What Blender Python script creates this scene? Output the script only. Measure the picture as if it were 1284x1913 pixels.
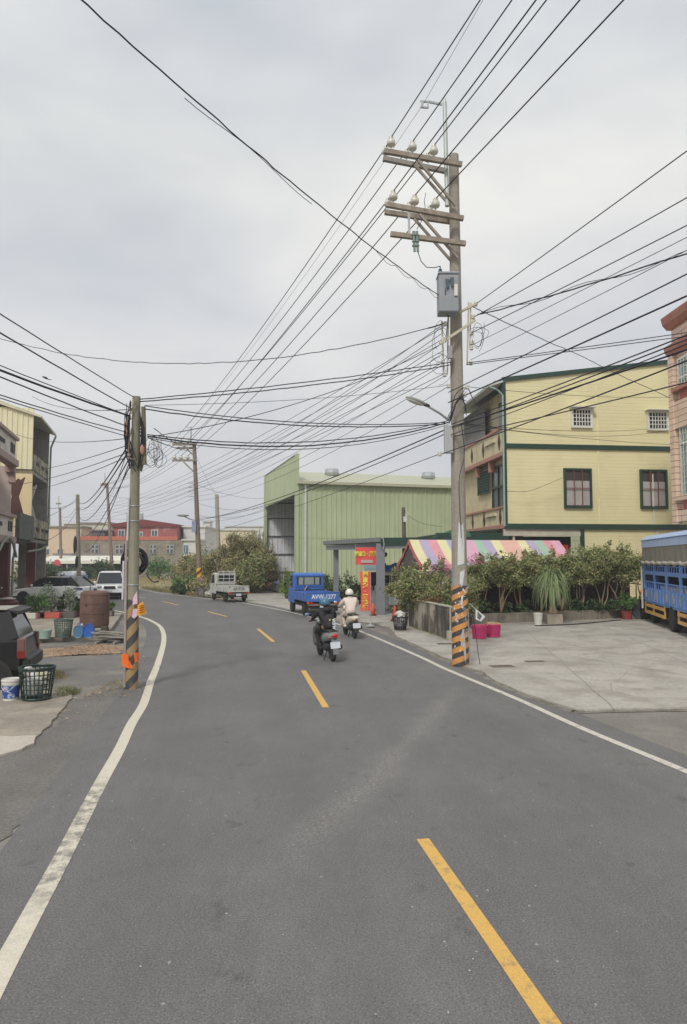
import bpy, bmesh, math, random
from mathutils import Vector, Matrix, noise
V = Vector
R = math.radians
random.seed(7)
scn = bpy.context.scene
for o in list(bpy.data.objects): bpy.data.objects.remove(o)
COL = scn.collection

# ---------------------------------------------------------------- camera
FPX, CX, CYP, HC = 1300.0, 642.0, 956.5, 2.5      # focal length in photo pixels, centre, eye height
PITCH = math.atan(88.5 / FPX)
cd = bpy.data.cameras.new("camera"); cam = bpy.data.objects.new("camera", cd); COL.objects.link(cam)
cd.sensor_fit = 'HORIZONTAL'; cd.sensor_width = 36.0; cd.lens = 36.0 * FPX / 1284.0
cd.clip_start = 0.05; cd.clip_end = 4000
cam.location = (0, 0, HC); cam.rotation_euler = (R(90) + PITCH, 0, 0)
scn.camera = cam
scn.view_settings.view_transform = 'Standard'; scn.view_settings.look = 'None'
scn.view_settings.exposure = 0.10; scn.view_settings.gamma = 1.0

# ---------------------------------------------------------------- sky and sun (overcast)
wd = bpy.data.worlds.new("World"); scn.world = wd; wd.use_nodes = True
nt = wd.node_tree; nt.nodes.clear()
def wn(t, **k):
    n = nt.nodes.new(t)
    for a, b in k.items(): setattr(n, a, b)
    return n
SUN_EL, SUN_AZ = R(45), R(200)
sky = wn('ShaderNodeTexSky', sky_type='NISHITA', sun_disc=False, sun_elevation=SUN_EL, sun_rotation=SUN_AZ)
sky.air_density = 1.2; sky.dust_density = 3.0
bg_sky = wn('ShaderNodeBackground'); bg_sky.inputs[1].default_value = 0.12
nt.links.new(sky.outputs[0], bg_sky.inputs[0])
tc = wn('ShaderNodeTexCoord')
sep = wn('ShaderNodeSeparateXYZ'); nt.links.new(tc.outputs['Generated'], sep.inputs[0])
mp = wn('ShaderNodeMapping'); mp.inputs['Scale'].default_value = (1.0, 1.0, 2.3)
mp.inputs['Location'].default_value = (0.35, 0.1, 0.2)
nt.links.new(tc.outputs['Generated'], mp.inputs[0])
n1 = wn('ShaderNodeTexNoise'); n1.inputs['Scale'].default_value = 2.1; n1.inputs['Detail'].default_value = 6
n1.inputs['Roughness'].default_value = 0.52; n1.inputs['Distortion'].default_value = 0.25
nt.links.new(mp.outputs[0], n1.inputs['Vector'])
cr = wn('ShaderNodeValToRGB')
cr.color_ramp.elements[0].position = 0.38; cr.color_ramp.elements[0].color = (0.66, 0.675, 0.70, 1)
cr.color_ramp.elements[1].position = 0.60; cr.color_ramp.elements[1].color = (0.81, 0.808, 0.80, 1)
nt.links.new(n1.outputs['Fac'], cr.inputs[0])
# overcast skies grow brighter towards the zenith and a little duller towards the horizon
er = wn('ShaderNodeValToRGB')
e = er.color_ramp.elements
e[0].position = 0.0; e[0].color = (0.84, 0.85, 0.87, 1)
e[1].position = 0.16; e[1].color = (0.92, 0.93, 0.95, 1)
x = e.new(0.34); x.color = (1.0, 1.0, 1.0, 1)
x = e.new(0.48); x.color = (1.06, 1.06, 1.03, 1)
x = e.new(0.64); x.color = (1.0, 1.02, 1.03, 1)
x = e.new(0.95); x.color = (1.0, 1.0, 1.0, 1)
nt.links.new(sep.outputs['Z'], er.inputs[0])
mul = wn('ShaderNodeMixRGB', blend_type='MULTIPLY'); mul.inputs[0].default_value = 1
nt.links.new(cr.outputs[0], mul.inputs[1]); nt.links.new(er.outputs[0], mul.inputs[2])
zr = wn('ShaderNodeMapRange'); zr.inputs['From Min'].default_value = 0.66; zr.inputs['From Max'].default_value = 0.95
zr.inputs['To Min'].default_value = 1.0; zr.inputs['To Max'].default_value = 1.2
nt.links.new(sep.outputs['Z'], zr.inputs['Value'])
bg_cl = wn('ShaderNodeBackground'); nt.links.new(mul.outputs[0], bg_cl.inputs[0]); nt.links.new(zr.outputs[0], bg_cl.inputs[1])
n2 = wn('ShaderNodeTexNoise'); n2.inputs['Scale'].default_value = 1.3; n2.inputs['Detail'].default_value = 4
nt.links.new(mp.outputs[0], n2.inputs['Vector'])
cov = wn('ShaderNodeMapRange'); cov.inputs['From Min'].default_value = 0.35; cov.inputs['From Max'].default_value = 0.6
cov.inputs['To Min'].default_value = 0.62; cov.inputs['To Max'].default_value = 1.0
nt.links.new(n2.outputs['Fac'], cov.inputs['Value'])
mx = wn('ShaderNodeMixShader'); nt.links.new(cov.outputs[0], mx.inputs[0])
nt.links.new(bg_sky.outputs[0], mx.inputs[1]); nt.links.new(bg_cl.outputs[0], mx.inputs[2])
wo = wn('ShaderNodeOutputWorld'); nt.links.new(mx.outputs[0], wo.inputs[0])
sd = bpy.data.lights.new("sun", 'SUN'); sd.energy = 1.9; sd.angle = R(10); sd.color = (1.0, 0.96, 0.9)
sun = bpy.data.objects.new("sun", sd); COL.objects.link(sun)
# Sky Texture azimuth: rotation 0 = +Y, clockwise; the lamp shines from the same direction
sdir = V((math.sin(SUN_AZ) * math.cos(SUN_EL), math.cos(SUN_AZ) * math.cos(SUN_EL), math.sin(SUN_EL)))
sun.rotation_euler = sdir.to_track_quat('Z', 'Y').to_euler(); sun.location = sdir * 60

# ---------------------------------------------------------------- surveying helpers: a sight line meets the ground or a known distance
def ray(px, py):
    c, s = math.cos(PITCH), math.sin(PITCH); u = CYP - py
    return V((px - CX, c * FPX - s * u, s * FPX + c * u))
def g(px, py, z=0.0):
    d = ray(px, py); t = (z - HC) / d.z
    return V((d.x * t, d.y * t, z))
def w(px, py, Y):
    d = ray(px, py); t = Y / d.y
    return V((d.x * t, Y, HC + d.z * t))
def wz(px, py, z):
    d = ray(px, py); t = (z - HC) / d.z
    return V((d.x * t, d.y * t, z))

# ---------------------------------------------------------------- mesh builder
class MB:
    def __init__(s): s.v = []; s.f = []
    def add(s, vs, fs):
        n = len(s.v); s.v += [V(p) for p in vs]; s.f += [tuple(n + i for i in f) for f in fs]; return s
    def box(s, x0, x1, y0, y1, z0, z1):
        return s.add([(x0,y0,z0),(x1,y0,z0),(x1,y1,z0),(x0,y1,z0),(x0,y0,z1),(x1,y0,z1),(x1,y1,z1),(x0,y1,z1)],
                     [(0,3,2,1),(4,5,6,7),(0,1,5,4),(1,2,6,5),(2,3,7,6),(3,0,4,7)])
    def beam(s, p, q, w_, h_, up=(0,0,1)):
        p, q = V(p), V(q); d = (q - p).normalized(); upv = V(up)
        if abs(d.dot(upv)) > 0.98: upv = V((0, 1, 0))
        a = d.cross(upv).normalized() * w_ / 2; b = a.cross(d).normalized() * h_ / 2
        vs = [p-a-b, p+a-b, p+a+b, p-a+b, q-a-b, q+a-b, q+a+b, q-a+b]
        return s.add(vs, [(3,2,1,0),(4,5,6,7),(0,1,5,4),(1,2,6,5),(2,3,7,6),(3,0,4,7)])
    def cone(s, p, q, r0, r1, n=12, cap=True):
        p, q = V(p), V(q); d = (q - p).normalized(); u = V((0,0,1)) if abs(d.z) < 0.9 else V((1,0,0))
        a = d.cross(u).normalized(); b = d.cross(a).normalized(); vs = []
        for c, r in ((p, r0), (q, r1)):
            for i in range(n):
                t = 2*math.pi*i/n; vs.append(c + (a*math.cos(t) + b*math.sin(t))*r)
        fs = [(i, (i+1)%n, n+(i+1)%n, n+i) for i in range(n)]
        if cap: fs += [tuple(range(n-1,-1,-1)), tuple(range(n, 2*n))]
        return s.add(vs, fs)
    def tube(s, pts, r, n=6, cap=True):
        pts = [V(p) for p in pts]; vs = []; m = len(pts)
        rr = r if isinstance(r, (list, tuple)) else [r]*m
        pa = None
        for i, p in enumerate(pts):
            d = (pts[min(i+1, m-1)] - pts[max(i-1, 0)]).normalized()
            if pa is None:
                u = V((0,0,1)) if abs(d.z) < 0.9 else V((1,0,0)); a = d.cross(u).normalized()
            else:
                a = pa - d * pa.dot(d)
                a = a.normalized() if a.length > 1e-6 else d.cross(V((0,0,1))).normalized()
            pa = a; b = d.cross(a).normalized()
            for k in range(n):
                t = 2*math.pi*k/n; vs.append(p + (a*math.cos(t) + b*math.sin(t))*rr[i])
        fs = []
        for i in range(m-1):
            for k in range(n):
                fs.append((i*n+k, i*n+(k+1)%n, (i+1)*n+(k+1)%n, (i+1)*n+k))
        if cap: fs += [tuple(range(n-1,-1,-1)), tuple(range((m-1)*n, m*n))]
        return s.add(vs, fs)
    def lathe(s, prof, n=16, o=(0,0,0), M=None):
        o = V(o); vs = []; m = len(prof)
        for r, z in prof:
            for k in range(n):
                t = 2*math.pi*k/n; p = V((r*math.cos(t), r*math.sin(t), z))
                if M is not None: p = M @ p
                vs.append(o + p)
        fs = [(i*n+k, i*n+(k+1)%n, (i+1)*n+(k+1)%n, (i+1)*n+k) for i in range(m-1) for k in range(n)]
        if prof[0][0] > 1e-5: fs.append(tuple(range(n-1,-1,-1)))
        if prof[-1][0] > 1e-5: fs.append(tuple(range((m-1)*n, m*n)))
        return s.add(vs, fs)
    def prism(s, poly, a, b, ax='x'):
        n = len(poly); vs = []
        for d in (a, b):
            for u, v_ in poly:
                vs.append({'x': (d, u, v_), 'y': (u, d, v_), 'z': (u, v_, d)}[ax])
        fs = [tuple(range(n-1,-1,-1)), tuple(range(n, 2*n))] + [(i, (i+1)%n, n+(i+1)%n, n+i) for i in range(n)]
        return s.add(vs, fs)
    def loft(s, secs, n=14, cap=True, p=2.4):
        # secs: (centre, rx, rz, axis direction y) cross-sections in the xz plane
        vs = []
        for c, rx, rz in secs:
            c = V(c)
            for k in range(n):
                t = 2*math.pi*k/n; ct, st = math.cos(t), math.sin(t)
                vs.append(c + V((rx*math.copysign(abs(ct)**(2/p), ct), 0, rz*math.copysign(abs(st)**(2/p), st))))
        m = len(secs)
        fs = [(i*n+k, i*n+(k+1)%n, (i+1)*n+(k+1)%n, (i+1)*n+k) for i in range(m-1) for k in range(n)]
        if cap: fs += [tuple(range(n-1,-1,-1)), tuple(range((m-1)*n, m*n))]
        return s.add(vs, fs)
    def ell(s, c, r, nu=14, nv=9, M=None):
        c = V(c); vs = []; fs = []
        for j in range(nv+1):
            ph = math.pi*j/nv
            for i in range(nu):
                t = 2*math.pi*i/nu
                q = V((r[0]*math.sin(ph)*math.cos(t), r[1]*math.sin(ph)*math.sin(t), r[2]*math.cos(ph)))
                if M is not None: q = M @ q
                vs.append(c + q)
        for j in range(nv):
            for i in range(nu):
                fs.append((j*nu+i, (j+1)*nu+i, (j+1)*nu+(i+1)%nu, j*nu+(i+1)%nu))
        return s.add(vs, fs)
    def torus(s, c, R_, r, M=None, n=24, k=8):
        c = V(c); vs = []; fs = []
        for i in range(n):
            t = 2*math.pi*i/n
            for j in range(k):
                p = 2*math.pi*j/k; q = V(((R_+r*math.cos(p))*math.cos(t), (R_+r*math.cos(p))*math.sin(t), r*math.sin(p)))
                if M is not None: q = M @ q
                vs.append(c + q)
        for i in range(n):
            for j in range(k):
                fs.append((i*k+j, ((i+1)%n)*k+j, ((i+1)%n)*k+(j+1)%k, i*k+(j+1)%k))
        return s.add(vs, fs)
    def ribbed(s, p0, p1, z0, z1, pitch=0.3, dep=0.035, horiz=False, top=None, back=0.0):
        # profiled sheet from p0 to p1 (xy), ribs vertical unless horiz; top: optional (z at p0, z at p1)
        p0, p1 = V((p0[0], p0[1], 0)), V((p1[0], p1[1], 0)); d = (p1 - p0); L = d.length; d.normalize()
        nrm = V((d.y, -d.x, 0))
        if not horiz:
            k = max(1, int(L / pitch)); prev = None
            us = []
            for i in range(k):
                a = L*i/k; pw = L/k
                us += [(a, 0), (a+pw*.70, 0), (a+pw*.78, dep), (a+pw*.92, dep)]
            us.append((L, 0)); vs = []
            for u, o in us:
                zt = z1 if top is None else top[0] + (top[1]-top[0])*u/L
                q = p0 + d*u + nrm*o; vs += [(q.x, q.y, z0), (q.x, q.y, zt)]
            fs = [(2*i, 2*i+2, 2*i+3, 2*i+1) for i in range(len(us)-1)]
            return s.add(vs, fs)
        k = max(1, int((z1-z0)/pitch)); vs = []; fs = []; zs = []
        for i in range(k):
            a = z0 + (z1-z0)*i/k; pw = (z1-z0)/k; zs += [(a, 0), (a+pw*.84, 0), (a+pw*.88, -dep), (a+pw*.96, -dep)]
        zs.append((z1, 0))
        for z, o in zs:
            for q0 in (p0, p1):
                q = q0 + nrm*o; vs.append((q.x, q.y, z))
        fs = [(2*i, 2*i+1, 2*i+3, 2*i+2) for i in range(len(zs)-1)]
        return s.add(vs, fs)
    def quad(s, a, b, c, d): return s.add([a,b,c,d], [(0,1,2,3)])
    def xf(s, M):
        s.v = [M @ p for p in s.v]; return s
    def build(s, name, mat, parent=None, smooth=False, bevel=0.0, seg=2):
        me = bpy.data.meshes.new(name); me.from_pydata([tuple(p) for p in s.v], [], s.f); me.update()
        if mat: me.materials.append(mat)
        if smooth:
            for p in me.polygons: p.use_smooth = True
        o = bpy.data.objects.new(name, me); COL.objects.link(o)
        if parent: o.parent = parent
        if bevel > 0:
            bmod = o.modifiers.new("b", 'BEVEL'); bmod.width = bevel; bmod.segments = seg; bmod.limit_method = 'ANGLE'; bmod.angle_limit = R(35)
        return o

def tag(o, label=None, cat=None, group=None, kind=None):
    if label: o['label'] = label
    if cat: o['category'] = cat
    if group: o['group'] = group
    if kind: o['kind'] = kind
    return o
def thing(name, label, cat, loc=(0,0,0), rz=0.0, group=None):
    o = bpy.data.objects.new(name, None); COL.objects.link(o); o.empty_display_size = 0.2
    o.location = loc; o.rotation_euler = (0, 0, rz)
    return tag(o, label, cat, group)
def struct(name, mb, mat, **k): return tag(mb.build(name, mat, **k), kind='structure')
def copy_tree(o, parent=None):
    c = o.copy(); COL.objects.link(c); c.parent = parent
    for ch in list(KIDS(o)): copy_tree(ch, c)
    return c
def KIDS(o): return [c for c in bpy.data.objects if c.parent == o]

# ---------------------------------------------------------------- materials
KAL = 0.95
def lin(c): 
    c /= 255.0
    return c/12.92 if c <= 0.04045 else ((c+0.055)/1.055)**2.4
def S(r, g_, b, k=None):
    k = KAL if k is None else k
    return (min(lin(r)*k, .9), min(lin(g_)*k, .9), min(lin(b)*k, .9))
MATS = {}
def mat(name, col, rough=0.75, metal=0.0, var=0.12, scale=2.0, fine=0.06, fscale=40.0, bump=0.0, bscale=60.0,
        streak=0.0, dirt=None, dirt_amt=0.0, dscale=1.2, dlo=.5, dhi=.7, coat=0.0, island=None, glow=0.0, zs=1.0, alpha=1.0):
    if name in MATS: return MATS[name]
    m = bpy.data.materials.new(name); m.use_nodes = True; N = m.node_tree.nodes; L = m.node_tree.links
    b = N['Principled BSDF']; b.inputs['Roughness'].default_value = rough; b.inputs['Metallic'].default_value = metal
    if coat: b.inputs['Coat Weight'].default_value = coat; b.inputs['Coat Roughness'].default_value = 0.08
    t = N.new('ShaderNodeTexCoord')
    c4 = (*col, 1)
    def noise_(sc, det=4, vec=None, sv=(1,1,1)):
        mpp = N.new('ShaderNodeMapping'); mpp.inputs['Scale'].default_value = sv
        L.new(t.outputs['Object'], mpp.inputs[0])
        n = N.new('ShaderNodeTexNoise'); n.inputs['Scale'].default_value = sc; n.inputs['Detail'].default_value = det
        n.inputs['Roughness'].default_value = 0.6; L.new(mpp.outputs[0], n.inputs['Vector']); return n
    def mulv(src, fac_out, amt, lo=.3, hi=.7):
        mr = N.new('ShaderNodeMapRange'); mr.inputs['From Min'].default_value = lo; mr.inputs['From Max'].default_value = hi
        mr.inputs['To Min'].default_value = 1-amt; mr.inputs['To Max'].default_value = 1+amt
        L.new(fac_out, mr.inputs['Value'])
        mm = N.new('ShaderNodeVectorMath'); mm.operation = 'SCALE'; L.new(src, mm.inputs[0]); L.new(mr.outputs[0], mm.inputs['Scale'])
        return mm.outputs[0]
    if island:
        gm = N.new('ShaderNodeNewGeometry'); rp = N.new('ShaderNodeValToRGB'); el = rp.color_ramp.elements
        cols = [col] + list(island)
        el[0].color = (*cols[0], 1); el[0].position = 0; el[1].color = (*cols[-1], 1); el[1].position = 1
        for i, cc in enumerate(cols[1:-1]):
            q = el.new((i+1)/(len(cols)-1)); q.color = (*cc, 1)
        L.new(gm.outputs['Random Per Island'], rp.inputs[0]); src = rp.outputs[0]
    else:
        rgb = N.new('ShaderNodeRGB'); rgb.outputs[0].default_value = c4; src = rgb.outputs[0]
    if var: src = mulv(src, noise_(scale, sv=(1,1,zs)).outputs['Fac'], var)
    if fine: src = mulv(src, noise_(fscale, 3).outputs['Fac'], fine)
    if streak: src = mulv(src, noise_(3.0, 5, sv=(3,3,.12)).outputs['Fac'], streak)
    if dirt is not None and dirt_amt:
        nd = noise_(dscale, 6); mr = N.new('ShaderNodeMapRange'); mr.inputs['From Min'].default_value = dlo; mr.inputs['From Max'].default_value = dhi
        mr.inputs['To Min'].default_value = 0; mr.inputs['To Max'].default_value = dirt_amt; L.new(nd.outputs['Fac'], mr.inputs['Value'])
        mi = N.new('ShaderNodeMixRGB'); L.new(mr.outputs[0], mi.inputs[0]); L.new(src, mi.inputs[1]); mi.inputs[2].default_value = (*dirt, 1); src = mi.outputs[0]
    L.new(src, b.inputs['Base Color'])
    if bump:
        nb = noise_(bscale, 4); bp = N.new('ShaderNodeBump'); bp.inputs['Strength'].default_value = bump; bp.inputs['Distance'].default_value = 0.02
        L.new(nb.outputs['Fac'], bp.inputs['Height']); L.new(bp.outputs[0], b.inputs['Normal'])
    MATS[name] = m; return m
def glassy(name, col, rough=0.08):
    if name in MATS: return MATS[name]
    m = bpy.data.materials.new(name); m.use_nodes = True; b = m.node_tree.nodes['Principled BSDF']
    b.inputs['Base Color'].default_value = (*col, 1); b.inputs['Roughness'].default_value = rough
    b.inputs['Specular IOR Level'].default_value = 0.6
    MATS[name] = m; return m

def catmull(pts, n=10):
    P = [V(p) for p in pts]; P = [2*P[0]-P[1]] + P + [2*P[-1]-P[-2]]; out = []
    for i in range(1, len(P)-2):
        for k in range(n):
            t = k/n; a, b, c, d = P[i-1], P[i], P[i+1], P[i+2]
            out.append(0.5*((2*b) + (c-a)*t + (2*a-5*b+4*c-d)*t*t + (-a+3*b-3*c+d)*t**3))
    out.append(P[-2]); return out
def offset(pts, d):
    out = []
    for i, p in enumerate(pts):
        t = (pts[min(i+1, len(pts)-1)] - pts[max(i-1, 0)]); t = V((t.x, t.y, 0)).normalized()
        out.append(p + V((t.y, -t.x, 0))*d)
    return out
def ribbon(pts, wd_, z):
    a, b = offset(pts, -wd_/2), offset(pts, wd_/2); m = MB(); n = len(pts)
    vs = [(p.x, p.y, z) for p in a] + [(p.x, p.y, z) for p in b]
    return m.add(vs, [(i, n+i, n+i+1, i+1) for i in range(n-1)])
def flat(poly, z, z0=None):
    bm = bmesh.new(); vs = [bm.verts.new((p[0], p[1], z)) for p in poly]; f = bm.faces.new(vs)
    if z0 is not None:
        r_ = bmesh.ops.extrude_face_region(bm, geom=[f])
        for v_ in [q for q in r_['geom'] if isinstance(q, bmesh.types.BMVert)]: v_.co.z = z0
    bmesh.ops.triangulate(bm, faces=bm.faces[:]); bmesh.ops.recalc_face_normals(bm, faces=bm.faces[:])
    if z0 is None:
        for f in bm.faces:
            if f.normal.z < 0: f.normal_flip()
    m = MB(); bm.verts.ensure_lookup_table()
    idx = {v_: i for i, v_ in enumerate(bm.verts)}
    m.add([v_.co.copy() for v_ in bm.verts], [tuple(idx[q] for q in f.verts) for f in bm.faces]); bm.free(); return m
def text_mesh(name, s, size, M, material, parent, ext=0.004, bold=0.0):
    cu = bpy.data.curves.new(name, 'FONT'); cu.body = s; cu.size = size; cu.extrude = ext; cu.offset = bold
    cu.align_x = 'CENTER'; cu.align_y = 'CENTER'
    t = bpy.data.objects.new(name, cu); COL.objects.link(t)
    dg = bpy.context.evaluated_depsgraph_get(); me = bpy.data.meshes.new_from_object(t.evaluated_get(dg))
    bpy.data.objects.remove(t); me.materials.clear(); me.materials.append(material)
    me.transform(M)
    o = bpy.data.objects.new(name, me); COL.objects.link(o)
    if parent: o.parent = parent
    return o
# ================================================================ GROUND, ROAD, LOTS
def road_material():
    m = bpy.data.materials.new("asphalt"); m.use_nodes = True; N = m.node_tree.nodes; L = m.node_tree.links
    b = N['Principled BSDF']; b.inputs['Roughness'].default_value = 0.82
    t = N.new('ShaderNodeTexCoord')
    def noi(sc, det=4, rough=.6, sv=(1,1,1)):
        mp_ = N.new('ShaderNodeMapping'); mp_.inputs['Scale'].default_value = sv; L.new(t.outputs['Object'], mp_.inputs[0])
        n = N.new('ShaderNodeTexNoise'); n.inputs['Scale'].default_value = sc; n.inputs['Detail'].default_value = det
        n.inputs['Roughness'].default_value = rough; L.new(mp_.outputs[0], n.inputs['Vector']); return n.outputs['Fac']
    def mr(src, a, b_, c, d):
        q = N.new('ShaderNodeMapRange'); q.inputs['From Min'].default_value = a; q.inputs['From Max'].default_value = b_
        q.inputs['To Min'].default_value = c; q.inputs['To Max'].default_value = d; L.new(src, q.inputs['Value']); return q.outputs[0]
    def mth(op, a, b_=None):
        q = N.new('ShaderNodeMath'); q.operation = op
        for i, s_ in enumerate((a, b_)):
            if s_ is None: continue
            if isinstance(s_, (int, float)): q.inputs[i].default_value = s_
            else: L.new(s_, q.inputs[i])
        return q.outputs[0]
    def mix(f, c1, c2):
        q = N.new('ShaderNodeMixRGB')
        if isinstance(f, float): q.inputs[0].default_value = f
        else: L.new(f, q.inputs[0])
        for i, s_ in ((1, c1), (2, c2)):
            if isinstance(s_, tuple): q.inputs[i].default_value = (*s_, 1)
            else: L.new(s_, q.inputs[i])
        return q.outputs[0]
    base = mix(mr(noi(.35, 5), .38, .62, 0, 1), S(114,113,112,ROADK), S(125,123,121,ROADK))
    base = mix(mr(noi(1.6, 6, sv=(1,.45,1)), .35, .65, 0, .35), base, S(99,97,95,ROADK))
    agg = noi(70, 2, .8); agg2 = noi(30, 3, .75)
    base = mix(mr(agg, .54, .66, 0, .62), base, S(160,157,153,ROADK))
    base = mix(mr(agg, .35, .46, .62, 0), base, S(58,57,57,ROADK))
    base = mix(mr(agg2, .54, .72, 0, .38), base, S(74,73,73,ROADK))
    base = mix(mr(noi(5.5, 5, .8, sv=(1,.5,1)), .52, .66, 0, .22), base, S(84,83,82,ROADK))
    base = mix(mr(noi(7.5, 5, .8, sv=(1,.4,1)), .54, .68, 0, .20), base, S(150,147,142,ROADK))
    base = mix(mr(noi(13, 4, .75), .60, .72, 0, .35), base, S(84,82,80,ROADK))
    # pale pebbles
    vo = N.new('ShaderNodeTexVoronoi'); vo.inputs['Scale'].default_value = 5.0; vo.inputs['Randomness'].default_value = 1; L.new(t.outputs['Object'], vo.inputs['Vector'])
    base = mix(mr(vo.outputs['Distance'], .045, .06, .75, 0), base, S(185,178,170,ROADK))
    # dusty track left by turning trucks: a band between two points on the road
    sp = N.new('ShaderNodeSeparateXYZ'); L.new(t.outputs['Object'], sp.inputs[0])
    A, B = g(540, 1620), g(850, 1290); d = (B-A).normalized(); nx, ny = -d.y, d.x
    dist = mth('ADD', mth('MULTIPLY', mth('SUBTRACT', sp.outputs['X'], A.x), nx), mth('MULTIPLY', mth('SUBTRACT', sp.outputs['Y'], A.y), ny))
    wob = mth('MULTIPLY', mth('SUBTRACT', noi(.8, 3), .5), .7)
    da = mth('ABSOLUTE', mth('ADD', dist, wob))
    band = mr(da, .0, .30, 1, 0)
    along = mth('ADD', mth('MULTIPLY', mth('SUBTRACT', sp.outputs['X'], A.x), d.x), mth('MULTIPLY', mth('SUBTRACT', sp.outputs['Y'], A.y), d.y))
    Ln = (B-A).length
    ends = mth('MULTIPLY', mr(along, -.5, 1.0, 0, 1), mr(along, Ln-1, Ln+1, 1, 0))
    speck = mr(noi(28, 4, .8), .45, .60, 0, 1)
    base = mix(mth('MULTIPLY', mth('MULTIPLY', mth('MULTIPLY', band, ends), speck), .42), base, S(186,180,172,ROADK))
    # wheel tracks polished slightly darker, following the curve of the centre line; oil drips between them
    sc_ = mth('SUBTRACT', sp.outputs['X'], mth('ADD', mth('ADD', 1.668, mth('MULTIPLY', sp.outputs['Y'], -.148)), mth('MULTIPLY', mth('MULTIPLY', sp.outputs['Y'], sp.outputs['Y']), -.00149)))
    cs = mth('COSINE', mth('MULTIPLY', mth('SUBTRACT', mth('ABSOLUTE', sc_), .8), 3.927))
    base = mix(mth('MULTIPLY', mr(cs, .1, .9, 0, .18), mr(noi(.9, 4), .35, .6, .3, 1)), base, S(92,91,90,ROADK))
    drip = mth('MULTIPLY', mr(cs, -.9, -.3, 1, 0), mr(noi(2.6, 3, .5, sv=(1.6,1,1)), .62, .68, 0, .35))
    base = mix(drip, base, S(66,64,62,ROADK))
    # long cracks and patched seams
    vc = N.new('ShaderNodeTexVoronoi'); vc.feature = 'DISTANCE_TO_EDGE'; vc.inputs['Scale'].default_value = .22
    mpv = N.new('ShaderNodeMapping'); L.new(t.outputs['Object'], mpv.inputs[0])
    addn = N.new('ShaderNodeVectorMath'); addn.operation = 'ADD'; L.new(mpv.outputs[0], addn.inputs[0])
    nn = N.new('ShaderNodeTexNoise'); nn.inputs['Scale'].default_value = .9; nn.inputs['Detail'].default_value = 6; L.new(t.outputs['Object'], nn.inputs['Vector'])
    L.new(nn.outputs['Color'], addn.inputs[1]); L.new(addn.outputs[0], vc.inputs['Vector'])
    base = mix(mr(vc.outputs['Distance'], .0008, .0022, .10, 0), base, S(60,59,58,ROADK))
    L.new(base, b.inputs['Base Color'])
    bp = N.new('ShaderNodeBump'); bp.inputs['Strength'].default_value = .35; bp.inputs['Distance'].default_value = .012
    L.new(mth('ADD', agg, mth('MULTIPLY', agg2, .7)), bp.inputs['Height']); L.new(bp.outputs[0], b.inputs['Normal'])
    return m
ROADK = 0.86
M_ASPH = road_material()
M_DIRT = mat("dry_ground", S(168,152,122), var=.22, scale=.25, fine=.22, fscale=9, dirt=S(112,116,74), dirt_amt=.75, dscale=.35, dlo=.46, dhi=.6, bump=.3, bscale=12)
M_YARD = mat("yard_asphalt", S(119,116,112,.88), var=.16, scale=.5, fine=.22, fscale=34, dirt=S(150,143,130,1), dirt_amt=.6, dscale=.55, dlo=.47, dhi=.62, bump=.35, bscale=40)
M_CONC = mat("lot_concrete", S(176,171,162,.95), var=.13, scale=.5, fine=.14, fscale=14, dirt=S(138,132,122,.95), dirt_amt=.6, dscale=1.1, dlo=.47, dhi=.62, bump=.15, bscale=30)
M_OLDC = mat("old_concrete", S(146,138,124,1), var=.16, scale=.9, fine=.18, fscale=24, dirt=S(176,166,148,1), dirt_amt=.6, dscale=1.6, dlo=.5, dhi=.66, bump=.3, bscale=30)
M_PALEC = mat("pale_concrete", S(186,178,164,1), var=.08, scale=1.2, fine=.1, fscale=22, bump=.15)
M_GRAVEL = mat("gravelly_verge", S(119,116,111,.88), var=.14, scale=1.0, fine=.26, fscale=26, dirt=S(104,98,90,1), dirt_amt=.6, dscale=1.5, bump=.5, bscale=26)

def grid_ground():
    m = MB(); vs = []; fs = []; xs = [-900,-400,-200,-120]+[-90+i*6 for i in range(31)]+[130,200,400,900]
    ys = [-60,-20,0]+[10+i*5 for i in range(30)]+[180,240,400,700,1500]
    for y in ys:
        for x in xs:
            z = -.035
            if y > 62 and x < 0:     # low mounds in the field on the outside of the bend
                z += max(0, noise.noise(V((x*.06, y*.05, 1.3)))) * 1.2 * min(1, (y-62)/20)
            vs.append((x, y, z))
    nx = len(xs)
    for j in range(len(ys)-1):
        for i in range(nx-1): fs.append((j*nx+i, j*nx+i+1, (j+1)*nx+i+1, (j+1)*nx+i))
    return m.add(vs, fs)
struct('ground', grid_ground(), M_DIRT)

RL = [g(*p) for p in [(1500,1535),(1284,1442),(1086,1360),(964,1305),(833,1250),(780,1225),(682,1183),(633,1166.5),(535,1142),(462,1128),(401,1120.5),(300,1108),(259,1101.5),(165,1091),(60,1083),(-120,1075)]]
LL = [g(*p) for p in [(-60,1940),(0,1820),(60,1708),(118,1600),(184,1471),(224,1399),(245.5,1353),(268.6,1314.5),(281.6,1274),(291.6,1249),(300,1224),(306,1199),(305,1182),(298,1169.5),(281.6,1159.5),(264,1153),(224,1142.6),(150,1132),(40,1121)]]
RLc = [p for p in catmull(RL, 12)]; LLc = [p for p in catmull(LL, 12)]
back_r = RLc[0] + (RLc[0]-RLc[1]).normalized()*14; back_l = LLc[0] + (LLc[0]-LLc[3]).normalized()*8
RLc = [back_r] + RLc; LLc = [back_l] + LLc
rr = offset(RLc, .5); ll = offset(LLc, -.55)
struct('yard', flat([(-60,-20),(1,-20),(3,10),(-1,30),(-9,38),(-60,46)], -.012), M_YARD)
struct('road', flat([(p.x, p.y) for p in rr] + [(p.x, p.y) for p in reversed(ll)], 0.0), M_ASPH)
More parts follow.
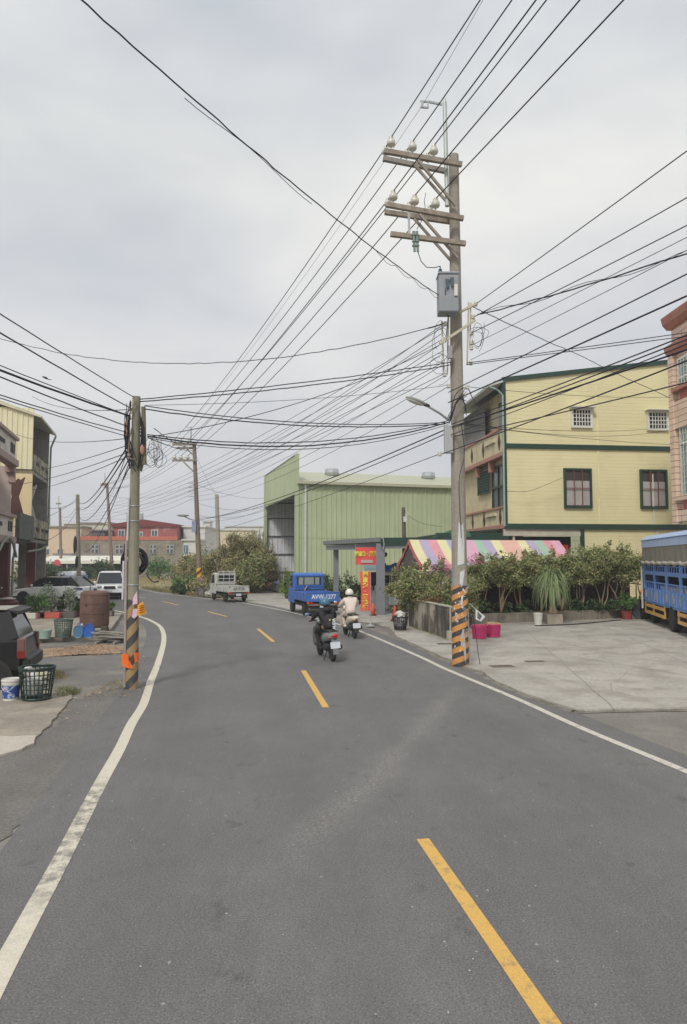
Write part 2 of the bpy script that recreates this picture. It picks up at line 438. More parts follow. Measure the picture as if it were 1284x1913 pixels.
# road shoulder (same asphalt, rougher) between the right line and the concrete lot
sh = [g(640,1168), g(690,1190), g(833,1256), g(964,1312), g(1086,1368), g(1284,1452), V((9,-6,0)), V((16,-6,0)), V((24,12.2,0)), g(1284,1300), g(1104,1310), g(964,1270), g(811,1205), g(700,1158)]
struct('road_shoulder', flat([(p.x,p.y) for p in sh], -.006), mat("shoulder_asphalt", S(124,120,113,1.0), var=.12, scale=.8, fine=.26, fscale=45, dirt=S(148,141,130,1), dirt_amt=.6, dscale=.9, dlo=.5, dhi=.64, bump=.4, bscale=60))

def paint(name, col, wear, zone=None):
    m = bpy.data.materials.new(name); m.use_nodes = True; N = m.node_tree.nodes; L = m.node_tree.links
    b = N['Principled BSDF']; b.inputs['Roughness'].default_value = .7
    t = N.new('ShaderNodeTexCoord'); n = N.new('ShaderNodeTexNoise'); n.inputs['Scale'].default_value = 7; n.inputs['Detail'].default_value = 8; n.inputs['Roughness'].default_value = .75
    L.new(t.outputs['Object'], n.inputs['Vector'])
    f = N.new('ShaderNodeMapRange'); f.inputs['From Min'].default_value = .56-wear; f.inputs['From Max'].default_value = .72-wear; f.inputs['To Min'].default_value = 0; f.inputs['To Max'].default_value = .8
    L.new(n.outputs['Fac'], f.inputs['Value']); fac = f.outputs[0]
    if zone:     # worn stretch between two distances along the road
        sp = N.new('ShaderNodeSeparateXYZ'); L.new(t.outputs['Object'], sp.inputs[0]); q = None
        a = N.new('ShaderNodeMapRange'); a.inputs['From Min'].default_value = zone[2]; a.inputs['From Max'].default_value = zone[3]; a.inputs['To Min'].default_value = 1.0; a.inputs['To Max'].default_value = .08
        L.new(sp.outputs['Y'], a.inputs['Value'])
        a2 = N.new('ShaderNodeMapRange'); a2.inputs['From Min'].default_value = zone[0]; a2.inputs['From Max'].default_value = zone[1]; a2.inputs['To Min'].default_value = .15; a2.inputs['To Max'].default_value = 1.0
        L.new(sp.outputs['Y'], a2.inputs['Value']); mu2 = N.new('ShaderNodeMath'); mu2.operation = 'MULTIPLY'; L.new(fac, mu2.inputs[0]); L.new(a2.outputs[0], mu2.inputs[1]); fac = mu2.outputs[0]; mu = N.new('ShaderNodeMath'); mu.operation = 'MULTIPLY'; L.new(fac, mu.inputs[0]); L.new(a.outputs[0], mu.inputs[1]); fac = mu.outputs[0]
    mi = N.new('ShaderNodeMixRGB'); L.new(fac, mi.inputs[0]); mi.inputs[1].default_value = (*col, 1); mi.inputs[2].default_value = (*S(112,110,106,1), 1)
    n3 = N.new('ShaderNodeTexNoise'); n3.inputs['Scale'].default_value = 80; n3.inputs['Detail'].default_value = 2; L.new(t.outputs['Object'], n3.inputs['Vector'])
    f3 = N.new('ShaderNodeMapRange'); f3.inputs['From Min'].default_value = .3; f3.inputs['From Max'].default_value = .7; f3.inputs['To Min'].default_value = .86; f3.inputs['To Max'].default_value = 1.1; L.new(n3.outputs['Fac'], f3.inputs['Value'])
    vm = N.new('ShaderNodeVectorMath'); vm.operation = 'SCALE'; L.new(mi.outputs[0], vm.inputs[0]); L.new(f3.outputs[0], vm.inputs['Scale'])
    L.new(vm.outputs[0], b.inputs['Base Color']); return m
struct('edge_line_outer', ribbon(RLc, .125, .004), paint("white_paint_outer", S(204,199,186,1), .05))
struct('edge_line_inner', ribbon(LLc, .15, .004), paint("white_paint_inner", S(212,205,186,1), .15, (5.0, 5.6, 7.6, 8.3)))
yp = paint("yellow_paint", S(214,172,92,1), .02)
dm = MB()
for (a, b) in [((790,1568),(1030,1915)), ((567,1253),(609,1322)), ((482,1175),(511,1199)), ((389,1143),(424,1152)), ((304,1124),(333,1130.5)), ((252,1114),(272,1117.5)), ((225,1106),(236,1108.5))]:
    A, B = g(*b), g(*a)
    if a == (790,1568): A = B + (A-B).normalized()*4.0
    dd = (B-A); n = V((dd.y, -dd.x, 0)).normalized()*.058
    dm.quad(*[V((q.x, q.y, .0045)) for q in (A+n, B+n, B-n, A-n)])
struct('centre_line', dm, yp)

# concrete lot on the right and the apron in front of the shelter and the warehouse
front = [(440,1121.5),(490,1129),(545,1140),(610,1153),(655,1160),(700,1165),(728,1174),(743,1190),(780,1207.5),(811,1221),(846,1238),(897,1256),(930,1275),(964,1290),(1019,1311),(1050,1320),(1074,1328),(1104,1329),(1190,1326),(1284,1324)]
lot = []
for i in range(len(front)-1):
    a, b = g(*front[i]), g(*front[i+1]); k = max(1, int((b-a).length/.25))
    for j in range(k):
        p = a.lerp(b, j/k); q = noise.noise(p*2.1)*.05 + noise.noise(p*6)*.03
        lot.append((p.x+q, p.y+q*.6))
lot += [g(1284,1324).xy[:]] + [(30, 12.0), (34, 66), (-6.5, 66), (-8.6, 52)]
struct('concrete_lot', flat(lot, .03, -.03), M_CONC)
# crumbled earth and grit along the broken edge of the slab
ed_ = [g(*p) for p in front[4:]]; edl = []
for i in range(len(ed_)-1):
    for j in range(6): p = ed_[i].lerp(ed_[i+1], j/6); edl.append(p + V((noise.noise(p*3)*.08, noise.noise(p*3+V((4,4,0)))*.08, 0)))
struct('slab_edge_dirt', ribbon(edl, .30, .003), mat("edge_dirt", S(112,105,94), var=.25, scale=2, fine=.3, fscale=20, dirt=S(136,134,126), dirt_amt=.8, dscale=3, dlo=.42, dhi=.55, bump=.3))
# joints and a few wandering cracks across the slab, filled with grime
jm = MB()
def thin_line(pts, wd_, z=.034):
    q = [V(p) for p in pts]; a, b = offset(q, -wd_/2), offset(q, wd_/2)
    for i in range(len(q)-1): jm.quad(*[(p.x, p.y, z) for p in (a[i], b[i], b[i+1], a[i+1])])
for (a, b) in [((905,1200),(1284,1262)), ((985,1180),(1150,1326)), ((1130,1170),(1284,1240)), ((690,1166),(800,1168))]:
    A_, B_ = g(*a, .03), g(*b, .03); n_ = 24
    thin_line([A_.lerp(B_, i/n_) + V((noise.noise(A_.lerp(B_, i/n_)*1.4)*.05, 0, 0)) for i in range(n_+1)], .014)
for sd_, (a, b) in enumerate([((1010,1262),(1250,1296)), ((930,1235),(1060,1210)), ((1120,1300),(1180,1250))]):
    A_, B_ = g(*a, .03), g(*b, .03); n_ = 40
    thin_line([A_.lerp(B_, i/n_) + V((0, noise.noise(V((i*.16, sd_*9, 0)))*.30, 0)) for i in range(n_+1)], .009)
struct('slab_joints', jm, mat("joint_grime", S(136,130,120), var=.25))
# joints, drain covers in the lot
mg = mat("rusty_iron", S(104,92,84), rough=.8, var=.2)
for (px, py, lx, ly, lab) in [(939,1245,.55,.32,'two-leaf dark drain grate in the concrete beside the big striped pole'), (1000,1236,.5,.22,'small drain cover in the middle of the concrete lot'), (833,1203,.5,.3,'worn drain cover beside the end of the stained garden wall')]:
    p = g(px, py, .03); dt = thing('drain_cover', lab, 'drain cover', p, R(8))
    fm = MB(); fm.box(-lx/2,lx/2,-ly/2,ly/2,0,.008); fm.build('frame', mat("lot_iron", S(120,112,104), var=.2), dt)
    gm = MB()
    for i in range(9): gm.box(-lx/2+.03+i*(lx-.06)/9, -lx/2+.05+i*(lx-.06)/9, -ly/2+.03, ly/2-.03, .008, .014)
    gm.build('grating', mg, dt)

# left side: old slabs, kerb and verge
def rough(pts, amp=.07, step=.12, seed=0):
    out = []; P = [g(*p) for p in pts]
    for i in range(len(P)):
        a, b = P[i], P[(i+1)%len(P)]; k = max(1, min(60, int((b-a).length/step)))
        for j in range(k):
            p = a.lerp(b, j/k); q = V((noise.noise(p*2.3+V((seed,0,0))), noise.noise(p*2.3+V((0,seed+7,0))), 0))*amp + V((noise.noise(p*8), noise.noise(p*8+V((3,3,0))), 0))*amp*.5
            out.append((p.x+q.x, p.y+q.y))
    return out
struct('old_slab', flat(rough([(-260,1300),(0,1288),(60,1284),(118,1289),(136,1305),(112,1330),(92,1352),(72,1378),(20,1380),(-260,1385)]), .02, -.02), M_OLDC)
struct('pale_slab', flat(rough([(-260,1385),(0,1378.5),(72,1377),(62,1392),(38,1404),(0,1414),(-260,1430)]), .026, -.02), M_PALEC)
struct('gravel_verge', flat(rough([(-200,1440),(75,1378),(100,1350),(140,1308),(180,1296),(224,1280),(272,1276),(262,1300),(235,1335),(190,1390),(120,1480),(-20,1590),(-400,1700)], .2), -.004), M_GRAVEL)
struct('kerb_slab', flat([g(*p).xy[:] for p in [(-200,1225),(60,1203),(100,1197),(192,1193),(206,1183),(222,1160),(228,1150),(-200,1140)]], .12, -.02), M_OLDC)
struct('dusty_patch', flat(rough([(78,1212),(150,1206),(205,1203),(228,1212),(222,1224),(150,1222),(84,1228)], .3), -.005), mat("dusty_soil", S(160,134,108,1), var=.25, scale=2, fine=.2))

# ================================================================ BUILDINGS
# ---- green warehouse
M_GRN = mat("green_sheet", S(176,186,152,1.03), rough=.45, var=.06, scale=.25, fine=.02, streak=.07, dirt=S(146,146,120,1), dirt_amt=.3, dscale=.4)
M_GRN2 = mat("green_trim", S(176,188,150,.95), rough=.45, var=.04)
M_GRY = mat("inner_sheet", S(206,208,212,1.1), rough=.5, var=.08, streak=.06)
M_ROOF = mat("pale_roof", S(206,208,180,.9), rough=.45, var=.05, streak=.04)
M_STEEL = mat("dark_steel", S(84,92,98), rough=.5)
M_GALV = mat("galvanised", S(190,194,198), rough=.35, metal=.5, var=.08)
def warehouse():
    Z0 = w(554, 1045, 46); t = thing('warehouse', 'big green corrugated metal warehouse with a tall open front', 'warehouse', (Z0.x, 46, 0), R(16))
    W_, L_, EV, PT, OP = 12.8, 24.0, 7.62, 9.5, 6.95
    MB().ribbed((0,0),(L_,0),.02,EV,.34,.065).build('side_wall', M_GRN, t)
    MB().ribbed((0,W_),(0,0),OP,PT,.22,.02).build('parapet', M_GRN, t)
    MB().box(-.06,.14,-.10,.42,0,PT+.04).box(-.06,.14,W_-.5,W_+.05,0,PT+.04).box(-.05,.10,.42,W_-.5,PT,PT+.05).box(-.05,.2,.42,W_-.5,OP-.1,OP).build('front_frame', M_GRN2, t)
    MB().ribbed((L_,W_),(0.2,W_),0,EV,.30,.03).ribbed((0.2,W_-.12),(L_,W_-.12),.0,EV,.30,.03).ribbed((L_,0),(L_,W_),0,EV,.3,.03).build('inner_wall', M_GRY, t)
    m = MB()
    for z in (1.4, 2.9, 4.4, 5.9, 7.2): m.box(.2,L_,W_-.24,W_-.17,z,z+.07)
    for x in range(6, 24, 6): m.box(x,x+.2,W_-.28,W_-.2,0,EV).box(x,x+.25,.1,.35,0,EV).beam((x+.12,.2,EV-.2),(x+.12,W_/2,9.0),.2,.3).beam((x+.12,W_/2,9.0),(x+.12,W_-.2,EV-.2),.2,.3)
    m.build('girts', M_STEEL, t)
    r = MB()
    hh = W_/2
    k = 60
    for i in range(k):
        a, b = .1+L_*i/k, .1+L_*(i+.85)/k
        r.quad((a,-.25,EV+.02),(b,-.25,EV+.02),(b,hh,9.15),(a,hh,9.15)); r.quad((a,W_+.2,EV+.02),(b,W_+.2,EV+.02),(b,hh,9.15),(a,hh,9.15))
        r.quad((b,-.25,EV+.05),(b+.06,-.25,EV+.05),(b+.06,hh,9.18),(b,hh,9.18))
    r.quad((.1,-.25,EV),(L_+.2,-.25,EV),(L_+.2,hh,9.13),(.1,hh,9.13)); r.quad((.1,W_+.2,EV),(L_+.2,W_+.2,EV),(L_+.2,hh,9.13),(.1,hh,9.13))
    r.build('roof', M_ROOF, t)
    MB().box(-.02,L_+.2,-.36,-.2,EV-.12,EV+.06).build('eave_gutter', mat("gutter_beige", S(184,182,158,.9), rough=.5, var=.06), t)
    for xx, zz in ((0,3.9),): MB().box(0,L_,-.052,-.048,zz,zz+.02).build('sheet_lap', mat("lap_shadow", S(120,128,98)), t)
    MB().box(.5,.62,-.2,-.06,0,EV-.1).build('downpipe', mat("pale_pipe", S(206,212,204), rough=.4), t)
    for x in (3.6, 11.3, 18.5):
        v = MB().lathe([(.0,.0),(.34,0),(.30,.22),(.42,.26),(.52,.42),(.50,.60),(.36,.76),(.0,.82)], 18, (x, 4.4, 8.45)).build('roof_ventilator', M_GALV, t, smooth=False)
        c = MB()
        for kx in range(18):
            a = 2*math.pi*kx/18; c.beam((x+.53*math.cos(a),4.4+.53*math.sin(a),8.76),(x+.46*math.cos(a+.15),4.4+.46*math.sin(a+.15),9.16),.02,.02)
        c.build('vane', mat("vane_shadow", S(120,124,126), metal=.4), v)
    # window low in the side wall with a grille
    wnd = MB().box(9.0,11.3,-.10,-.05,1.55,2.75).build('window', mat("dull_window", S(96,98,92), rough=.4), t)
    wm = MB()
    for i in range(12): wm.box(9.05+i*.2,9.07+i*.2,-.13,-.10,1.6,2.7)
    wm.box(8.95,11.35,-.14,-.1,1.5,1.56).box(8.95,11.35,-.14,-.1,2.74,2.8).build('grille', mat("window_grille", S(140,140,128), rough=.5), wnd)
    struct('warehouse_floor', flat([(0,0),(L_,0),(L_,W_),(0,W_)], .045, .031).xf(Matrix.Translation((Z0.x,46,0)) @ Matrix.Rotation(R(16),4,'Z')), mat("shed_floor", S(150,146,138)))
    return t
warehouse()

# ---- yellow house
M_YEL = mat("yellow_siding", S(220,212,168,1.0), rough=.5, var=.05, scale=.35, fine=0, dirt=S(190,180,140,1), dirt_amt=.35, dscale=.5)
M_DGRN = mat("dark_green_trim", S(40,72,60,.8), rough=.4, var=.08)
M_WHT = mat("white_trim", S(216,216,208), rough=.5, var=.05)
M_CREAM = mat("cream_render", S(206,194,158), rough=.8, var=.08, dirt=S(120,112,96), dirt_amt=.35, dscale=1.5, dlo=.52)
M_PINKT = mat("pink_tile_band", S(176,128,112), rough=.6, var=.08)
M_DARKG = glassy("dark_glass", (.02,.025,.03), .12)
M_GLASS = mat("curtained_glass", S(70,70,70), rough=.2, var=.05, streak=.25)
def window(parent, x0, x1, z0, z1, y, frame, bars=0, hb=0, pane=None, hood=False, depth=.12, curtains=False, framew=.11, barmat=None):
    wv = MB().box(x0-framew,x1+framew,y-depth,y-.002,z1,z1+framew).box(x0-framew,x1+framew,y-depth,y-.002,z0-framew,z0).box(x0-framew,x0,y-depth,y-.002,z0,z1).box(x1,x1+framew,y-depth,y-.002,z0,z1).build('window', frame, parent)
    MB().box(x0,x1,y-.035,y-.004,z0,z1).build('pane', pane or M_GLASS, wv)
    if curtains:
        c = MB(); n = 22
        for i in range(n):
            a = x0+(x1-x0)*i/n; c.box(a+.01, a+(x1-x0)/n*.62, y-.055,y-.036,z0+.05,z1-.5)
        c.build('curtain', mat("grey_curtain", S(214,212,208,1), var=.1), wv)
    if bars or hb:
        b = MB()
        for i in range(bars): a = x0+(x1-x0)*(i+1)/(bars+1); b.box(a-.018,a+.018,y-depth-.02,y-depth+.02,z0,z1)
        for i in range(hb): a = z0+(z1-z0)*(i+1)/(hb+1); b.box(x0,x1,y-depth-.015,y-depth+.015,a-.018,a+.018)
        b.build('grille', barmat or frame, wv)
    if hood: MB().box(x0-.18,x1+.2,y-.4,y-.003,z1+.1,z1+.14).build('hood', frame, wv)
    return wv
def yellow_house():
    Y0 = 33.0; X0 = w(947,1045,Y0).x; t = thing('house', 'yellow three-storey metal-clad house with dark green trim', 'house', (X0, Y0, 0), R(6.5))
    B1 = HC + 62/1300*Y0; B2 = HC + 214/1300*Y0; RT = HC + 338/1300*Y0; LW = 12.0; DP = 8.0
    def rt(x): return RT + x*.135
    for a, b in ((0,4.62),(4.70,LW)):
        MB().ribbed((a,0),(b,0),B1+.12,B2-.1,.17,.007,horiz=True).ribbed((a,0),(b,0),B2+.1,RT-.06,.17,.007,horiz=True).build('wall', M_YEL, t)
    tri = MB(); n = 40
    for i in range(n):   # gable strip under the sloping roof edge
        a, b = LW*i/n, LW*(i+1)/n; tri.quad((a,.004,RT-.06),(b,.004,RT-.06),(b,.004,rt(b)),(a,.004,rt(a)))
    tri.build('gable', M_YEL, t)
    MB().box(4.62,4.70,-.03,.02,B1+.1,rt(4.7)-.1).build('cover_strip', mat("yellow_strip", S(228,220,176)), t)
    gt = MB().box(-.06,LW,-.12,.05,B1-.14,B1+.12).box(-.06,LW,-.09,.05,B2-.12,B2+.1).box(-.1,.06,-.06,.08,B1+.12,B2-.12).box(-.1,.06,-.06,.08,B2+.1,RT+.05)
    gt.beam((-.1,-.04,RT+.05),(LW,-.04,rt(LW)+.05),.14,.2); gt.box(3.68,3.86,-.06,.05,.0,B1-.14); gt.build('trim', M_DGRN, t)
    MB().ribbed((3.86,0),(LW,0),.0,B1-.14,.17,.007,horiz=True).build('ground_wall', M_YEL, t)
    MB().box(9.9,9.98,-.04,0,0,B1-.14).box(7.55,7.63,-.04,0,0,B1-.14).box(7.4,7.46,-.05,-.01,B1+.1,B1+2.6).build('conduit', M_WHT, t)
    MB().box(-.1,3.68,-.02,.2,B1-.46,B1-.14).build('lintel', mat("grey_lintel", S(190,184,168)), t)
    # dark ground-floor opening with red frames and a mirror-like door
    MB().box(.1,3.6,.9,.95,0,B1-.46).build('entrance', glassy("dark_doorway", (.015,.014,.014), .4), t)
    MB().box(1.1,1.25,.6,.72,0,3.3).box(2.9,3.2,.3,.5,0,3.2).box(1.1,3.2,.5,.6,2.5,2.62).build('red_frame', mat("red_frame", S(170,58,44), rough=.5), t)
    MB().box(.0,.5,.3,.5,0,B1-.46).build('brick_pier', mat("brown_brick", S(140,84,64), var=.2, fscale=20), t)
    # windows: the upper two small and white, the lower two tall and green-framed
    window(t, 3.42, 4.28, 8.97, 9.72, 0, M_WHT, bars=5, hb=3, pane=M_DARKG, hood=True)
    window(t, 7.32, 8.2, 8.92, 9.68, 0, M_WHT, bars=5, hb=3, pane=M_DARKG, hood=True)
    for x0 in (2.98, 6.86):
        wv = window(t, x0, x0+1.2, 5.05, 6.78, 0, M_DGRN, bars=2, hb=1, curtains=True, framew=.1, barmat=mat("rusty_bars", S(122,66,54)))
    window(t, 10.2, 11.4, 5.05, 6.78, 0, M_DGRN, bars=2, hb=1, curtains=True, framew=.1, barmat=mat("rusty_bars", S(122,66,54)))
    MB().box(8.45,10.2,-.05,-.01,1.2,2.6).build('shutter_window', M_DARKG, t)
    # balcony front, seen edge-on
    fw = MB().box(.34,.44,0.05,DP,0,RT-.2).build('balcony_wall', M_CREAM, t)
    for (zb, zt) in ((B1-.05, B1+.98), (B2-.12-.28, B2+.95)):
        MB().box(-.02,.12,.08,DP,zb+.12,zt-.1).build('balcony_parapet', M_CREAM, t)
        MB().box(-.10,.2,.06,DP,zt-.1,zt).box(-.10,1.1,.06,DP,zb-.05,zb+.14).build('balcony_ledge', M_PINKT, t)
        for yy in (.7, 3.2, 5.2):
            dmn = MB().prism([(yy-.16,(zb+zt)/2),(yy,(zb+zt)/2-.4),(yy+.16,(zb+zt)/2),(yy,(zb+zt)/2+.4)], -.06, -.02, 'x')
            dmn.build('diamond_ornament', mat("dark_diamond", S(84,58,50)), t)
        MB().box(-.12,-.02,1.3,2.8,(zb+zt)/2+.1,(zb+zt)/2+.24).build('relief_bar', mat("relief_cream", S(206,196,164)), t)
    for yy in (2.4, 4.6): MB().box(-.02,.5,yy-.09,yy+.09,B2-1.0,B2-.4).build('bracket', M_PINKT, t)
    MB().ribbed((0.02,DP),(0.02,3.0),B2+.95,RT-.5,.12,.03).build('screen', mat("grey_screen", S(128,128,124), rough=.5, streak=.15), t)
    MB().box(.28,.335,.5,1.7,B2+.95,RT-.75).build('upper_window', M_DARKG, t)
    wf = MB()
    for yy in (.25, .95, 1.7, 2.6): wf.box(.22,.32,yy,yy+.09,B1+.98,B2-.75)
    wf.box(.215,.325,.25,2.69,B2-.80,B2-.70).box(.215,.325,.25,2.69,B1+2.0,B1+2.1); wf.build('window_frame', mat("black_frame", S(30,34,36), rough=.4), t)
    MB().box(.28,.33,.25,2.6,B1+.98,B2-.75).build('balcony_glass', mat("grey_glass", S(90,98,98), rough=.15), t)
    lt = MB()
    for i in range(14):
        lt.beam((.2,3.0+i*.15,B1+1.9),(.2,3.0+i*.15,B2-.8),.035,.05)
        if i < 12: lt.beam((.19,3.0,B1+1.95+i*.14),(.19,5.0,B1+1.95+i*.14),.035,.05)
    lt.build('green_lattice', mat("lattice_green", S(66,88,76,.7)), t)
    # overhanging eave and its gutter
    MB().prism([(-.75,RT-.32),(.1,RT-.02),(.1,RT+.06),(-.78,RT-.22)], -.1, DP, 'y').build('eave', mat("eave_metal", S(186,190,180), rough=.4, streak=.08), t)
    MB().tube([(-.72,-.12,RT-.35),(-.35,-.14,RT-.5),(-.12,-.14,RT-.75),(-.12,-.14,B1)], .045).build('downpipe', mat("pale_green_pipe", S(150,172,160)), t)
    # body behind
    MB().box(.9,LW,.6,DP,B1,RT-.2).build('body', M_CREAM, t)
    rf = MB(); rf.quad((-.5,-.1,RT-.05),(LW,-.1,rt(LW)+.15),(LW,DP,rt(LW)+.15),(-.5,DP,RT-.05)); rf.build('roof', M_DGRN, t)
    MB().box(-3.3,.9,.2,.5,B1-.55,B1-.32).prism([(-3.3,B1-.45),(.8,B1-.1),(.8,B1-.02),(-3.3,B1-.38)], .5, 4.5, 'y').build('canopy', M_DGRN, t)
    return t
yellow_house()

# ---- pink tiled house
def tile_mat(name, c, grout, sx, sz):
    m = bpy.data.materials.new(name); m.use_nodes = True; N = m.node_tree.nodes; L = m.node_tree.links; b = N['Principled BSDF']; b.inputs['Roughness'].default_value = .45
    t = N.new('ShaderNodeTexCoord'); mpn = N.new('ShaderNodeMapping'); mpn.inputs['Rotation'].default_value = (R(90), 0, R(0)); L.new(t.outputs['Object'], mpn.inputs[0])
    sp = N.new('ShaderNodeSeparateXYZ'); L.new(t.outputs['Object'], sp.inputs[0]); ad = N.new('ShaderNodeMath'); ad.operation = 'ADD'; L.new(sp.outputs['X'], ad.inputs[0]); L.new(sp.outputs['Y'], ad.inputs[1])
    cb = N.new('ShaderNodeCombineXYZ'); L.new(ad.outputs[0], cb.inputs['X']); L.new(sp.outputs['Z'], cb.inputs['Y'])
    br = N.new('ShaderNodeTexBrick'); br.inputs['Scale'].default_value = 1; br.inputs['Brick Width'].default_value = sx; br.inputs['Row Height'].default_value = sz; br.inputs['Mortar Size'].default_value = .014
    br.inputs['Color1'].default_value = (*c, 1); br.inputs['Color2'].default_value = (c[0]*.9, c[1]*.88, c[2]*.86, 1); br.inputs['Mortar'].default_value = (*grout, 1); L.new(cb.outputs[0], br.inputs['Vector'])
    n = N.new('ShaderNodeTexNoise'); n.inputs['Scale'].default_value = .9; L.new(t.outputs['Object'], n.inputs['Vector'])
    f3 = N.new('ShaderNodeMapRange'); f3.inputs['To Min'].default_value = .85; f3.inputs['To Max'].default_value = 1.12; L.new(n.outputs['Fac'], f3.inputs['Value'])
    vm = N.new('ShaderNodeVectorMath'); vm.operation = 'SCALE'; L.new(br.outputs['Color'], vm.inputs[0]); L.new(f3.outputs[0], vm.inputs['Scale']); L.new(vm.outputs[0], b.inputs['Base Color']); return m
def pink_house():
    Yb = 28.4; X0 = w(1262,850,Yb).x
    t = thing('house', 'pink tiled house with red cornices and white framed windows', 'house', (X0, Yb, 0), R(2))
    MT = tile_mat("pink_tiles", S(224,198,176,1.0), S(132,104,92), 1.6, .25); MR = mat("red_cornice", S(170,112,98), rough=.6, var=.12, fine=.1, fscale=8)
    D = -11.0; ZB = HC + 70/1300*Yb; ZT = HC + 446/1300*Yb
    MB().box(0,6,D,0,ZB,ZT).build('wall', MT, t)
    MB().box(1.9,6,D,-.05,0,ZB).build('ground_wall', MT, t)
    MB().prism([(-.36,ZT+.25),(-.30,ZT+.0),(-.12,ZT-.2),(6,ZT-.2),(6,ZT+.3),(-.36,ZT+.3)], D-.3, .15, 'y').build('cornice', MR, t)
    zc = HC + 395/1300*Yb
    MB().prism([(-.30,zc+.12),(-.26,zc-.08),(-.1,zc-.26),(.02,zc-.26),(.02,zc+.16),(-.30,zc+.16)], D, .1, 'y').build('lower_cornice', MR, t)
    fz = HC + 205/1300*Yb
    for (z0, z1, fl) in ((HC+318/1300*Yb, zc-.5, 1), (HC+115/1300*Yb, HC+250/1300*Yb, 0)):
        MB().box(-.16,.02,D,-.2,z0-1.65 if fl else z0-1.0,z0-.55).build('spandrel', MT, t)
        MB().box(-.05,.02,D+.4,-.6,z0-.55,z0-.15).build('red_panel', mat("red_panel", S(184,116,108)), t)
        MB().box(-.28,.02,D,-.35,z0-.16,z0).build('sill', MR if fl else MT, t)
        for yy in (-1.30, -4.2, -7.2):
            wv = MB().box(-.1,.0,yy-.75,yy-.68,z0,z1).box(-.1,.0,yy+.68,yy+.75,z0,z1).box(-.1,0,yy-.68,yy+.68,z1-.08,z1).box(-.1,0,yy-.68,yy+.68,z0,z0+.08).box(-.1,0,yy-.68,yy+.68,z1-.85,z1-.78).build('window', M_WHT, t)
            MB().box(-.04,-.01,yy-.68,yy+.68,z0+.08,z1-.08).build('pane', mat("green_pane", S(136,160,156), rough=.2), wv)
            gr = MB()
            for i in range(5): gr.box(-.12,-.1,yy-.68+.22*(i+1),yy-.66+.22*(i+1),z0,z1)
            for i in range(int((z1-z0)/.25)): gr.box(-.12,-.1,yy-.68,yy+.68,z0+.25*(i+1),z0+.25*(i+1)+.015)
            gr.build('grille', M_WHT, wv)
    MB().box(-.2,.02,-.34,.0,ZB-.1,zc-.3).build('pilaster', MT, t)
    return t
pink_house()

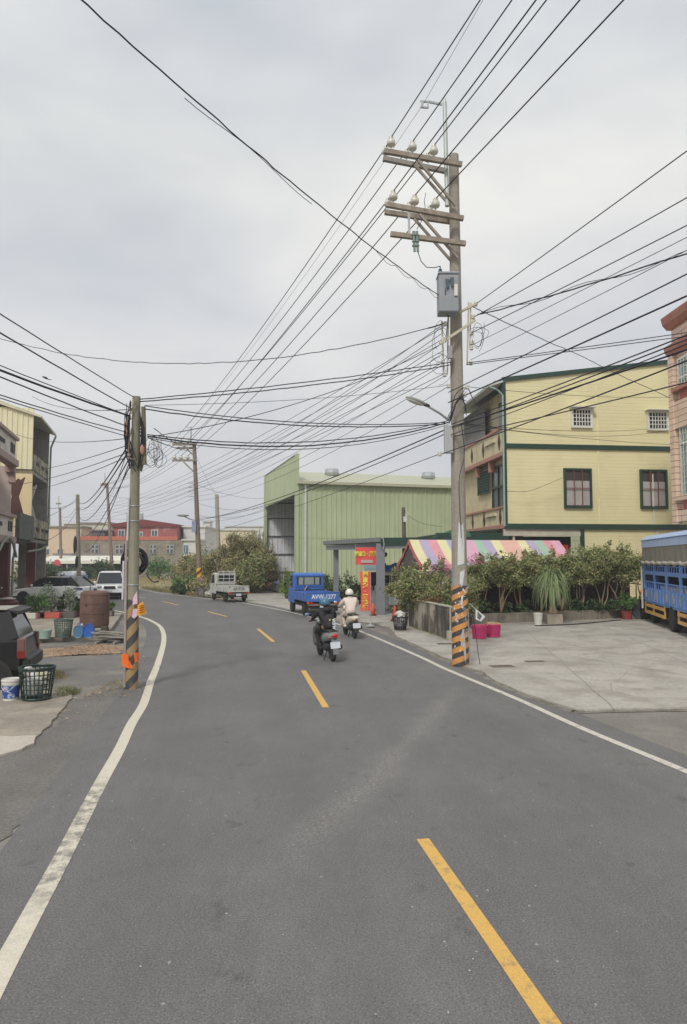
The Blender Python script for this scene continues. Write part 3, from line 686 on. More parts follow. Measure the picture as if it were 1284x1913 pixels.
# ---- left row: two shophouses sharing a facade line
FD = V((-.258,.966,0)).normalized(); FANG = math.atan2(FD.y, FD.x)
def left_house_far():
    t = thing('house', 'cream three-storey shophouse with corrugated top floor and hourglass balcony ornaments', 'house', (-18.72, 41.6, -.75), FANG); t.scale = (1.3, 1.3, 1.3)
    MC = mat("cream_wall", S(226,206,164,.95), rough=.7, var=.05, streak=.05); MCs = mat("cream_sheet", S(226,220,184,.95), rough=.5, var=.04, streak=.05)
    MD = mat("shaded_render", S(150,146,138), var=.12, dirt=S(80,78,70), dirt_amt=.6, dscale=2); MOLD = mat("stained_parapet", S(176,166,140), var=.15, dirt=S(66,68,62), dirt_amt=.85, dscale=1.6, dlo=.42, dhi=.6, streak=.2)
    # local x = along facade (away), local y = inward (left)
    MB().box(0,.15,1.25,9,3.45,6.65).box(0,.15,0,1.25,3.45,6.65).build('side_wall', MC, t)
    MB().ribbed((-.05,9),(-.05,0),6.65,9.5,.22,.03).build('side_cladding', MCs, t)
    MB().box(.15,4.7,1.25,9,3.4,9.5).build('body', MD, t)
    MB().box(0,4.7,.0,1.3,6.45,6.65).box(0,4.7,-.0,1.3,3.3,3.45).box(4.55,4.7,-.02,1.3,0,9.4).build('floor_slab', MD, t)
    MB().box(.1,4.6,-.04,.1,6.65,7.4).build('upper_parapet', MOLD, t)
    hs = MB()
    for a in (.7, 2.2, 3.6): hs.box(a,a+.8,-.06,-.04,6.95,7.12)
    for a in (.8, 2.4, 3.7): hs.box(a,a+.7,-.14,-.10,3.85,4.0)
    hs.build('slot', mat("dark_slot", S(50,46,42)), t)
    MB().box(.1,4.6,-.10,.06,3.5,4.4).build('parapet', MOLD, t)
    MB().box(-3.4,.1,-.12,.04,3.35,4.45).box(-3.4,.1,.04,1.2,3.25,3.36).build('side_balcony', mat("dark_mossy_panel", S(96,100,92), var=.2, dirt=S(50,54,48), dirt_amt=.6, dscale=2, streak=.25), t)
    for (xc, y_, m_) in ((-2.2,-.05,mat("brown_ornament", S(92,62,54), var=.15)), (.9,-.03,mat("white_ornament", S(206,204,194)))):
        ox = MB(); H = .85; zc = 5.2
        yc, hw_ = .30, .36
        ox.prism([(yc-hw_,zc+H),(yc-hw_*.5,zc+H-.14),(yc-hw_*.3,zc+H-.06),(yc,zc+H-.16),(yc+hw_*.3,zc+H-.06),(yc+hw_*.5,zc+H-.14),(yc+hw_,zc+H),(yc+hw_*.36,zc),(yc+hw_,zc-H),(yc-hw_,zc-H),(yc-hw_*.36,zc)], xc, xc+.14, 'x'); ox.build('hourglass_ornament', m_, t)
    rf = MB(); rf.prism([(-.34,9.15),(-.32,9.07),(1.5,9.62),(9,9.8),(9,9.9),(1.4,9.76)], -.2, 4.9, 'x'); rf.build('roof', mat("roof_edge", S(206,202,176), rough=.5), t)
    MB().tube([(4.8,-.32,9.05),(4.75,-.2,8.7),(4.72,-.1,8.4),(4.72,-.06,3.2),(2.5,-.1,3.0),(-.5,.0,2.85)], .05).build('downpipe', mat("old_pipe", S(140,150,130)), t)
    MB().ribbed((4.4,1.2),(.1,1.2),7.3,9.3,.2,.02).build('back_screen', mat("balcony_screen", S(128,126,116)), t)
    for x in (1.5,):
        MB().box(x,x+.34,.0,.4,.58,3.3).build('column', mat("dark_red_tile", S(92,44,40), rough=.5, var=.2, fine=.15, fscale=12), t)
    MB().box(.2,4.5,3.2,3.3,0,3.4).build('arcade_wall', mat('pale_arcade', S(196,200,180), var=.15), t)
    MB().box(.6,1.3,3.1,3.19,.58,2.7).build('shop_door', mat('salmon_door', S(190,110,90)), t)
    return t
def left_house_near():
    o = V((-18.72, 41.6, -.75)) - FD*4.1*1.3
    t = thing('house', 'nearest white and mauve shophouse at the left edge with an arched balcony', 'house', o, FANG); t.scale = (1.3, 1.3, 1.3)
    MW = mat("grey_white_render", S(214,206,196), var=.12, dirt=S(120,108,104), dirt_amt=.5, dscale=1.3); MM = mat("mauve_trim", S(170,146,140), rough=.7, var=.12)
    L = -9.0
    MB().box(L,0,-.02,.12,6.5,7.3).box(L,0,-.02,.12,3.4,4.15).build('parapet', MW, t)
    MB().box(L,.06,-.14,.2,7.3,7.42).box(L,.06,-.14,.25,6.25,6.5).box(L,.06,-.14,.2,4.15,4.28).box(L,.06,-.14,1.4,3.15,3.4).build('trim', MM, t)
    ar = MB()   # arched screen wall between balcony floors
    n = 14; xc, rad = -2.0, 1.15
    pts = [(xc+rad*math.cos(math.pi*i/n), 5.0+.75*math.sin(math.pi*i/n)) for i in range(n+1)]
    for i in range(n): ar.prism([(pts[i][0],pts[i][1]),(pts[i][0],6.25),(pts[i+1][0],6.25),(pts[i+1][0],pts[i+1][1])], 1.0, 1.15, 'y')
    ar.box(xc+rad,0,1.0,1.15,4.2,6.25).box(L,xc-rad,1.0,1.15,4.2,6.25); ar.box(-.12,0,.1,1.2,4.2,6.25); ar.build('arched_wall', mat("mauve_grey_wall", S(196,182,174)), t)
    MB().box(-.35,0,-.05,.3,6.0,6.3).box(-.2,0,-.05,.2,5.6,6.0).build('bracket', MM, t)
    s = MB()
    for x in (-.45,-.75,-1.05): s.box(x,x+.1,-.05,-.02,3.6,4.0).box(x,x+.1,-.05,-.02,6.7,7.1)
    s.box(-3.2,-2.2,-.05,-.02,3.75,3.9).box(-3.2,-2.2,-.05,-.02,6.85,7.0); s.build('slot', mat("dark_slot", S(50,46,42)), t)
    MB().box(L,-.15,1.16,8,3.4,7.0).build('body', mat("peach_inner", S(216,180,140)), t)
    for x in (-.62, -5.0): MB().box(x,x+.42,.0,.42,.58,3.2).build('column', mat("dark_red_tile", S(92,44,40)), t)
    MB().tube([(-.1,-.1,3.2),(-.15,-.12,2.8),(-.3,-.1,2.5),(-.3,-.1,0)], .045).build('downpipe', mat("old_pipe", S(140,150,130)), t)
    MB().box(L,-.2,3.4,3.5,0,3.2).build('shop_wall', mat("mint_wall", S(190,208,184)), t)
    MB().box(-6,-1.8,3.2,3.38,2.2,3.1).build('shop_sign', mat("green_sign", S(84,176,84)), t)
    MB().box(-1.5,-1.2,3.0,3.3,0,3.2).box(-8,-4,3.1,3.38,0,.8).build('red_post', mat("orange_red", S(190,86,60)), t)
    # awning arch
    aw = MB(); aw.tube([(-3.4,-.2,2.8),(-2.6,-.2,3.2),(-1.7,-.2,3.35),(-.9,-.2,3.1),(-.2,-.2,2.6)], .05); aw.build('awning_frame', mat("old_pipe", S(140,150,130)), t)
    return t
left_house_far(); left_house_near()

# ---- far row beyond the bend
M_WHB = mat("far_white", S(206,206,200), var=.06); M_PEA = mat("far_peach", S(212,190,164), var=.05)
def far_box(name, label, cat, px0, px1, ytop, Y, colm, depth=8, zb=0, wins=(), winm=None, roofm=None, ry=0.0, slope=0.0):
    a, b = w(px0, ytop, Y), w(px1, ytop, Y); t = thing(name, label, cat, ((a.x+b.x)/2, Y, 0), ry)
    hw = (b.x-a.x)/2; m = MB().box(-hw,hw,0,depth,zb,a.z)
    m.build('wall', colm, t)
    MB().box(-hw-.25,hw+.25,-.3,depth+.2,a.z,a.z+.22).build('roof', roofm or M_WHB, t)
    for (x0, x1, y0, y1) in wins:
        p, q = w(x0, y1, Y), w(x1, y0, Y); cx = (a.x+b.x)/2
        f = MB().box(p.x-cx-.12,q.x-cx+.12,-.08,-.003,p.z-.12,q.z+.12).build('window', winm or M_WHB, t)
        MB().box(p.x-cx,q.x-cx,-.12,-.08,p.z,q.z).box(0,0.001,0,.001,0,.001).build('pane', mat("far_pane", S(84,92,98), rough=.3), f)
        MB().box((p.x+q.x)/2-cx-.04,(p.x+q.x)/2-cx+.04,-.15,-.12,p.z,q.z).build('mullion', M_WHB, f)
    return t, hw, a.z
M_RED = mat("faded_red_wall", S(156,84,82), var=.14, scale=.4, dirt=S(196,168,158), dirt_amt=.7, dscale=.35, dlo=.55, dhi=.66, streak=.15)
M_SHED = mat("stained_grey_wall", S(142,134,118), var=.2, scale=.4, streak=.25, dirt=S(88,86,78), dirt_amt=.6, dscale=.6)
def red_building():
    t, hw, zt = far_box('building', 'old red and grey two-storey building beyond the field', 'building', 210, 331, 984, 104, M_RED, 10,
        wins=[(222,232,991,1002),(258,266,995,1001),(284,294,991,1001)], roofm=mat("dark_red_roof", S(120,50,50)))
    cx = t.location.x
    pr = MB().prism([(-hw-.25,zt+.2),(hw+.25,zt+.2),(hw+.25,zt+.35),(-hw*.05,zt+1.1),(-hw-.25,zt+.35)], -.3, 10, 'y').build('gable_roof', mat("dark_red_roof", S(120,50,50)), t)
    a, b = w(150,1009,100), w(343,1009,100)
    MB().box(a.x-cx,b.x-cx,-4,0,0,a.z).build('lower_wall', M_SHED, t)
    MB().box(a.x-cx,b.x-cx-.9,-4.05,-3.7,a.z,a.z+.55).build('red_balustrade', mat("red_parapet", S(190,108,88), var=.1), t)
    for (x0,x1) in ((172,184),(217,230),(281,292),(312,324)):
        p, q = w(x0,1033,100), w(x1,1019,100)
        f = MB().box(p.x-cx-.1,q.x-cx+.1,-4.12,-4.003,p.z-.1,q.z+.1).build('window', mat("old_frame", S(168,166,158)), t)
        MB().box(p.x-cx,q.x-cx,-4.16,-4.12,p.z,q.z).build('pane', mat("far_pane", S(84,92,98)), f)
        MB().box((p.x+q.x)/2-cx-.05,(p.x+q.x)/2-cx+.05,-4.19,-4.16,p.z,q.z).box(p.x-cx,q.x-cx,-4.19,-4.16,(p.z+q.z)/2,(p.z+q.z)/2+.1).build('mullion', M_WHB, f)
    p = w(192,998,103); MB().box(p.x-cx-1.0,p.x-cx+.9,-2.8,0,a.z,p.z+.4).build('annexe', mat("dim_annexe", S(96,90,88)), t)
    MB().box(p.x-cx-1.2,p.x-cx+1.3,-3,0,p.z+.4,p.z+.6).build('annexe_roof', mat("grey_annexe_roof", S(120,116,116)), t)
    for x in (-3.4, -1.4): MB().cone((x,3,zt+.7),(x,3,zt+2.2),.3,.3,10).build('water_tank', M_GALV, t)
red_building()
far_box('building', 'long peach building with small windows behind the poles at far left', 'building', 60, 152, 985, 112, M_PEA, 9, wins=[(82,92,1026,1036),(108,118,1026,1036)], roofm=mat("far_roof_grey", S(150,146,140)))
far_box('building', 'small orange rooftop room above the peach building', 'building', 120, 143, 979, 118, mat("far_orange", S(212,180,130)), 4, wins=[(130,137,981,987)])
far_box('building', 'plain cream building left of the red one', 'building', 150, 205, 978, 116, mat("far_cream", S(200,196,180)), 9, roofm=mat("far_roof_grey", S(150,146,140)))
far_box('building', 'white building with a blue window behind the second striped pole', 'building', 343, 383, 985, 106, M_WHB, 9, wins=[(357,364,1018,1030)])
far_box('building', 'low white house with blue shutter beside the red building', 'building', 343, 372, 1010, 100, M_WHB, 5, wins=[(345,350,1020,1032)], winm=mat("blue_shutter", S(70,150,186)))
far_box('building', 'long pale rooftop block right of the far poles', 'building', 376, 470, 991, 140, mat("far_pale_yellow", S(210,200,170)), 9, wins=[(384,390,993,999)])
far_box('building', 'pale block partly behind the thicket near the warehouse', 'building', 420, 500, 984, 160, M_WHB, 9)
far_box('building', 'white stair tower on the pale far block', 'building', 380, 392, 975, 138, M_WHB, 3)
# long market shed with white awning
def market_shed():
    Y = 88; a, b = w(70,1045,Y), w(232,1045,Y); cx = (a.x+b.x)/2; hw = (b.x-a.x)/2
    t = thing('market_shed', 'long low shed with a white awning behind the parked cars', 'shed', (cx, Y, 0))
    MB().box(-hw,hw,4,6,0,2.4).build('wall', mat("shed_dim", S(70,74,76)), t)
    MB().prism([(0,1.95),(0,2.35),(4.6,3.0),(4.6,2.9)], -hw, hw, 'x').build('awning', mat("white_awning", S(222,220,206)), t)
    MB().box(-hw,hw,4.5,4.7,2.9,3.3).build('fascia', mat("shed_fascia", S(130,124,120)), t)
    pm = MB()
    for i in range(7): pm.box(-hw+i*hw/3-.08,-hw+i*hw/3+.08,.2,.36,0,2.1)
    pm.build('posts', mat("shed_post", S(150,148,142)), t)
    for x in (-6.5, -2.5): MB().box(x,x+2.6,3.5,3.9,0,1.9).build('stall_shelf', mat("stall_teal", S(50,90,92)), t)
market_shed()
def low_wall(): 
    a, b = w(296,1045,92), w(338,1045,92)
    t = MB().box(a.x,b.x,92,92.3,0,1.9).build('field_wall', mat("far_plaster", S(178,170,158), var=.15), None); tag(t, 'low pale plaster wall at the back of the dry field', 'wall')
low_wall()
# ================================================================ UTILITY POLES
M_POLE = mat("pole_concrete", S(150,143,131,1.0), rough=.85, var=.1, scale=1.2, fine=.14, fscale=22, streak=.16, bump=.2, bscale=30)
M_POLE2 = mat("pole_brown", S(132,116,102,1.0), rough=.85, var=.12, streak=.15, fine=.1)
M_ARM = mat("rusty_arm", S(150,138,124), rough=.75, metal=.1, var=.2, scale=5, dirt=S(178,172,160), dirt_amt=.5, dscale=5)
M_GST = mat("galvanised_steel", S(168,172,172), rough=.45, metal=.3, var=.1)
M_INS = mat("porcelain", S(206,204,190), rough=.3, coat=.3, var=.06)
M_CAB = mat("cable_black", (.018,.017,.03), rough=.6, var=0, fine=0)
M_CABT = mat("cable_tan", S(150,124,96), rough=.6)
def stripe_mat(name, period, c1, c2, wear=.4, sgn=1):
    m = bpy.data.materials.new(name); m.use_nodes = True; N = m.node_tree.nodes; L = m.node_tree.links; b = N['Principled BSDF']; b.inputs['Roughness'].default_value = .5
    t = N.new('ShaderNodeTexCoord'); sp = N.new('ShaderNodeSeparateXYZ'); L.new(t.outputs['Object'], sp.inputs[0])
    at = N.new('ShaderNodeMath'); at.operation = 'ARCTAN2'; L.new(sp.outputs['Y'], at.inputs[0]); L.new(sp.outputs['X'], at.inputs[1])
    a = N.new('ShaderNodeMath'); a.operation = 'MULTIPLY'; L.new(at.outputs[0], a.inputs[0]); a.inputs[1].default_value = -2*sgn/(2*math.pi)
    z = N.new('ShaderNodeMath'); z.operation = 'DIVIDE'; L.new(sp.outputs['Z'], z.inputs[0]); z.inputs[1].default_value = period
    s = N.new('ShaderNodeMath'); s.operation = 'ADD'; L.new(a.outputs[0], s.inputs[0]); L.new(z.outputs[0], s.inputs[1])
    f = N.new('ShaderNodeMath'); f.operation = 'FRACT'; L.new(s.outputs[0], f.inputs[0])
    gt = N.new('ShaderNodeMapRange'); gt.inputs['From Min'].default_value = .50; gt.inputs['From Max'].default_value = .53; L.new(f.outputs[0], gt.inputs['Value'])
    mi = N.new('ShaderNodeMixRGB'); L.new(gt.outputs[0], mi.inputs[0]); mi.inputs[1].default_value = (*c1, 1); mi.inputs[2].default_value = (*c2, 1)
    n = N.new('ShaderNodeTexNoise'); n.inputs['Scale'].default_value = 9; n.inputs['Detail'].default_value = 7; L.new(t.outputs['Object'], n.inputs['Vector'])
    w_ = N.new('ShaderNodeMapRange'); w_.inputs['From Min'].default_value = .56; w_.inputs['From Max'].default_value = .66; w_.inputs['To Max'].default_value = wear; L.new(n.outputs['Fac'], w_.inputs['Value'])
    m2 = N.new('ShaderNodeMixRGB'); L.new(w_.outputs[0], m2.inputs[0]); L.new(mi.outputs[0], m2.inputs[1]); m2.inputs[2].default_value = (*S(140,128,112), 1)
    L.new(m2.outputs[0], b.inputs['Base Color']); return m
M_STR1 = stripe_mat("orange_black_band", .25, S(206,146,78,.95), (.05,.05,.052), .6)
M_STR2 = stripe_mat("ochre_black_band", .40, S(160,134,94,.95), (.06,.06,.062), .5)
M_STR3 = stripe_mat("yellow_red_band", .5, S(226,186,60), S(120,40,34), .2)

def shaft(t, base, top, r0, r1, m, name='shaft'):
    b = V(base); v = V(top) - b
    n = 24; mb = MB(); mb.cone((0,0,0), v, r0, r1, 20); k = mb.build(name, m, t)
    for p in k.data.polygons: p.use_smooth = len(p.vertices) == 4
    ec = k.modifiers.new('e', 'EDGE_SPLIT'); ec.split_angle = R(40)
    return k
def band(t, top_v, r0, r1, z0, z1, H, m, name='warning_band'):
    mb = MB(); k = 6
    for i in range(k):
        a, b = z0+(z1-z0)*i/k, z0+(z1-z0)*(i+1)/k
        ra, rb = r0+(r1-r0)*a/H+.006, r0+(r1-r0)*b/H+.006
        mb.cone(top_v*(a/H), top_v*(b/H), ra, rb, 24, cap=False)
    o = mb.build(name, m, t, smooth=True); return o
def patch(t, top_v, r0, r1, H, poly, m, name, lift=.012):
    # poly: (angle deg around the pole, height) - a torn paper stuck to the curved shaft
    mb = MB(); c = (sum(p[0] for p in poly)/len(poly), sum(p[1] for p in poly)/len(poly))
    def P(a, z, l):
        r = r0+(r1-r0)*z/H+l; q = top_v*(z/H); return V((q.x+r*math.cos(R(a)), q.y+r*math.sin(R(a)), z))
    n = len(poly)
    for i in range(n):
        a, b = poly[i], poly[(i+1)%n]; K = 5
        for k in range(K):
            p = (a[0]+(b[0]-a[0])*k/K, a[1]+(b[1]-a[1])*k/K); q = (a[0]+(b[0]-a[0])*(k+1)/K, a[1]+(b[1]-a[1])*(k+1)/K)
            for s in range(3):
                f0, f1 = s/3, (s+1)/3
                l = lambda u, f: (u[0]+(c[0]-u[0])*f, u[1]+(c[1]-u[1])*f)
                mb.quad(P(*l(p,f0),lift), P(*l(q,f0),lift), P(*l(q,f1),lift), P(*l(p,f1),lift))
    return mb.build(name, m, t)
def insulator(par, p, s=1.0):
    pr = [(.0,.0),(.02,0),(.02,.05),(.09,.06),(.108,.10),(.10,.17),(.075,.205),(.05,.21),(.062,.24),(.055,.275),(.0,.28)]
    return MB().lathe([(r*s, z*s) for r, z in pr], 14, p).build('insulator', M_INS, par, smooth=True)
def crossarm(t, a, b, s=.09, m=None): return MB().beam(a, b, s, s*1.1).build('crossarm', m or M_ARM, t)

# ---- the big pole on the right
P1b = g(861, 1244); P1t = w(848, 290, P1b.y+.1)
t1 = thing('utility_pole', 'tall concrete power pole with a transformer and orange and black striped foot', 'utility pole', P1b)
T1 = P1t - P1b; H1 = T1.z; r10, r11 = .196, .12
shaft(t1, (0,0,0), T1, r10, r11, M_POLE); band(t1, T1, r10, r11, .0, 1.88, H1, M_STR1)
def L1(px, py, dy=0.0): return w(px, py, P1b.y + dy) - P1b      # local point near the pole
M_PAPER = mat("torn_paper", S(206,208,206), rough=.8, var=.08); M_ORG = mat("orange_dot", S(240,164,50))
patch(t1, T1, r10, r11, H1, [(-112,2.35),(-62,2.40),(-58,2.9),(-66,3.36),(-80,3.3),(-100,3.38),(-108,2.9)], M_PAPER, 'sticker')
patch(t1, T1, r10, r11, H1, [(-100,1.95),(-82,1.86),(-66,2.1),(-60,2.26),(-96,2.2)], M_PAPER, 'sticker')
patch(t1, T1, r10, r11, H1, [(-92,1.48),(-84,1.4),(-78,1.6),(-72,1.66),(-90,1.64)], M_PAPER, 'sticker', .02)
patch(t1, T1, r10, r11, H1, [(-98,.52),(-82,.42),(-66,.08),(-62,.34),(-66,.60),(-74,.78),(-90,.62)], mat("silver_sticker", S(178,180,184)), 'sticker', .016)
patch(t1, T1, r10, r11, H1, [(-104,.62),(-84,.50),(-80,.62),(-72,.86),(-82,.88)], mat("silver_sticker", S(178,180,184)), 'sticker', .018)
for a, z in ((-86,.63),(-89,.42)):
    patch(t1, T1, r10, r11, H1, [(a+14*math.cos(u*math.pi/4), z+.048*math.sin(u*math.pi/4)) for u in range(8)], M_ORG, 'sticker', .024)
random.seed(3)
for i in range(46):
    sc = MB()     # scraps of torn notices on the striped foot
    a, z = random.uniform(-165,-20), random.uniform(1.02,1.85) if i < 40 else random.uniform(.3,.9); wd_, h = random.uniform(3,11), random.uniform(.008,.05)
    if random.random() < .3: wd_, h = 2.5, random.uniform(.06,.14)
    for k in range(3):
        a0, a1 = a+wd_*k/3, a+wd_*(k+1)/3; r = r10+(r11-r10)*z/H1+.022; q = T1*(z/H1)
        P = lambda A, Z: V((q.x+r*math.cos(R(A)), q.y+r*math.sin(R(A)), Z))
        sk = random.uniform(-.006,.006); sc.quad(P(a0,z+sk), P(a1,z-sk), P(a1,z+h), P(a0,z+h))
    sc.build('paper_scrap', mat("scrap_white", S(222,224,222)), t1)
MB().cone(L1(879,1244,-.1), L1(863,930,.12), .025, .022, 8).build('conduit', mat("conduit_grey", S(150,146,142)), t1)
MB().tube([L1(880,1130,-.1), L1(889,1180,-.12), L1(893,1215,-.2), L1(897,1241,-.3)], .008).build('ground_wire', M_CAB, t1)
MB().cone(L1(846,1096,-.02), L1(846,1062,-.02), .022, .022, 8).build('conduit', mat("blue_pipe", S(96,140,190)), t1)
# crossarms: two pairs and one single
def arm1(pa, pb, da, db): 
    return L1(*pa, da), L1(*pb, db)
arms = {}
for key, pa, pb, da, db in [('a',(718,282),(863,307),-.55,-.25), ('b',(716,296),(836,320),.0,.22), ('c',(722,382),(866,408),-.55,-.25), ('d',(719,396),(842,414),.0,.22), ('e',(730,437),(870,455),-.5,-.25)]:
    A, B = L1(*pa, da), L1(*pb, db); arms[key] = crossarm(t1, A, B, .10, M_ARM if key != 'b' else mat("grey_arm", S(150,146,138), metal=.2))
    arms[key+'p'] = (A, B)
INS1 = {}
for key, pp in (('a', [(731,276),(771,284),(811,291)]), ('c', [(735,377),(775,385),(814,391)])):
    for i, (px, py) in enumerate(pp):
        p = L1(px, py, -.52+.1*i); insulator(arms[key], p); INS1[key+str(i)] = P1b + p + V((0,0,.26))
for key, pp in (('b', [(721,291),(760,297),(800,304)]), ('d', [(725,389),(765,396),(803,403)])):
    for i, (px, py) in enumerate(pp):
        p = L1(px, py, .02+.08*i) ; insulator(arms[key], p, .9); INS1[key+str(i)] = P1b + p + V((0,0,.22))
for a, b, da, db in [((772,305),(838,380),.05,.05),((780,298),(852,384),-.45,-.15),((774,408),(842,486),.05,.05),((784,400),(856,482),-.45,-.15)]:
    MB().beam(L1(*a,da), L1(*b,db), .05, .06).build('brace', mat("brace_tan", S(154,144,132), var=.15), t1)
MB().beam(L1(764,398,-.45), L1(765,438,-.45), .05,.05).build('brace', M_GST, t1)
MB().cone(L1(831,190,-.02), L1(836,385,-.14), .05, .055, 10).cone(L1(831,190,-.02), L1(831,183,-.02), .035,.02,8).build('riser', mat("riser_grey", S(176,184,180), rough=.5, metal=.2), t1)
ga = MB().beam(L1(826,195,-.05), L1(802,190,-.1), .035,.05).build('ground_wire_bracket', M_GST, t1)
MB().beam(L1(786,189,-.15),L1(802,190,-.1),.03,.04).beam(L1(786,200,-.15),L1(800,201,-.1),.03,.04).beam(L1(789,189,-.15),L1(789,200,-.15),.05,.04).beam(L1(800,190,-.1),L1(800,201,-.1),.04,.04).build('clamp', M_GST, ga)
# cut-out fuse and transformer
cu = MB(); 
for px in (773, 779): cu.cone(L1(px,432,-.5), L1(px+2,470,-.5), .035,.03,8).lathe([(.05,0),(.05,.03)],10,L1(px,440,-.5)).lathe([(.05,0),(.05,.03)],10,L1(px+1,452,-.5)).lathe([(.05,0),(.05,.03)],10,L1(px+1,460,-.5))
cu.build('fuse_cutout', mat("fuse_green", S(130,148,136)), t1)
tb = L1(837,586,-.42)
tf = MB().box(tb.x-.235,tb.x+.235,tb.y-.21,tb.y+.2,tb.z-.02,tb.z+.88).box(tb.x-.25,tb.x+.25,tb.y-.225,tb.y+.215,tb.z+.881,tb.z+.95).build('transformer', mat("transformer_grey", S(146,152,158), rough=.55, var=.08, dirt=S(176,140,126), dirt_amt=.35, dscale=3, dlo=.55), t1, bevel=.06, seg=4)
MB().lathe([(.03,0),(.06,.02),(.03,.04),(.06,.06),(.03,.08),(.055,.10),(.03,.12),(.05,.14),(.02,.16),(.015,.22)],12,tb+V((-.17,0,.93))).lathe([(.03,0),(.03,.16)],8,tb+V((-.03,-.24,.55))).lathe([(.03,0),(.03,.16)],8,tb+V((.07,-.24,.60))).build('bushing', mat("bushing_blue", S(92,118,130), rough=.3), tf)
lg = MB()
for (x,z) in ((-.05,.74),(.07,.78)): lg.prism([(x-.04,z),(x+.04,z),(x+.02,z-.22),(x-.02,z-.22)],tb.y-.27,tb.y-.25,'y')
lg.v = [V((p.x+tb.x, p.y, p.z+tb.z)) for p in lg.v]; lg.build('lifting_lug', mat("slate", S(80,92,106)), tf)
MB().box(tb.x+.12,tb.x+.2,tb.y-.25,tb.y-.2,tb.z+.35,tb.z+.62).build('nameplate', M_WHT, tf)
MB().tube([L1(781,470,-.5),L1(787,488,-.5),L1(797,499,-.5),L1(812,500,-.48),L1(823,497,-.45)], .01).tube([L1(836,590,-.45),L1(832,540,-.68),L1(842,520,-.66)],.009).tube([L1(857,560,-.3),L1(838,585,-.4),L1(833,640,-.3)],.01).build('jumper_wire', M_CAB, t1)
MB().tube([L1(796,360,-.2),L1(793,374,-.2),L1(796,400,-.2),L1(779,428,-.4)], .008).build('jumper_wire', M_CAB, t1)
# low-voltage racks
rk = MB().cone(L1(876,565,-.25),L1(873,682,-.2),.02,.02,8).cone(L1(880,565,-.2),L1(878,650,-.2),.015,.015,8).cone(L1(826,600,-.1),L1(829,700,-.1),.02,.02,8).cone(L1(838,592,-.15),L1(836,700,-.15),.02,.02,8).beam(L1(822,642,-.35),L1(888,598,-.25),.06,.06).beam(L1(858,584,-.2),L1(892,566,-.3),.05,.05).build('service_rack', mat("rack_cream", S(196,190,168), metal=.1), t1)
for (px, py) in [(889,568),(884,592),(881,622),(881,640),(881,650),(880,678),(832,605),(828,634),(828,675),(831,700),(838,721),(873,723),(822,848)]:
    MB().lathe([(.0,-.05),(.04,-.05),(.05,-.03),(.03,-.0),(.05,.03),(.04,.05),(0,.05)],10,L1(px,py,-.25)).build('spool_insulator', M_INS, rk, smooth=True)
MB().box(-.05,.05,-.04,.04,-.15,.15).xf(Matrix.Translation(L1(841,658,-.28))).build('meter_box', mat("box_grey", S(150,154,152), rough=.5), t1)
MB().box(-.10,.10,-.08,.08,-.33,.33).xf(Matrix.Translation(L1(838,821,-.2))).build('junction_box', mat("box_light_grey", S(172,174,174), rough=.5, var=.05), t1, bevel=.015)
# messy loops
random.seed(11)
lp = MB()
for i in range(13):
    s = -1 if i < 7 else 1; cx_, cy_ = (822 if s < 0 else 893), random.uniform(610, 690 if s < 0 else 650)
    a = random.uniform(6, 22); b = random.uniform(10, 34); ph = random.uniform(0,6.28); pts = []
    for k in range(7):
        u = ph + k*.6; pts.append(L1(cx_+a*math.cos(u)*.9+random.uniform(-2,2), cy_+b*math.sin(u), random.uniform(-.45,-.25)))
    lp.tube(catmull(pts, 3), .005, 5)
for s in range(7):
    pts = [L1(840+random.uniform(-3,3), 785+random.uniform(-8,10), -.3), L1(850+s*2, 760-s*4, -.34), L1(872, 722+s*9, -.2)]
    lp.tube(catmull(pts,5), .008, 5)
lp.tube(catmull([L1(840,790,-.3),L1(850,740,-.35),L1(872,724,-.2),L1(884,745,-.2),L1(900,765,-.2)],5),.011,6)
lp.tube(catmull([L1(862,1005,-.3),L1(858,900,-.28),L1(868,850,-.2),L1(862,790,-.26)],5),.009,6)
lp.build('loose_wires', M_CAB, t1)
# street lamp arm
la = MB().tube([L1(840,786,-.2),L1(822,772,-.35),L1(798,758,-.5)], .028, 8).build('lamp_arm', M_GST, t1)
hd = V(L1(778,749,-.62)); dirv = (L1(757,742,-.75)-L1(800,759,-.5)).normalized()
q = dirv.to_track_quat('X','Z').to_matrix().to_4x4()
MB().ell((0,0,0),(.29,.10,.055),18,8).xf(Matrix.Translation(hd) @ q).build('lamp_head', mat("lamp_grey", S(150,152,144), rough=.4), la, smooth=True)
MB().ell((.02,0,-.03),(.24,.08,.05),16,8).xf(Matrix.Translation(hd) @ q).build('lamp_lens', mat("lamp_lens", S(204,206,196), rough=.2), la, smooth=True)
MB().cone((-.36,0,0),(-.22,0,0),.035,.045,10).xf(Matrix.Translation(hd) @ q).build('lamp_collar', mat("lamp_collar", S(60,60,64)), la)
# small tied poster fluttering at the foot
pst = thing('paper_notice', 'tilted white paper notice tied beside the big striped pole', 'notice', P1b)
pp = [L1(889,1137,-.1), L1(907,1152,-.1), L1(899,1161,-.1), L1(889,1157,-.1)]
m_ = MB(); m_.add([p for p in pp]+[p+V((0,.006,0)) for p in pp],[(0,1,2,3),(7,6,5,4),(0,4,5,1),(1,5,6,2),(2,6,7,3),(3,7,4,0)]).build('sheet', M_PAPER, pst)
n_ = MB()
for i in range(4):
    a = pp[0].lerp(pp[3], .25+.17*i)+V((.03,-.004,0)); b = pp[1].lerp(pp[2], .25+.17*i)+V((-.03,-.004,0)); n_.beam(a.lerp(b,.1), a.lerp(b,.8), .004, .02)
n_.build('print', mat("print_black", (.03,.03,.03)), pst)
MB().tube([L1(878,1128,-.1), L1(889,1138,-.1)], .006).build('string', M_PAPER, pst)

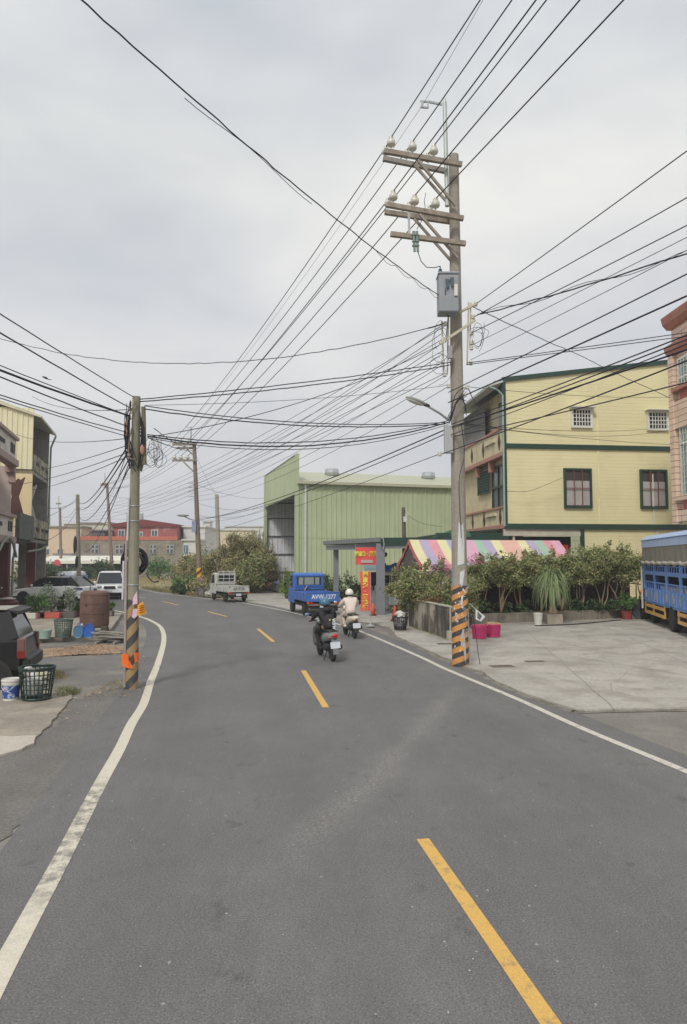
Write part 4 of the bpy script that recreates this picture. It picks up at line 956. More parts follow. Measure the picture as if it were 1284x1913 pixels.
# ---- the shorter pole on the left
P2b = g(245, 1286); P2t = w(255, 741, P2b.y)
t2 = thing('utility_pole', 'short concrete cable pole on the left with a worn ochre and black foot', 'utility pole', P2b)
T2 = P2t - P2b; H2 = T2.z; r20, r21 = .128, .078
def L2(px, py, dy=0.0): return w(px, py, P2b.y + dy) - P2b
shaft(t2, (0,0,0), T2, r20, r21, mat("pole_mossy", S(142,138,120,1), rough=.85, var=.12, streak=.16, fine=.12, bump=.2)); band(t2, T2, r20, r21, 0, 1.72, H2, M_STR2)
for z in (3.55, 3.25, 2.0): MB().torus((T2.x*z/H2,0,z), r20+(r21-r20)*z/H2+.003, .012).build('steel_band', M_GST, t2)
MB().cone(L2(233,1284,-.1),L2(236,1010,-.1),.026,.026,8).build('conduit', mat("conduit_pink_grey", S(160,148,142), var=.15, streak=.2), t2)
MB().cone(L2(238,1010,-.11),L2(241,930,-.1),.018,.018,8).cone(L2(231,1048,-.12),L2(229,1120,-.12),.02,.02,8).build('conduit', mat("conduit_white", S(196,200,204)), t2)
MB().beam(L2(268,760,-.05),L2(270,868,-.05),.07,.07).beam(L2(262,880,-.02),L2(270,850,-.05),.05,.05).build('side_bracket', mat("mossy_bracket", S(110,106,80), var=.2), t2)
MB().ell(L2(266,840,-.1),(.05,.05,.12),10,8).build('splice_box', mat("splice_pink", S(176,132,112)), t2, smooth=True)
random.seed(5); lp = MB()
for i in range(15):
    pts = [L2(243+random.uniform(-6,4),745+random.uniform(0,40),-.12), L2(238+random.uniform(-5,5),790+random.uniform(-15,15),-.16), L2(237+random.uniform(-4,8),830+random.uniform(-12,12),-.14), L2(245+random.uniform(-4,14),868+random.uniform(-12,14),-.16)]
    lp.tube(catmull(pts,4), .008, 5)
for i in range(8):
    pts = [L2(262,770+i*6,-.1), L2(266+random.uniform(-3,4),800+i*4,-.12), L2(262,845+i*3,-.12), L2(258,875,-.12)]
    lp.tube(catmull(pts,4), .010, 5)
for i in range(16):   # hanging tangle right of the pole
    cx_, cy_ = random.uniform(276,302), random.uniform(822,860); a, b = random.uniform(5,14), random.uniform(8,22); ph = random.uniform(0,6)
    lp.tube(catmull([L2(cx_+a*math.cos(ph+k*.6), cy_+b*math.sin(ph+k*.6), random.uniform(-.1,.1)) for k in range(9)],3), .004, 4)
lp.build('loose_wires', M_CAB, t2)
MB().tube(catmull([L2(255,748,-.13),L2(246,765,-.15),L2(238,785,-.16),L2(236,815,-.16)],5),.014,6).tube(catmull([L2(246,800,-.15),L2(241,830,-.16),L2(242,855,-.16),L2(254,858,-.15)],5),.012,6).build('tan_cable', M_CABT, t2)
coil = MB(); Mx = Matrix.Rotation(R(82),3,'X')
for i in range(13):
    coil.torus(L2(251+random.uniform(-3,3),1050+random.uniform(-5,5),.16+.012*i), .235+random.uniform(-.06,.04), .012, Mx @ Matrix.Rotation(random.uniform(-.12,.12),3,'Y'), 28, 6)
coil.tube(catmull([L2(274,1070,.2),L2(277,1078,.2),L2(286,1087,.2),L2(296,1086,.15)],5),.012)
coil.tube(catmull([L2(233,1016,.1),L2(232,1030,.12),L2(226,1052,.16)],5),.014)
tag(coil.build('cable_coil', M_CAB, None), 'coil of black cable hung behind the short left pole', 'cable coil').location = P2b
oc = MB(); A = L2(227,1221,-.16); B = L2(227,1245,-.17)
of = thing('orange_sheet', 'bright orange sheet wrapped round the foot of the short left pole', 'sheet', P2b)
patch(of, T2, r20, r21, H2, [(-190,.42),(-120,.42),(-60,.40),(-95,.60),(-125,.72),(-190,.68)], mat("orange_plastic", S(246,118,48), rough=.4), 'wrap', .035)
patch(of, T2, r20, r21, H2, [(-50,.50),(-10,.54),(-10,.70),(-62,.70)], mat("orange_plastic", S(246,118,48), rough=.4), 'wrap', .03)
MB().quad(L2(227,1222,-.1),L2(240,1222,-.17),L2(241,1245,-.17),L2(228,1245,-.1)).build('flap', mat("orange_plastic", S(246,118,48)), of)
def small_sheet(name, lab, cat, pts, m, marks=None, mk=None):
    t = thing(name, lab, cat, P2b); q = [L2(*p) for p in pts]; n = len(q); vs = q + [p+V((0,.008,0)) for p in q]
    MB().add(vs, [tuple(range(n)), tuple(range(2*n-1,n-1,-1))]+[(i,i+n,(i+1)%n+n,(i+1)%n) for i in range(n)]).build('sheet', m, t)
    if marks:
        k = MB()
        for a, b in marks: k.beam(L2(*a), L2(*b), .006, .018)
        k.build('print', mk, t)
small_sheet('yellow_notice', 'yellow paper notice with red print on the right of the short left pole', 'notice', [(257,1131,-.14),(267,1124,-.1),(271,1138,-.08),(274,1145,-.06),(270,1148,-.08),(258,1151,-.14)], mat("yellow_notice", S(240,184,56)),
    [((260,1133+i*4,-.15),(269+ i*.6,1130+i*4.2,-.1)) for i in range(4)], mat("notice_red", S(190,80,40)))
small_sheet('pink_sticker', 'pale pink and white sticker above the stripes of the short left pole', 'sticker', [(256,1104,-.14),(257,1128,-.14),(248,1130,-.15),(248,1118,-.15)], mat("pink_paper", S(216,186,204), var=.15, dirt=S(200,110,140), dirt_amt=.7, dscale=14))
small_sheet('pink_sticker', 'torn mauve sticker beside the yellow notice on the short left pole', 'sticker', [(249,1138,-.15),(257,1137,-.14),(257,1150,-.14),(251,1156,-.15),(246,1152,-.15)], mat("pink_paper", S(216,186,204)))

# ---- poles further down the road
def pole(px, pyb, pxt, pyt, Y, r0, r1, label, m=M_POLE2, stripes=None, group=None, base=None):
    b = w(px, pyb, Y) if base is None else base; b = V((b.x, Y, 0)); tp = w(pxt, pyt, Y)
    t = thing('utility_pole', label, 'utility pole', b, 0, group); T = tp - b
    shaft(t, (0,0,0), T, r0, r1, m)
    if stripes: band(t, T, r0, r1, 0, stripes[0], T.z, stripes[1])
    return t, b, T
t3, P3b, T3 = pole(374, 1110, 363, 827, 50, .20, .13, 'brown power pole with two crossarms and a yellow and red foot at the field edge', stripes=(1.9, M_STR3))
def L3(px, py, dy=0): return w(px, py, 50+dy) - P3b
INS3 = {}
for key, py, d0 in (('a', 830, -.25), ('c', 860, -.25)):
    a = crossarm(t3, L3(322,py,d0), L3(368,py,d0), .13)
    if key == 'a': crossarm(t3, L3(330,py+7,.3), L3(366,py+7,.3), .12)
    for i, px in enumerate((326,338,351)):
        p = L3(px, py-1, d0); insulator(a, p, 1.3); INS3[key+str(i)] = P3b + p + V((0,0,.3))
    MB().beam(L3(343,py+3,d0), L3(362,py+21,0), .08,.08).build('brace', mat("brace_tan", S(154,144,132)), t3)
MB().cone(L3(357,832,0),L3(357,797,0),.05,.04,8).beam(L3(357,800,0),L3(348,797,0),.05,.05).build('ground_wire_bracket', M_GST, t3)
MB().tube([L3(364,972,-.1),L3(355,970,-.3),L3(345,965,-.6)],.04,6).build('lamp_arm', M_GST, t3)
MB().ell(L3(342,963,-.7),(.45,.14,.09),12,6).build('lamp_head', mat("lamp_grey", S(150,152,144)), t3, smooth=True)
MB().box(-.15,.15,-.12,.12,-.4,.4).xf(Matrix.Translation(L3(363,984,-.2))).build('junction_box', mat("blue_grey_box", S(150,160,186)), t3)
r3 = MB()
for i, py in enumerate((903,911,918,928)): r3.beam(L3(352,py,-.1),L3(362,py-1,0),.05,.05)
r3.build('service_rack', M_GST, t3)
MB().quad(L3(368,1078,-.25),L3(378,1078,-.25),L3(377,1086,-.25),L3(369,1088,-.25)).build('sticker', mat("pink_sticker_far", S(206,120,150)), t3)
t4, P4b, T4 = pole(411, 1075, 405, 924, 58, .20, .16, 'plain pale concrete pole without arms behind the white pickup', m=mat("pale_pole", S(172,166,150), var=.08, streak=.1))
t5, P5b, T5 = pole(211, 1066, 200, 903, 84, .22, .15, 'distant power pole with one crossarm seen left of the short pole')
a5 = crossarm(t5, w(188,906,84)-P5b, w(203,906,84)-P5b, .16)
for px in (190,195,200): insulator(a5, w(px,905.5,84)-P5b, 1.5)
MB().beam(w(194,907,84)-P5b, w(202,915,84)-P5b,.1,.1).build('brace', M_ARM, t5)
MB().cone(w(196,905,84)-P5b, w(196,884,84)-P5b, .05,.04,6).build('riser', M_GST, t5)
MB().tube([w(204,980,84)-P5b, w(196,977,84)-P5b, w(188,975,84)-P5b],.06,6).build('lamp_arm', M_WHT, t5)
t6, P6b, T6 = pole(148, 1085, 145, 924, 56, .18, .14, 'grey-green concrete pole with black cable hanks behind the white parked car', m=mat("pole_mossy", S(142,138,120,1)), stripes=(.9, M_STR1))
MB().ell(w(140,1018,55.8)-P6b,(.14,.1,.75),10,8).ell(w(143,1050,55.8)-P6b,(.12,.1,.5),10,8).build('cable_hank', M_CAB, t6)
t7, P7b, T7 = pole(115, 1062, 112, 949, 90, .2, .15, 'farthest thin pole in front of the peach building')
crossarm(t7, w(105,941,90)-P7b, w(114,941,90)-P7b, .16); MB().cone(w(110,952,90)-P7b,w(110,926,90)-P7b,.05,.04,6).build('riser', M_GST, t7)
t8, P8b, T8 = pole(757, 1060, 754, 948, 38, .13, .10, 'short wooden pole standing in front of the green warehouse wall', m=mat("wood_pole", S(98,90,80), streak=.2))
MB().box(-.09,.09,-.1,.1,-.15,.15).xf(Matrix.Translation(w(757,970,37.8)-P8b)).build('meter_box', M_WHB, t8)
MB().tube(catmull([w(757,961,37.8)-P8b, w(766,966,37.8)-P8b, w(757,950,37.7)-P8b],4),.03).build('service_hook', M_WHT, t8)
t9, P9b, T9 = pole(93, 1062, 93, 915, 120, .12, .08, 'very thin distant mast beside the cream shophouse')

# ================================================================ CABLES
def cam_px(p):
    c, s = math.cos(PITCH), math.sin(PITCH); y, z = p.y, p.z-HC
    dd = y*c + z*s; return CX + FPX*p.x/dd, CYP - FPX*(z*c - y*s)/dd
def sag_line(A, B, mid=None, sag=None, n=28):
    A, B = V(A), V(B)
    if mid is not None:     # how far the cable hangs is read where it crosses a given sight line
        best = min((abs(cam_px(A.lerp(B, k/200))[0]-mid[0]), k) for k in range(6, 195) if A.lerp(B, k/200).y > 1)[1]/200
        P = A.lerp(B, best); q = w(mid[0], mid[1], P.y); sag = (P.z-q.z)/(4*best*(1-best))
    if sag is None: sag = (A-B).length*.012
    return [A.lerp(B, k/n) - V((0,0,4*sag*(k/n)*(1-k/n))) for k in range(n+1)]
def fw(A, px, py, ext=2.2, dz=0.0):
    "the cable runs on level from A through the sight line (px,py) and beyond the frame"
    A = V(A); Q = wz(px, py, A.z+dz); return A + (Q-A)*ext*1.9
def cable(pts, r, label, group, name='power_line', m=None, wob=0.0, seed=0):
    if wob:
        rnd = random.Random(seed); pts = [p + V((rnd.uniform(-wob,wob), rnd.uniform(-wob,wob), rnd.uniform(-wob,wob))) for p in pts]
    o = MB().tube(pts, r*.85, 6).build(name, m or M_CAB, None, smooth=True)
    return tag(o, label, 'cable', group)
GH = 'high voltage lines on the crossarms'
nm = {'a0':'outermost upper line','a1':'middle upper line','a2':'inner upper line','c0':'outermost lower line','c1':'middle lower line','c2':'inner lower line'}
tops = {'a0':(893,0),'a1':(952,0),'a2':(1016,0),'c0':(996,0),'c1':(1077,0),'c2':(1158,0)}
for k, tp in tops.items():
    A = INS1[k]; cable(sag_line(A, fw(A, *tp, ext=3.4), sag=.12), .0165, f'{nm[k]} from the tall right pole overhead towards the viewer', GH)
    b = INS1[{'a':'b','c':'d'}[k[0]]+k[1]]
    
    cable([A] + sag_line(b, INS3[k], sag=.42), .0165, f'{nm[k]} from the tall right pole to the brown pole by the field', GH)
gw = P1b + L1(790,196,-.15)
cable(sag_line(gw, fw(gw, 888, 20, ext=3), sag=.1), .006, 'thin overhead earth wire from the bracket above the tall pole towards the viewer', 'earth wires')
cable(sag_line(gw, w(348,797,50), sag=.5), .006, 'thin overhead earth wire from the bracket above the tall pole to the brown pole', 'earth wires')
# low-voltage lines right of the tall pole
GR = 'low voltage lines to the right'
for i, (a, b, r) in enumerate([((889,568),(1284,270),.011),((886,592),(1284,358),.011),((881,622),(1284,410),.011),((881,645),(1284,432),.007),((880,672),(1284,456),.007),((838,733),(1284,499),.012),((838,752),(1284,540),.016)]):
    A = P1b + L1(*a, -.25); words = ['top','second','third','fourth thin','fifth thin','sixth','thick seventh'][i]
    cable(sag_line(A, fw(A, *b, ext=2.0), sag=.12), r, f'{words} line rising from the tall pole past the right edge of the sky', GR)
A = P1b + L1(893,588,-.25); B_ = fw(A, 1284, 458, ext=.95)
tw = sag_line(A, B_, mid=(1065,541)); cable(tw, .017, 'thick twisted cable rising from the tall pole towards the right edge', GR, wob=.012, seed=1)
cable([p+V((0,0,.06*math.sin(i*.9))) for i, p in enumerate(tw)], .008, 'thin slack cable wound round the twisted cable right of the tall pole', GR)
for i, (yy, mid) in enumerate([((1284,622)),((1284,629))] if False else [((1284,619),(1043,655)),((1284,627),(1043,659))]):
    A = P1b + L1(872,678+i*3,-.25); cable(sag_line(A, fw(A, *yy, ext=.9), mid=mid), .011, ['upper','lower'][i]+' of the two thick cables crossing above the yellow roof', GR)
for i, (a, yy, r, lab) in enumerate([((845,792),(1284,606),.012,'cable from the lamp bracket across the yellow roof edge'),((845,800),(1284,614),.012,'second cable from the lamp bracket across the yellow wall'),((843,812),(1284,622),.010,'third thinner cable from the lamp bracket across the yellow wall'),((845,797),(1284,634),.017,'thick bundled cable from the lamp bracket across the yellow wall'),((826,848),(1284,651),.012,'cable from the lower porcelain spool across the yellow wall'),((850,815),(1284,697),.013,'lowest cable rising across the yellow wall to the pink house')]):
    A = P1b + L1(*a, -.28); cable(sag_line(A, fw(A, *yy, ext=1.5), sag=.16), r, lab, 'cables from the lamp bracket')
diag = [P1b + L1(882,572,-.3), w(915,588,17.5), w(1019,636,20.5), w(1080,662,22.5), w(1144,694,24.8), w(1252,743,27.9)]
cable(catmull(diag, 8), .013, 'drooping black cable slanting down from the tall pole to the pink house', 'service cables', wob=.008)
for i, (a, b, Y, mid) in enumerate([((868,792),(1252,797),28.2,(1060,805)),((868,794),(1284,832),27,(1060,816)),((868,790),(1252,803),28.2,(1040,812)),((870,722),(1250,742),28.2,(1060,738))]):
    cable(sag_line(P1b+L1(*a,.2), w(*b,Y), mid=mid), .008, ['upper thin service wire along the yellow wall','lower slanting service wire along the yellow wall','middle sagging service wire along the yellow wall','thin wire under the yellow roof edge'][i], 'service cables')
cable(catmull([w(948,918,32.6), w(985,918,32.6), w(1020,906,32.6), w(1050,893,32.6)],6), .012, 'thin wire sagging across the yellow wall below the window', 'service cables')
cable(catmull([w(762,963,37.8), w(790,978,36.5), w(826,984,35)],6), .012, 'thin wire from the short wooden pole to the green canopy', 'service cables')
# between the two near poles
GX = 'cables between the two near poles'
def PP(px, py, dy=0): return w(px, py, P1b.y+dy)
def QQ(px, py, dy=0): return w(px, py, P2b.y+dy)
for i, (a, b, mid, r, lab) in enumerate([
    ((846,676),(262,746),(560,715),.013,'upper of the two cables joining the short pole top to the tall pole'),
    ((846,681),(262,750),(560,722),.014,'lower of the two cables joining the short pole top to the tall pole'),
    ((835,720),(272,757),(550,747),.006,'thin wire between the short pole top and the tall pole'),
    ((832,789),(270,758),(500,785),.012,'sagging cable from the short pole bracket to the lamp bracket'),
    ((832,792),(270,764),(520,792),.015,'lower sagging cable from the short pole bracket to the lamp bracket'),
    ((838,786),(275,812),(560,826),.013,'cable of the lower bundle curving up to the lamp bracket'),
    ((838,789),(275,815),(500,834),.019,'thickest cable of the lower bundle between the near poles'),
    ((838,793),(276,818),(520,840),.010,'lowest cable of the lower bundle between the near poles'),
    ((830,640),(280,816),(560,752),.010,'cable climbing steeply from the short pole to the low voltage rack')]):
    cable(sag_line(PP(*a,-.2), QQ(*b,-.1), mid=mid), r, lab, GX, wob=.006 if r > .012 else 0, seed=i)
# the long wavy cable over the left half
cable(sag_line(PP(800,613,-.1), w(-80,605,22), mid=(430,676), n=60), .012, 'long sagging cable from the tall pole to beyond the left edge', 'service cables', wob=.012, seed=4)
cable([PP(800,613,-.1), PP(812,610,-.1), PP(830,604,-.1)], .02, 'splice sleeve where the long sagging cable meets the tall pole', 'service cables')
A = PP(826,556,-.3); B_ = fw(A, 205, 0, ext=.79)
tl = sag_line(A, B_, mid=(590,376), n=70)
cable(tl, .012, 'dark twisted cable crossing the sky from the top left to the transformer', 'top left cables', wob=.008, seed=9)
def in_px(p, a, b): return a < cam_px(p)[0] < b
seg = [p + V((0,0,-.05-.04*math.sin(i*.5))) for i, p in enumerate(tl) if p.y > 2 and in_px(p, 330, 590)]
cable(seg, .006, 'loose strand hanging along the cable in the top left sky', 'top left cables')
seg = [p + V((0,0,-.10*abs(math.sin(i*.8)))) for i, p in enumerate(tl) if p.y > 2 and in_px(p, 700, 830)]
cable(seg, .006, 'loose strand wrapped round the cable just left of the transformer', 'top left cables')
# towards the brown pole
GL = 'low voltage lines to the brown pole'
for i, (a, b) in enumerate([((828,606),(357,903)),((827,622),(357,907)),((828,640),(357,911)),((829,660),(357,915)),((829,680),(357,922)),((831,702),(357,928)),((838,722),(357,935))]):
    cable(sag_line(PP(*a,-.1), w(*b,50), sag=.35+.06*i), .009 if i < 4 else .008, f'{["topmost","second","third","fourth","fifth","sixth","lowest"][i]} low voltage line from the tall pole to the brown pole', GL)
for i, (a, b, mid, r) in enumerate([((838,800),(366,972),(640,885),.018),((838,808),(366,968),(640,893),.014),((822,848),(366,1000),(600,930),.010)]):
    cable(sag_line(PP(*a,-.1), w(*b,50), mid=mid), r, ['thick','medium','thin'][i]+' cable sagging from the lamp bracket past the warehouse to the brown pole', GL)
cable(sag_line(QQ(278,818), w(366,840,50), mid=(325,836)), .014, 'wavy cable from the short pole to the crossarm of the brown pole', GL, wob=.02)
cable(sag_line(QQ(288,800), w(362,828,50), sag=.3), .010, 'short cable from the short pole to the top of the brown pole', GL)
# short pole towards the camera and the left
GK = 'cables from the short pole past the left edge'
for i, (a, b, r, lab) in enumerate([((250,742),(0,574),.010,'topmost thin wire'),((247,764),(0,601),.012,'second wire'),((243,777),(0,667),.020,'thick bundled cable'),((241,776),(0,672),.009,'thin cable under the thick'),((240,797),(0,686),.012,'fourth cable'),((238,808),(0,713),.010,'fifth cable'),((237,815),(0,733),.009,'lowest cable')]):
    A = QQ(*a,-.1); cable(sag_line(A, fw(A, *b, ext=1.8), sag=.10+.06*(i%3)), r, f'{lab} from the short pole up to the left frame edge', GK, wob=.004, seed=i)
for i, (a, b, Y, mid) in enumerate([((238,819),(30,811),31,(170,825)),((238,832),(66,878),33,(150,860)),((240,845),(30,905),33,(140,880)),((241,852),(60,915),34,(150,890)),((240,765),(60,740),32,(160,766))]):
    cable(sag_line(QQ(*a), w(*b,Y), mid=mid), .010, ['straight','upper slanting','middle slanting','lower slanting','top'][i]+' service wire from the short pole to the cream shophouse', 'service cables to the shophouses')
GB = 'cables from the short pole to the far poles'
for i, (a, b, Y, mid, r) in enumerate([((242,828),(146,938),56,(185,915),.020),((243,838),(146,948),56,(190,920),.020),((246,848),(146,962),56,(200,930),.016),((248,860),(146,990),56,(205,945),.014),((244,825),(203,930),84,(222,890),.012),((246,852),(150,1018),56,(200,972),.012)]):
    cable(sag_line(QQ(*a,-.05), w(*b,Y), mid=mid), r, f'{["first","second","third","fourth","fifth thin","lowest"][i]} black cable drooping from the short pole to the far poles', GB)
for i, (a, Ya, b, Yb, mid) in enumerate([((145,930),56,(20,985),30,(90,965)),((145,950),56,(88,1010),36,(118,990)),((145,935),56,(88,950),36,(115,948)),((145,945),56,(115,965),90,None)]):
    cable(sag_line(w(*a,Ya), w(*b,Yb), mid=mid), .016, ['long','lower','upper','short'][i]+' cable from the grey-green pole towards the left shophouses', 'cables at the far left')
for i in range(3):
    cable(sag_line(INS3['a'+str(i)], w(190+5*i,905,84), sag=.6), .016, ['outer','middle','inner'][i]+' high line from the brown pole to the distant pole', 'far high voltage lines')
    cable(sag_line(INS3['c'+str(i)], w(190+5*i,910,84), sag=.9), .014, ['outer','middle','inner'][i]+' lower line from the brown pole to the distant pole', 'far high voltage lines')
for i, (py, pb) in enumerate([(905,925),(913,940),(921,955),(930,968)]):
    cable(sag_line(w(362,py,50), w(203,pb,84), sag=.7), .012, f'{["top","second","third","bottom"][i]} low line from the brown pole to the distant pole', 'far low voltage lines')
for i, (py, pb, Yb) in enumerate([(939,946,52),(962,950,48),(972,944,48),(905,930,60)]):
    cable(sag_line(w(367,py,50), w(500+i*4,pb,Yb), sag=.4), .012, f'{["first","second","third","thin top"][i]} cable from the brown pole towards the warehouse front', 'cables to the warehouse')
cable(sag_line(w(366,850,50), w(404,925,58), sag=.2), .010, 'stay wire from the brown pole to the plain pale pole', 'far wires')
for i in range(5):
    cable(sag_line(w(830,610+i*22,P1b.y), w(150-8*i,948+i*6,75), sag=1.2), .009, f'{["highest","second","middle","fourth","lowest"][i]} faint wire from the tall pole to the far left poles', 'faint crossing wires')
# a bird on the cable
b0 = wz(85, 709, QQ(243,777).z-.02)
bd = thing('bird', 'small dark bird sitting on the thick cable at the left', 'bird', b0, R(80)); bd.scale = (.55,.55,.55)
MB().loft([((0,-.10,.0),.005,.005),((0,-.06,.03),.025,.025),((0,0,.05),.035,.035),((0,.05,.075),.022,.022),((0,.08,.085),.02,.02),((0,.10,.08),.008,.008),((0,.12,.078),.002,.002)],10).build('body', mat("bird_black", (.03,.03,.035)), bd, smooth=True)
MB().prism([(-.02,-.09),(.02,-.09),(.012,-.19),(-.012,-.19)],-.01,.0,'z').build('tail', mat("bird_black", (.03,.03,.035)), bd)
# ================================================================ VEHICLES
M_TYRE = mat("tyre_rubber", (.02,.02,.021), rough=.85, var=.1, dirt=S(110,100,88), dirt_amt=.35, dscale=6)
M_RIM = mat("rim_grey", S(150,150,150), rough=.4, metal=.5)
M_BLK = mat("black_plastic", (.022,.022,.024), rough=.5)
M_UNDER = mat("underbody", (.025,.024,.022), rough=.9)
M_CGL = glassy("car_glass", (.02,.026,.03), .06)
M_REDL = mat("red_lamp", S(190,30,30), rough=.2, coat=.5)
M_AMB = mat("amber_lamp", S(226,120,40), rough=.25)
M_PLATE = mat("plate_white", S(206,212,218), rough=.4, fine=0, var=.02)
def wheel(par, x, y, r, wd_, rimm=None, dual=0.0, spokes=0, side=None):
    s = side or (1 if x > 0 else -1)
    m = MB(); prof = [(r*.60,-wd_/2),(r*.93,-wd_/2),(r,-wd_*.34),(r,wd_*.34),(r*.93,wd_/2),(r*.60,wd_/2)]
    Mx = Matrix.Rotation(R(90),3,'Y'); m.lathe(prof, 26, (x, y, r), Mx)
    wv = m.build('wheel', M_TYRE, par)
    k = MB(); face = x + s*wd_*.32
    k.cone((x-s*wd_*.3,y,r),(face,y,r),r*.62,r*.60,22)
    k.cone((face,y,r),(face+s*.03,y,r),r*.2,r*.16,12)
    if spokes:
        k = MB(); k.cone((x-s*wd_*.2,y,r),(x+s*wd_*.1,y,r),r*.62,r*.62,22)
        k.build('brake', M_BLK, wv); k = MB(); k.torus((face,y,r), r*.6, .018, Mx, 24, 6); k.cone((face,y,r),(face+s*.03,y,r),r*.16,r*.14,12)
        for i in range(spokes): a = 2*math.pi*i/spokes; k.beam((face+s*.01,y,r),(face+s*.01,y+r*.6*math.cos(a),r+r*.6*math.sin(a)),.04,.03)
    k.build('rim', rimm or M_RIM, wv); return wv

def pickup(label, loc, rz, col, white=False):
    t = thing('pickup_truck', label, 'pickup truck', loc, rz)
    W2 = .74; wb = 1.2
    cabp = [(.78,.42),(.78,1.76),(.90,1.83),(1.35,1.83),(1.50,1.80),(1.92,1.12),(2.02,1.0),(2.05,.42)]
    MB().prism(cabp, -W2, W2, 'x').build('cab', col, t, bevel=.05)
    for s in (-1, 1):
        d = MB().prism([(.95,.46),(.95,1.12),(1.88,1.12),(1.70,.9),(1.55,.46)], s*(W2+.001), s*(W2+.012), 'x').build('door', col, t)
        MB().prism([(1.0,1.14),(1.04,1.70),(1.40,1.70),(1.78,1.14)], s*(W2+.001), s*(W2+.010), 'x').build('side_window', M_CGL, d)
        MB().box(min(s*(W2+.012),s*(W2+.03)),max(s*(W2+.012),s*(W2+.03)),1.0,1.14,1.0,1.04).build('handle', M_BLK, d)
        mi = MB().tube([(s*W2,1.8,1.2),(s*(W2+.16),1.86,1.25)],.012).build('mirror_arm', M_BLK, t)
        MB().ell((s*(W2+.2),1.86,1.28),(.06,.03,.13),12,8).build('mirror', M_BLK, mi, smooth=True)
        MB().ell((s*.55,2.05,.72),(.12,.03,.09),12,8).build('headlight', M_WHT, t, smooth=True)
    MB().quad((-.66,1.52,1.79),(.66,1.52,1.79),(.66,1.935,1.13),(-.66,1.935,1.13)).quad((-.66,1.50,1.80),(.66,1.50,1.80),(.66,1.915,1.14),(-.66,1.915,1.14)).xf(Matrix.Translation((0,.018,.012))).build('windscreen', M_CGL, t)
    rw = MB()
    if white: rw.box(-.42,.42,.755,.775,1.28,1.60)
    else: rw.box(-.50,-.28,.755,.775,1.28,1.62).box(-.22,.24,.755,.775,1.28,1.62).box(.30,.5,.755,.775,1.28,1.62)
    MB().box(-.58,.58,.758,.768,1.24,1.66).build('window_seal', M_BLK, t)
    rw.build('rear_window', mat("pickup_rear_glass", S(150,160,150), rough=.15) if not white else M_CGL, t)
    rb = MB()
    for i in range(11): x = -.66+i*.132; rb.box(x-.018,x+.018,.745,.78,.72,1.22)
    if not white: rb.box(-.7,.7,.74,.78,1.22,1.26).box(-.7,.7,.74,.78,1.66,1.72)
    rb.build('back_ribs', col, t)
    # load bed
    MB().box(-W2+.04,W2-.04,.66,.775,.50,1.05).build('bed_gap', M_UNDER, t)
    for s in (-1,1):
        MB().prism([(1.62,.42),(1.60,.66),(1.45,.74),(1.2,.74),(1.04,.64),(1.0,.42)], s*(W2+.002), s*(W2+.006), 'x').build('wheel_arch', M_BLK, t)
        hk = MB()
        for y in (-1.7,-1.1,-.5,.1): hk.box(min(s*(W2+.02),s*(W2+.04)),max(s*(W2+.02),s*(W2+.04)),y,y+.05,.66,.72)
        hk.build('rope_hooks', mat("dirty_metal", S(120,112,104), var=.2), t)
        MB().box(s*.66-.02,s*.66+.02,-2.04,-2.012,.90,1.0).build('tailgate_latch', mat("dirty_metal", S(120,112,104)), t)
    fl = MB().box(-W2,W2,-1.95,.68,.62,.68).box(-W2,-W2+.05,-1.95,.68,.68,1.0).box(W2-.05,W2,-1.95,.68,.68,1.0).box(-W2+.05,W2-.05,.6,.66,.68,1.0)
    for y in (-1.3,-.65,0): fl.box(-W2-.02,-W2,y-.03,y+.03,.64,1.0).box(W2,W2+.02,y-.03,y+.03,.64,1.0)
    fl.build('load_bed', col, t, bevel=.008)
    tgm = MB().box(-W2+.01,W2-.01,-2.01,-1.955,.64,1.02).box(-W2,W2,-2.03,-1.95,1.02,1.05)
    tg = tgm.build('tailgate', col, t, bevel=.008)
    text_mesh('plate_text', 'AJF-7628' if white else 'AVW-1277', .26, Matrix.Translation((0,-2.017,.84)) @ Matrix.Rotation(R(90),4,'X') @ Matrix.Scale(.82 if white else .9,4,(1,0,0)), mat("plate_text_grey", S(110,112,116)) if white else mat("text_white", S(226,230,236)), tg, .004, .006)
    MB().box(-.62,.62,-1.9,2.0,.36,.50).box(-.30,-.2,-1.9,1.9,.5,.62).box(.2,.3,-1.9,1.9,.5,.62).cone((-.3,-.2,.4),(-.3,.5,.4),.15,.15,14).build('chassis', M_UNDER, t)
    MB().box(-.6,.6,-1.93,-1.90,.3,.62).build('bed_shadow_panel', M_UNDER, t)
    MB().box(-.7,.7,-1.98,-1.94,.46,.54).build('rear_bumper', mat("dirty_metal", S(120,112,104), var=.2), t)
    MB().box(-.17,.17,-2.0,-1.985,.38,.54).build('number_plate', M_PLATE, t)
    for s in (-1,1):
        l = MB().box(s*.58-.1,s*.58+.1,-2.0,-1.93,.54,.63).build('tail_light', M_REDL, t); MB().box(s*.70-.03,s*.70+.02,-2.003,-1.935,.545,.625).build('indicator', M_AMB, l)
        wheel(t, s*.64, -wb+.02, .27, .17, mat("dusty_rim", S(150,144,134))); wheel(t, s*.66, wb+.12, .27, .17, mat("dusty_rim", S(150,144,134)))
        MB().box(s*.66-.09,s*.66+.09,-1.60,-1.585,.2,.5).build('mud_flap', M_BLK, t)
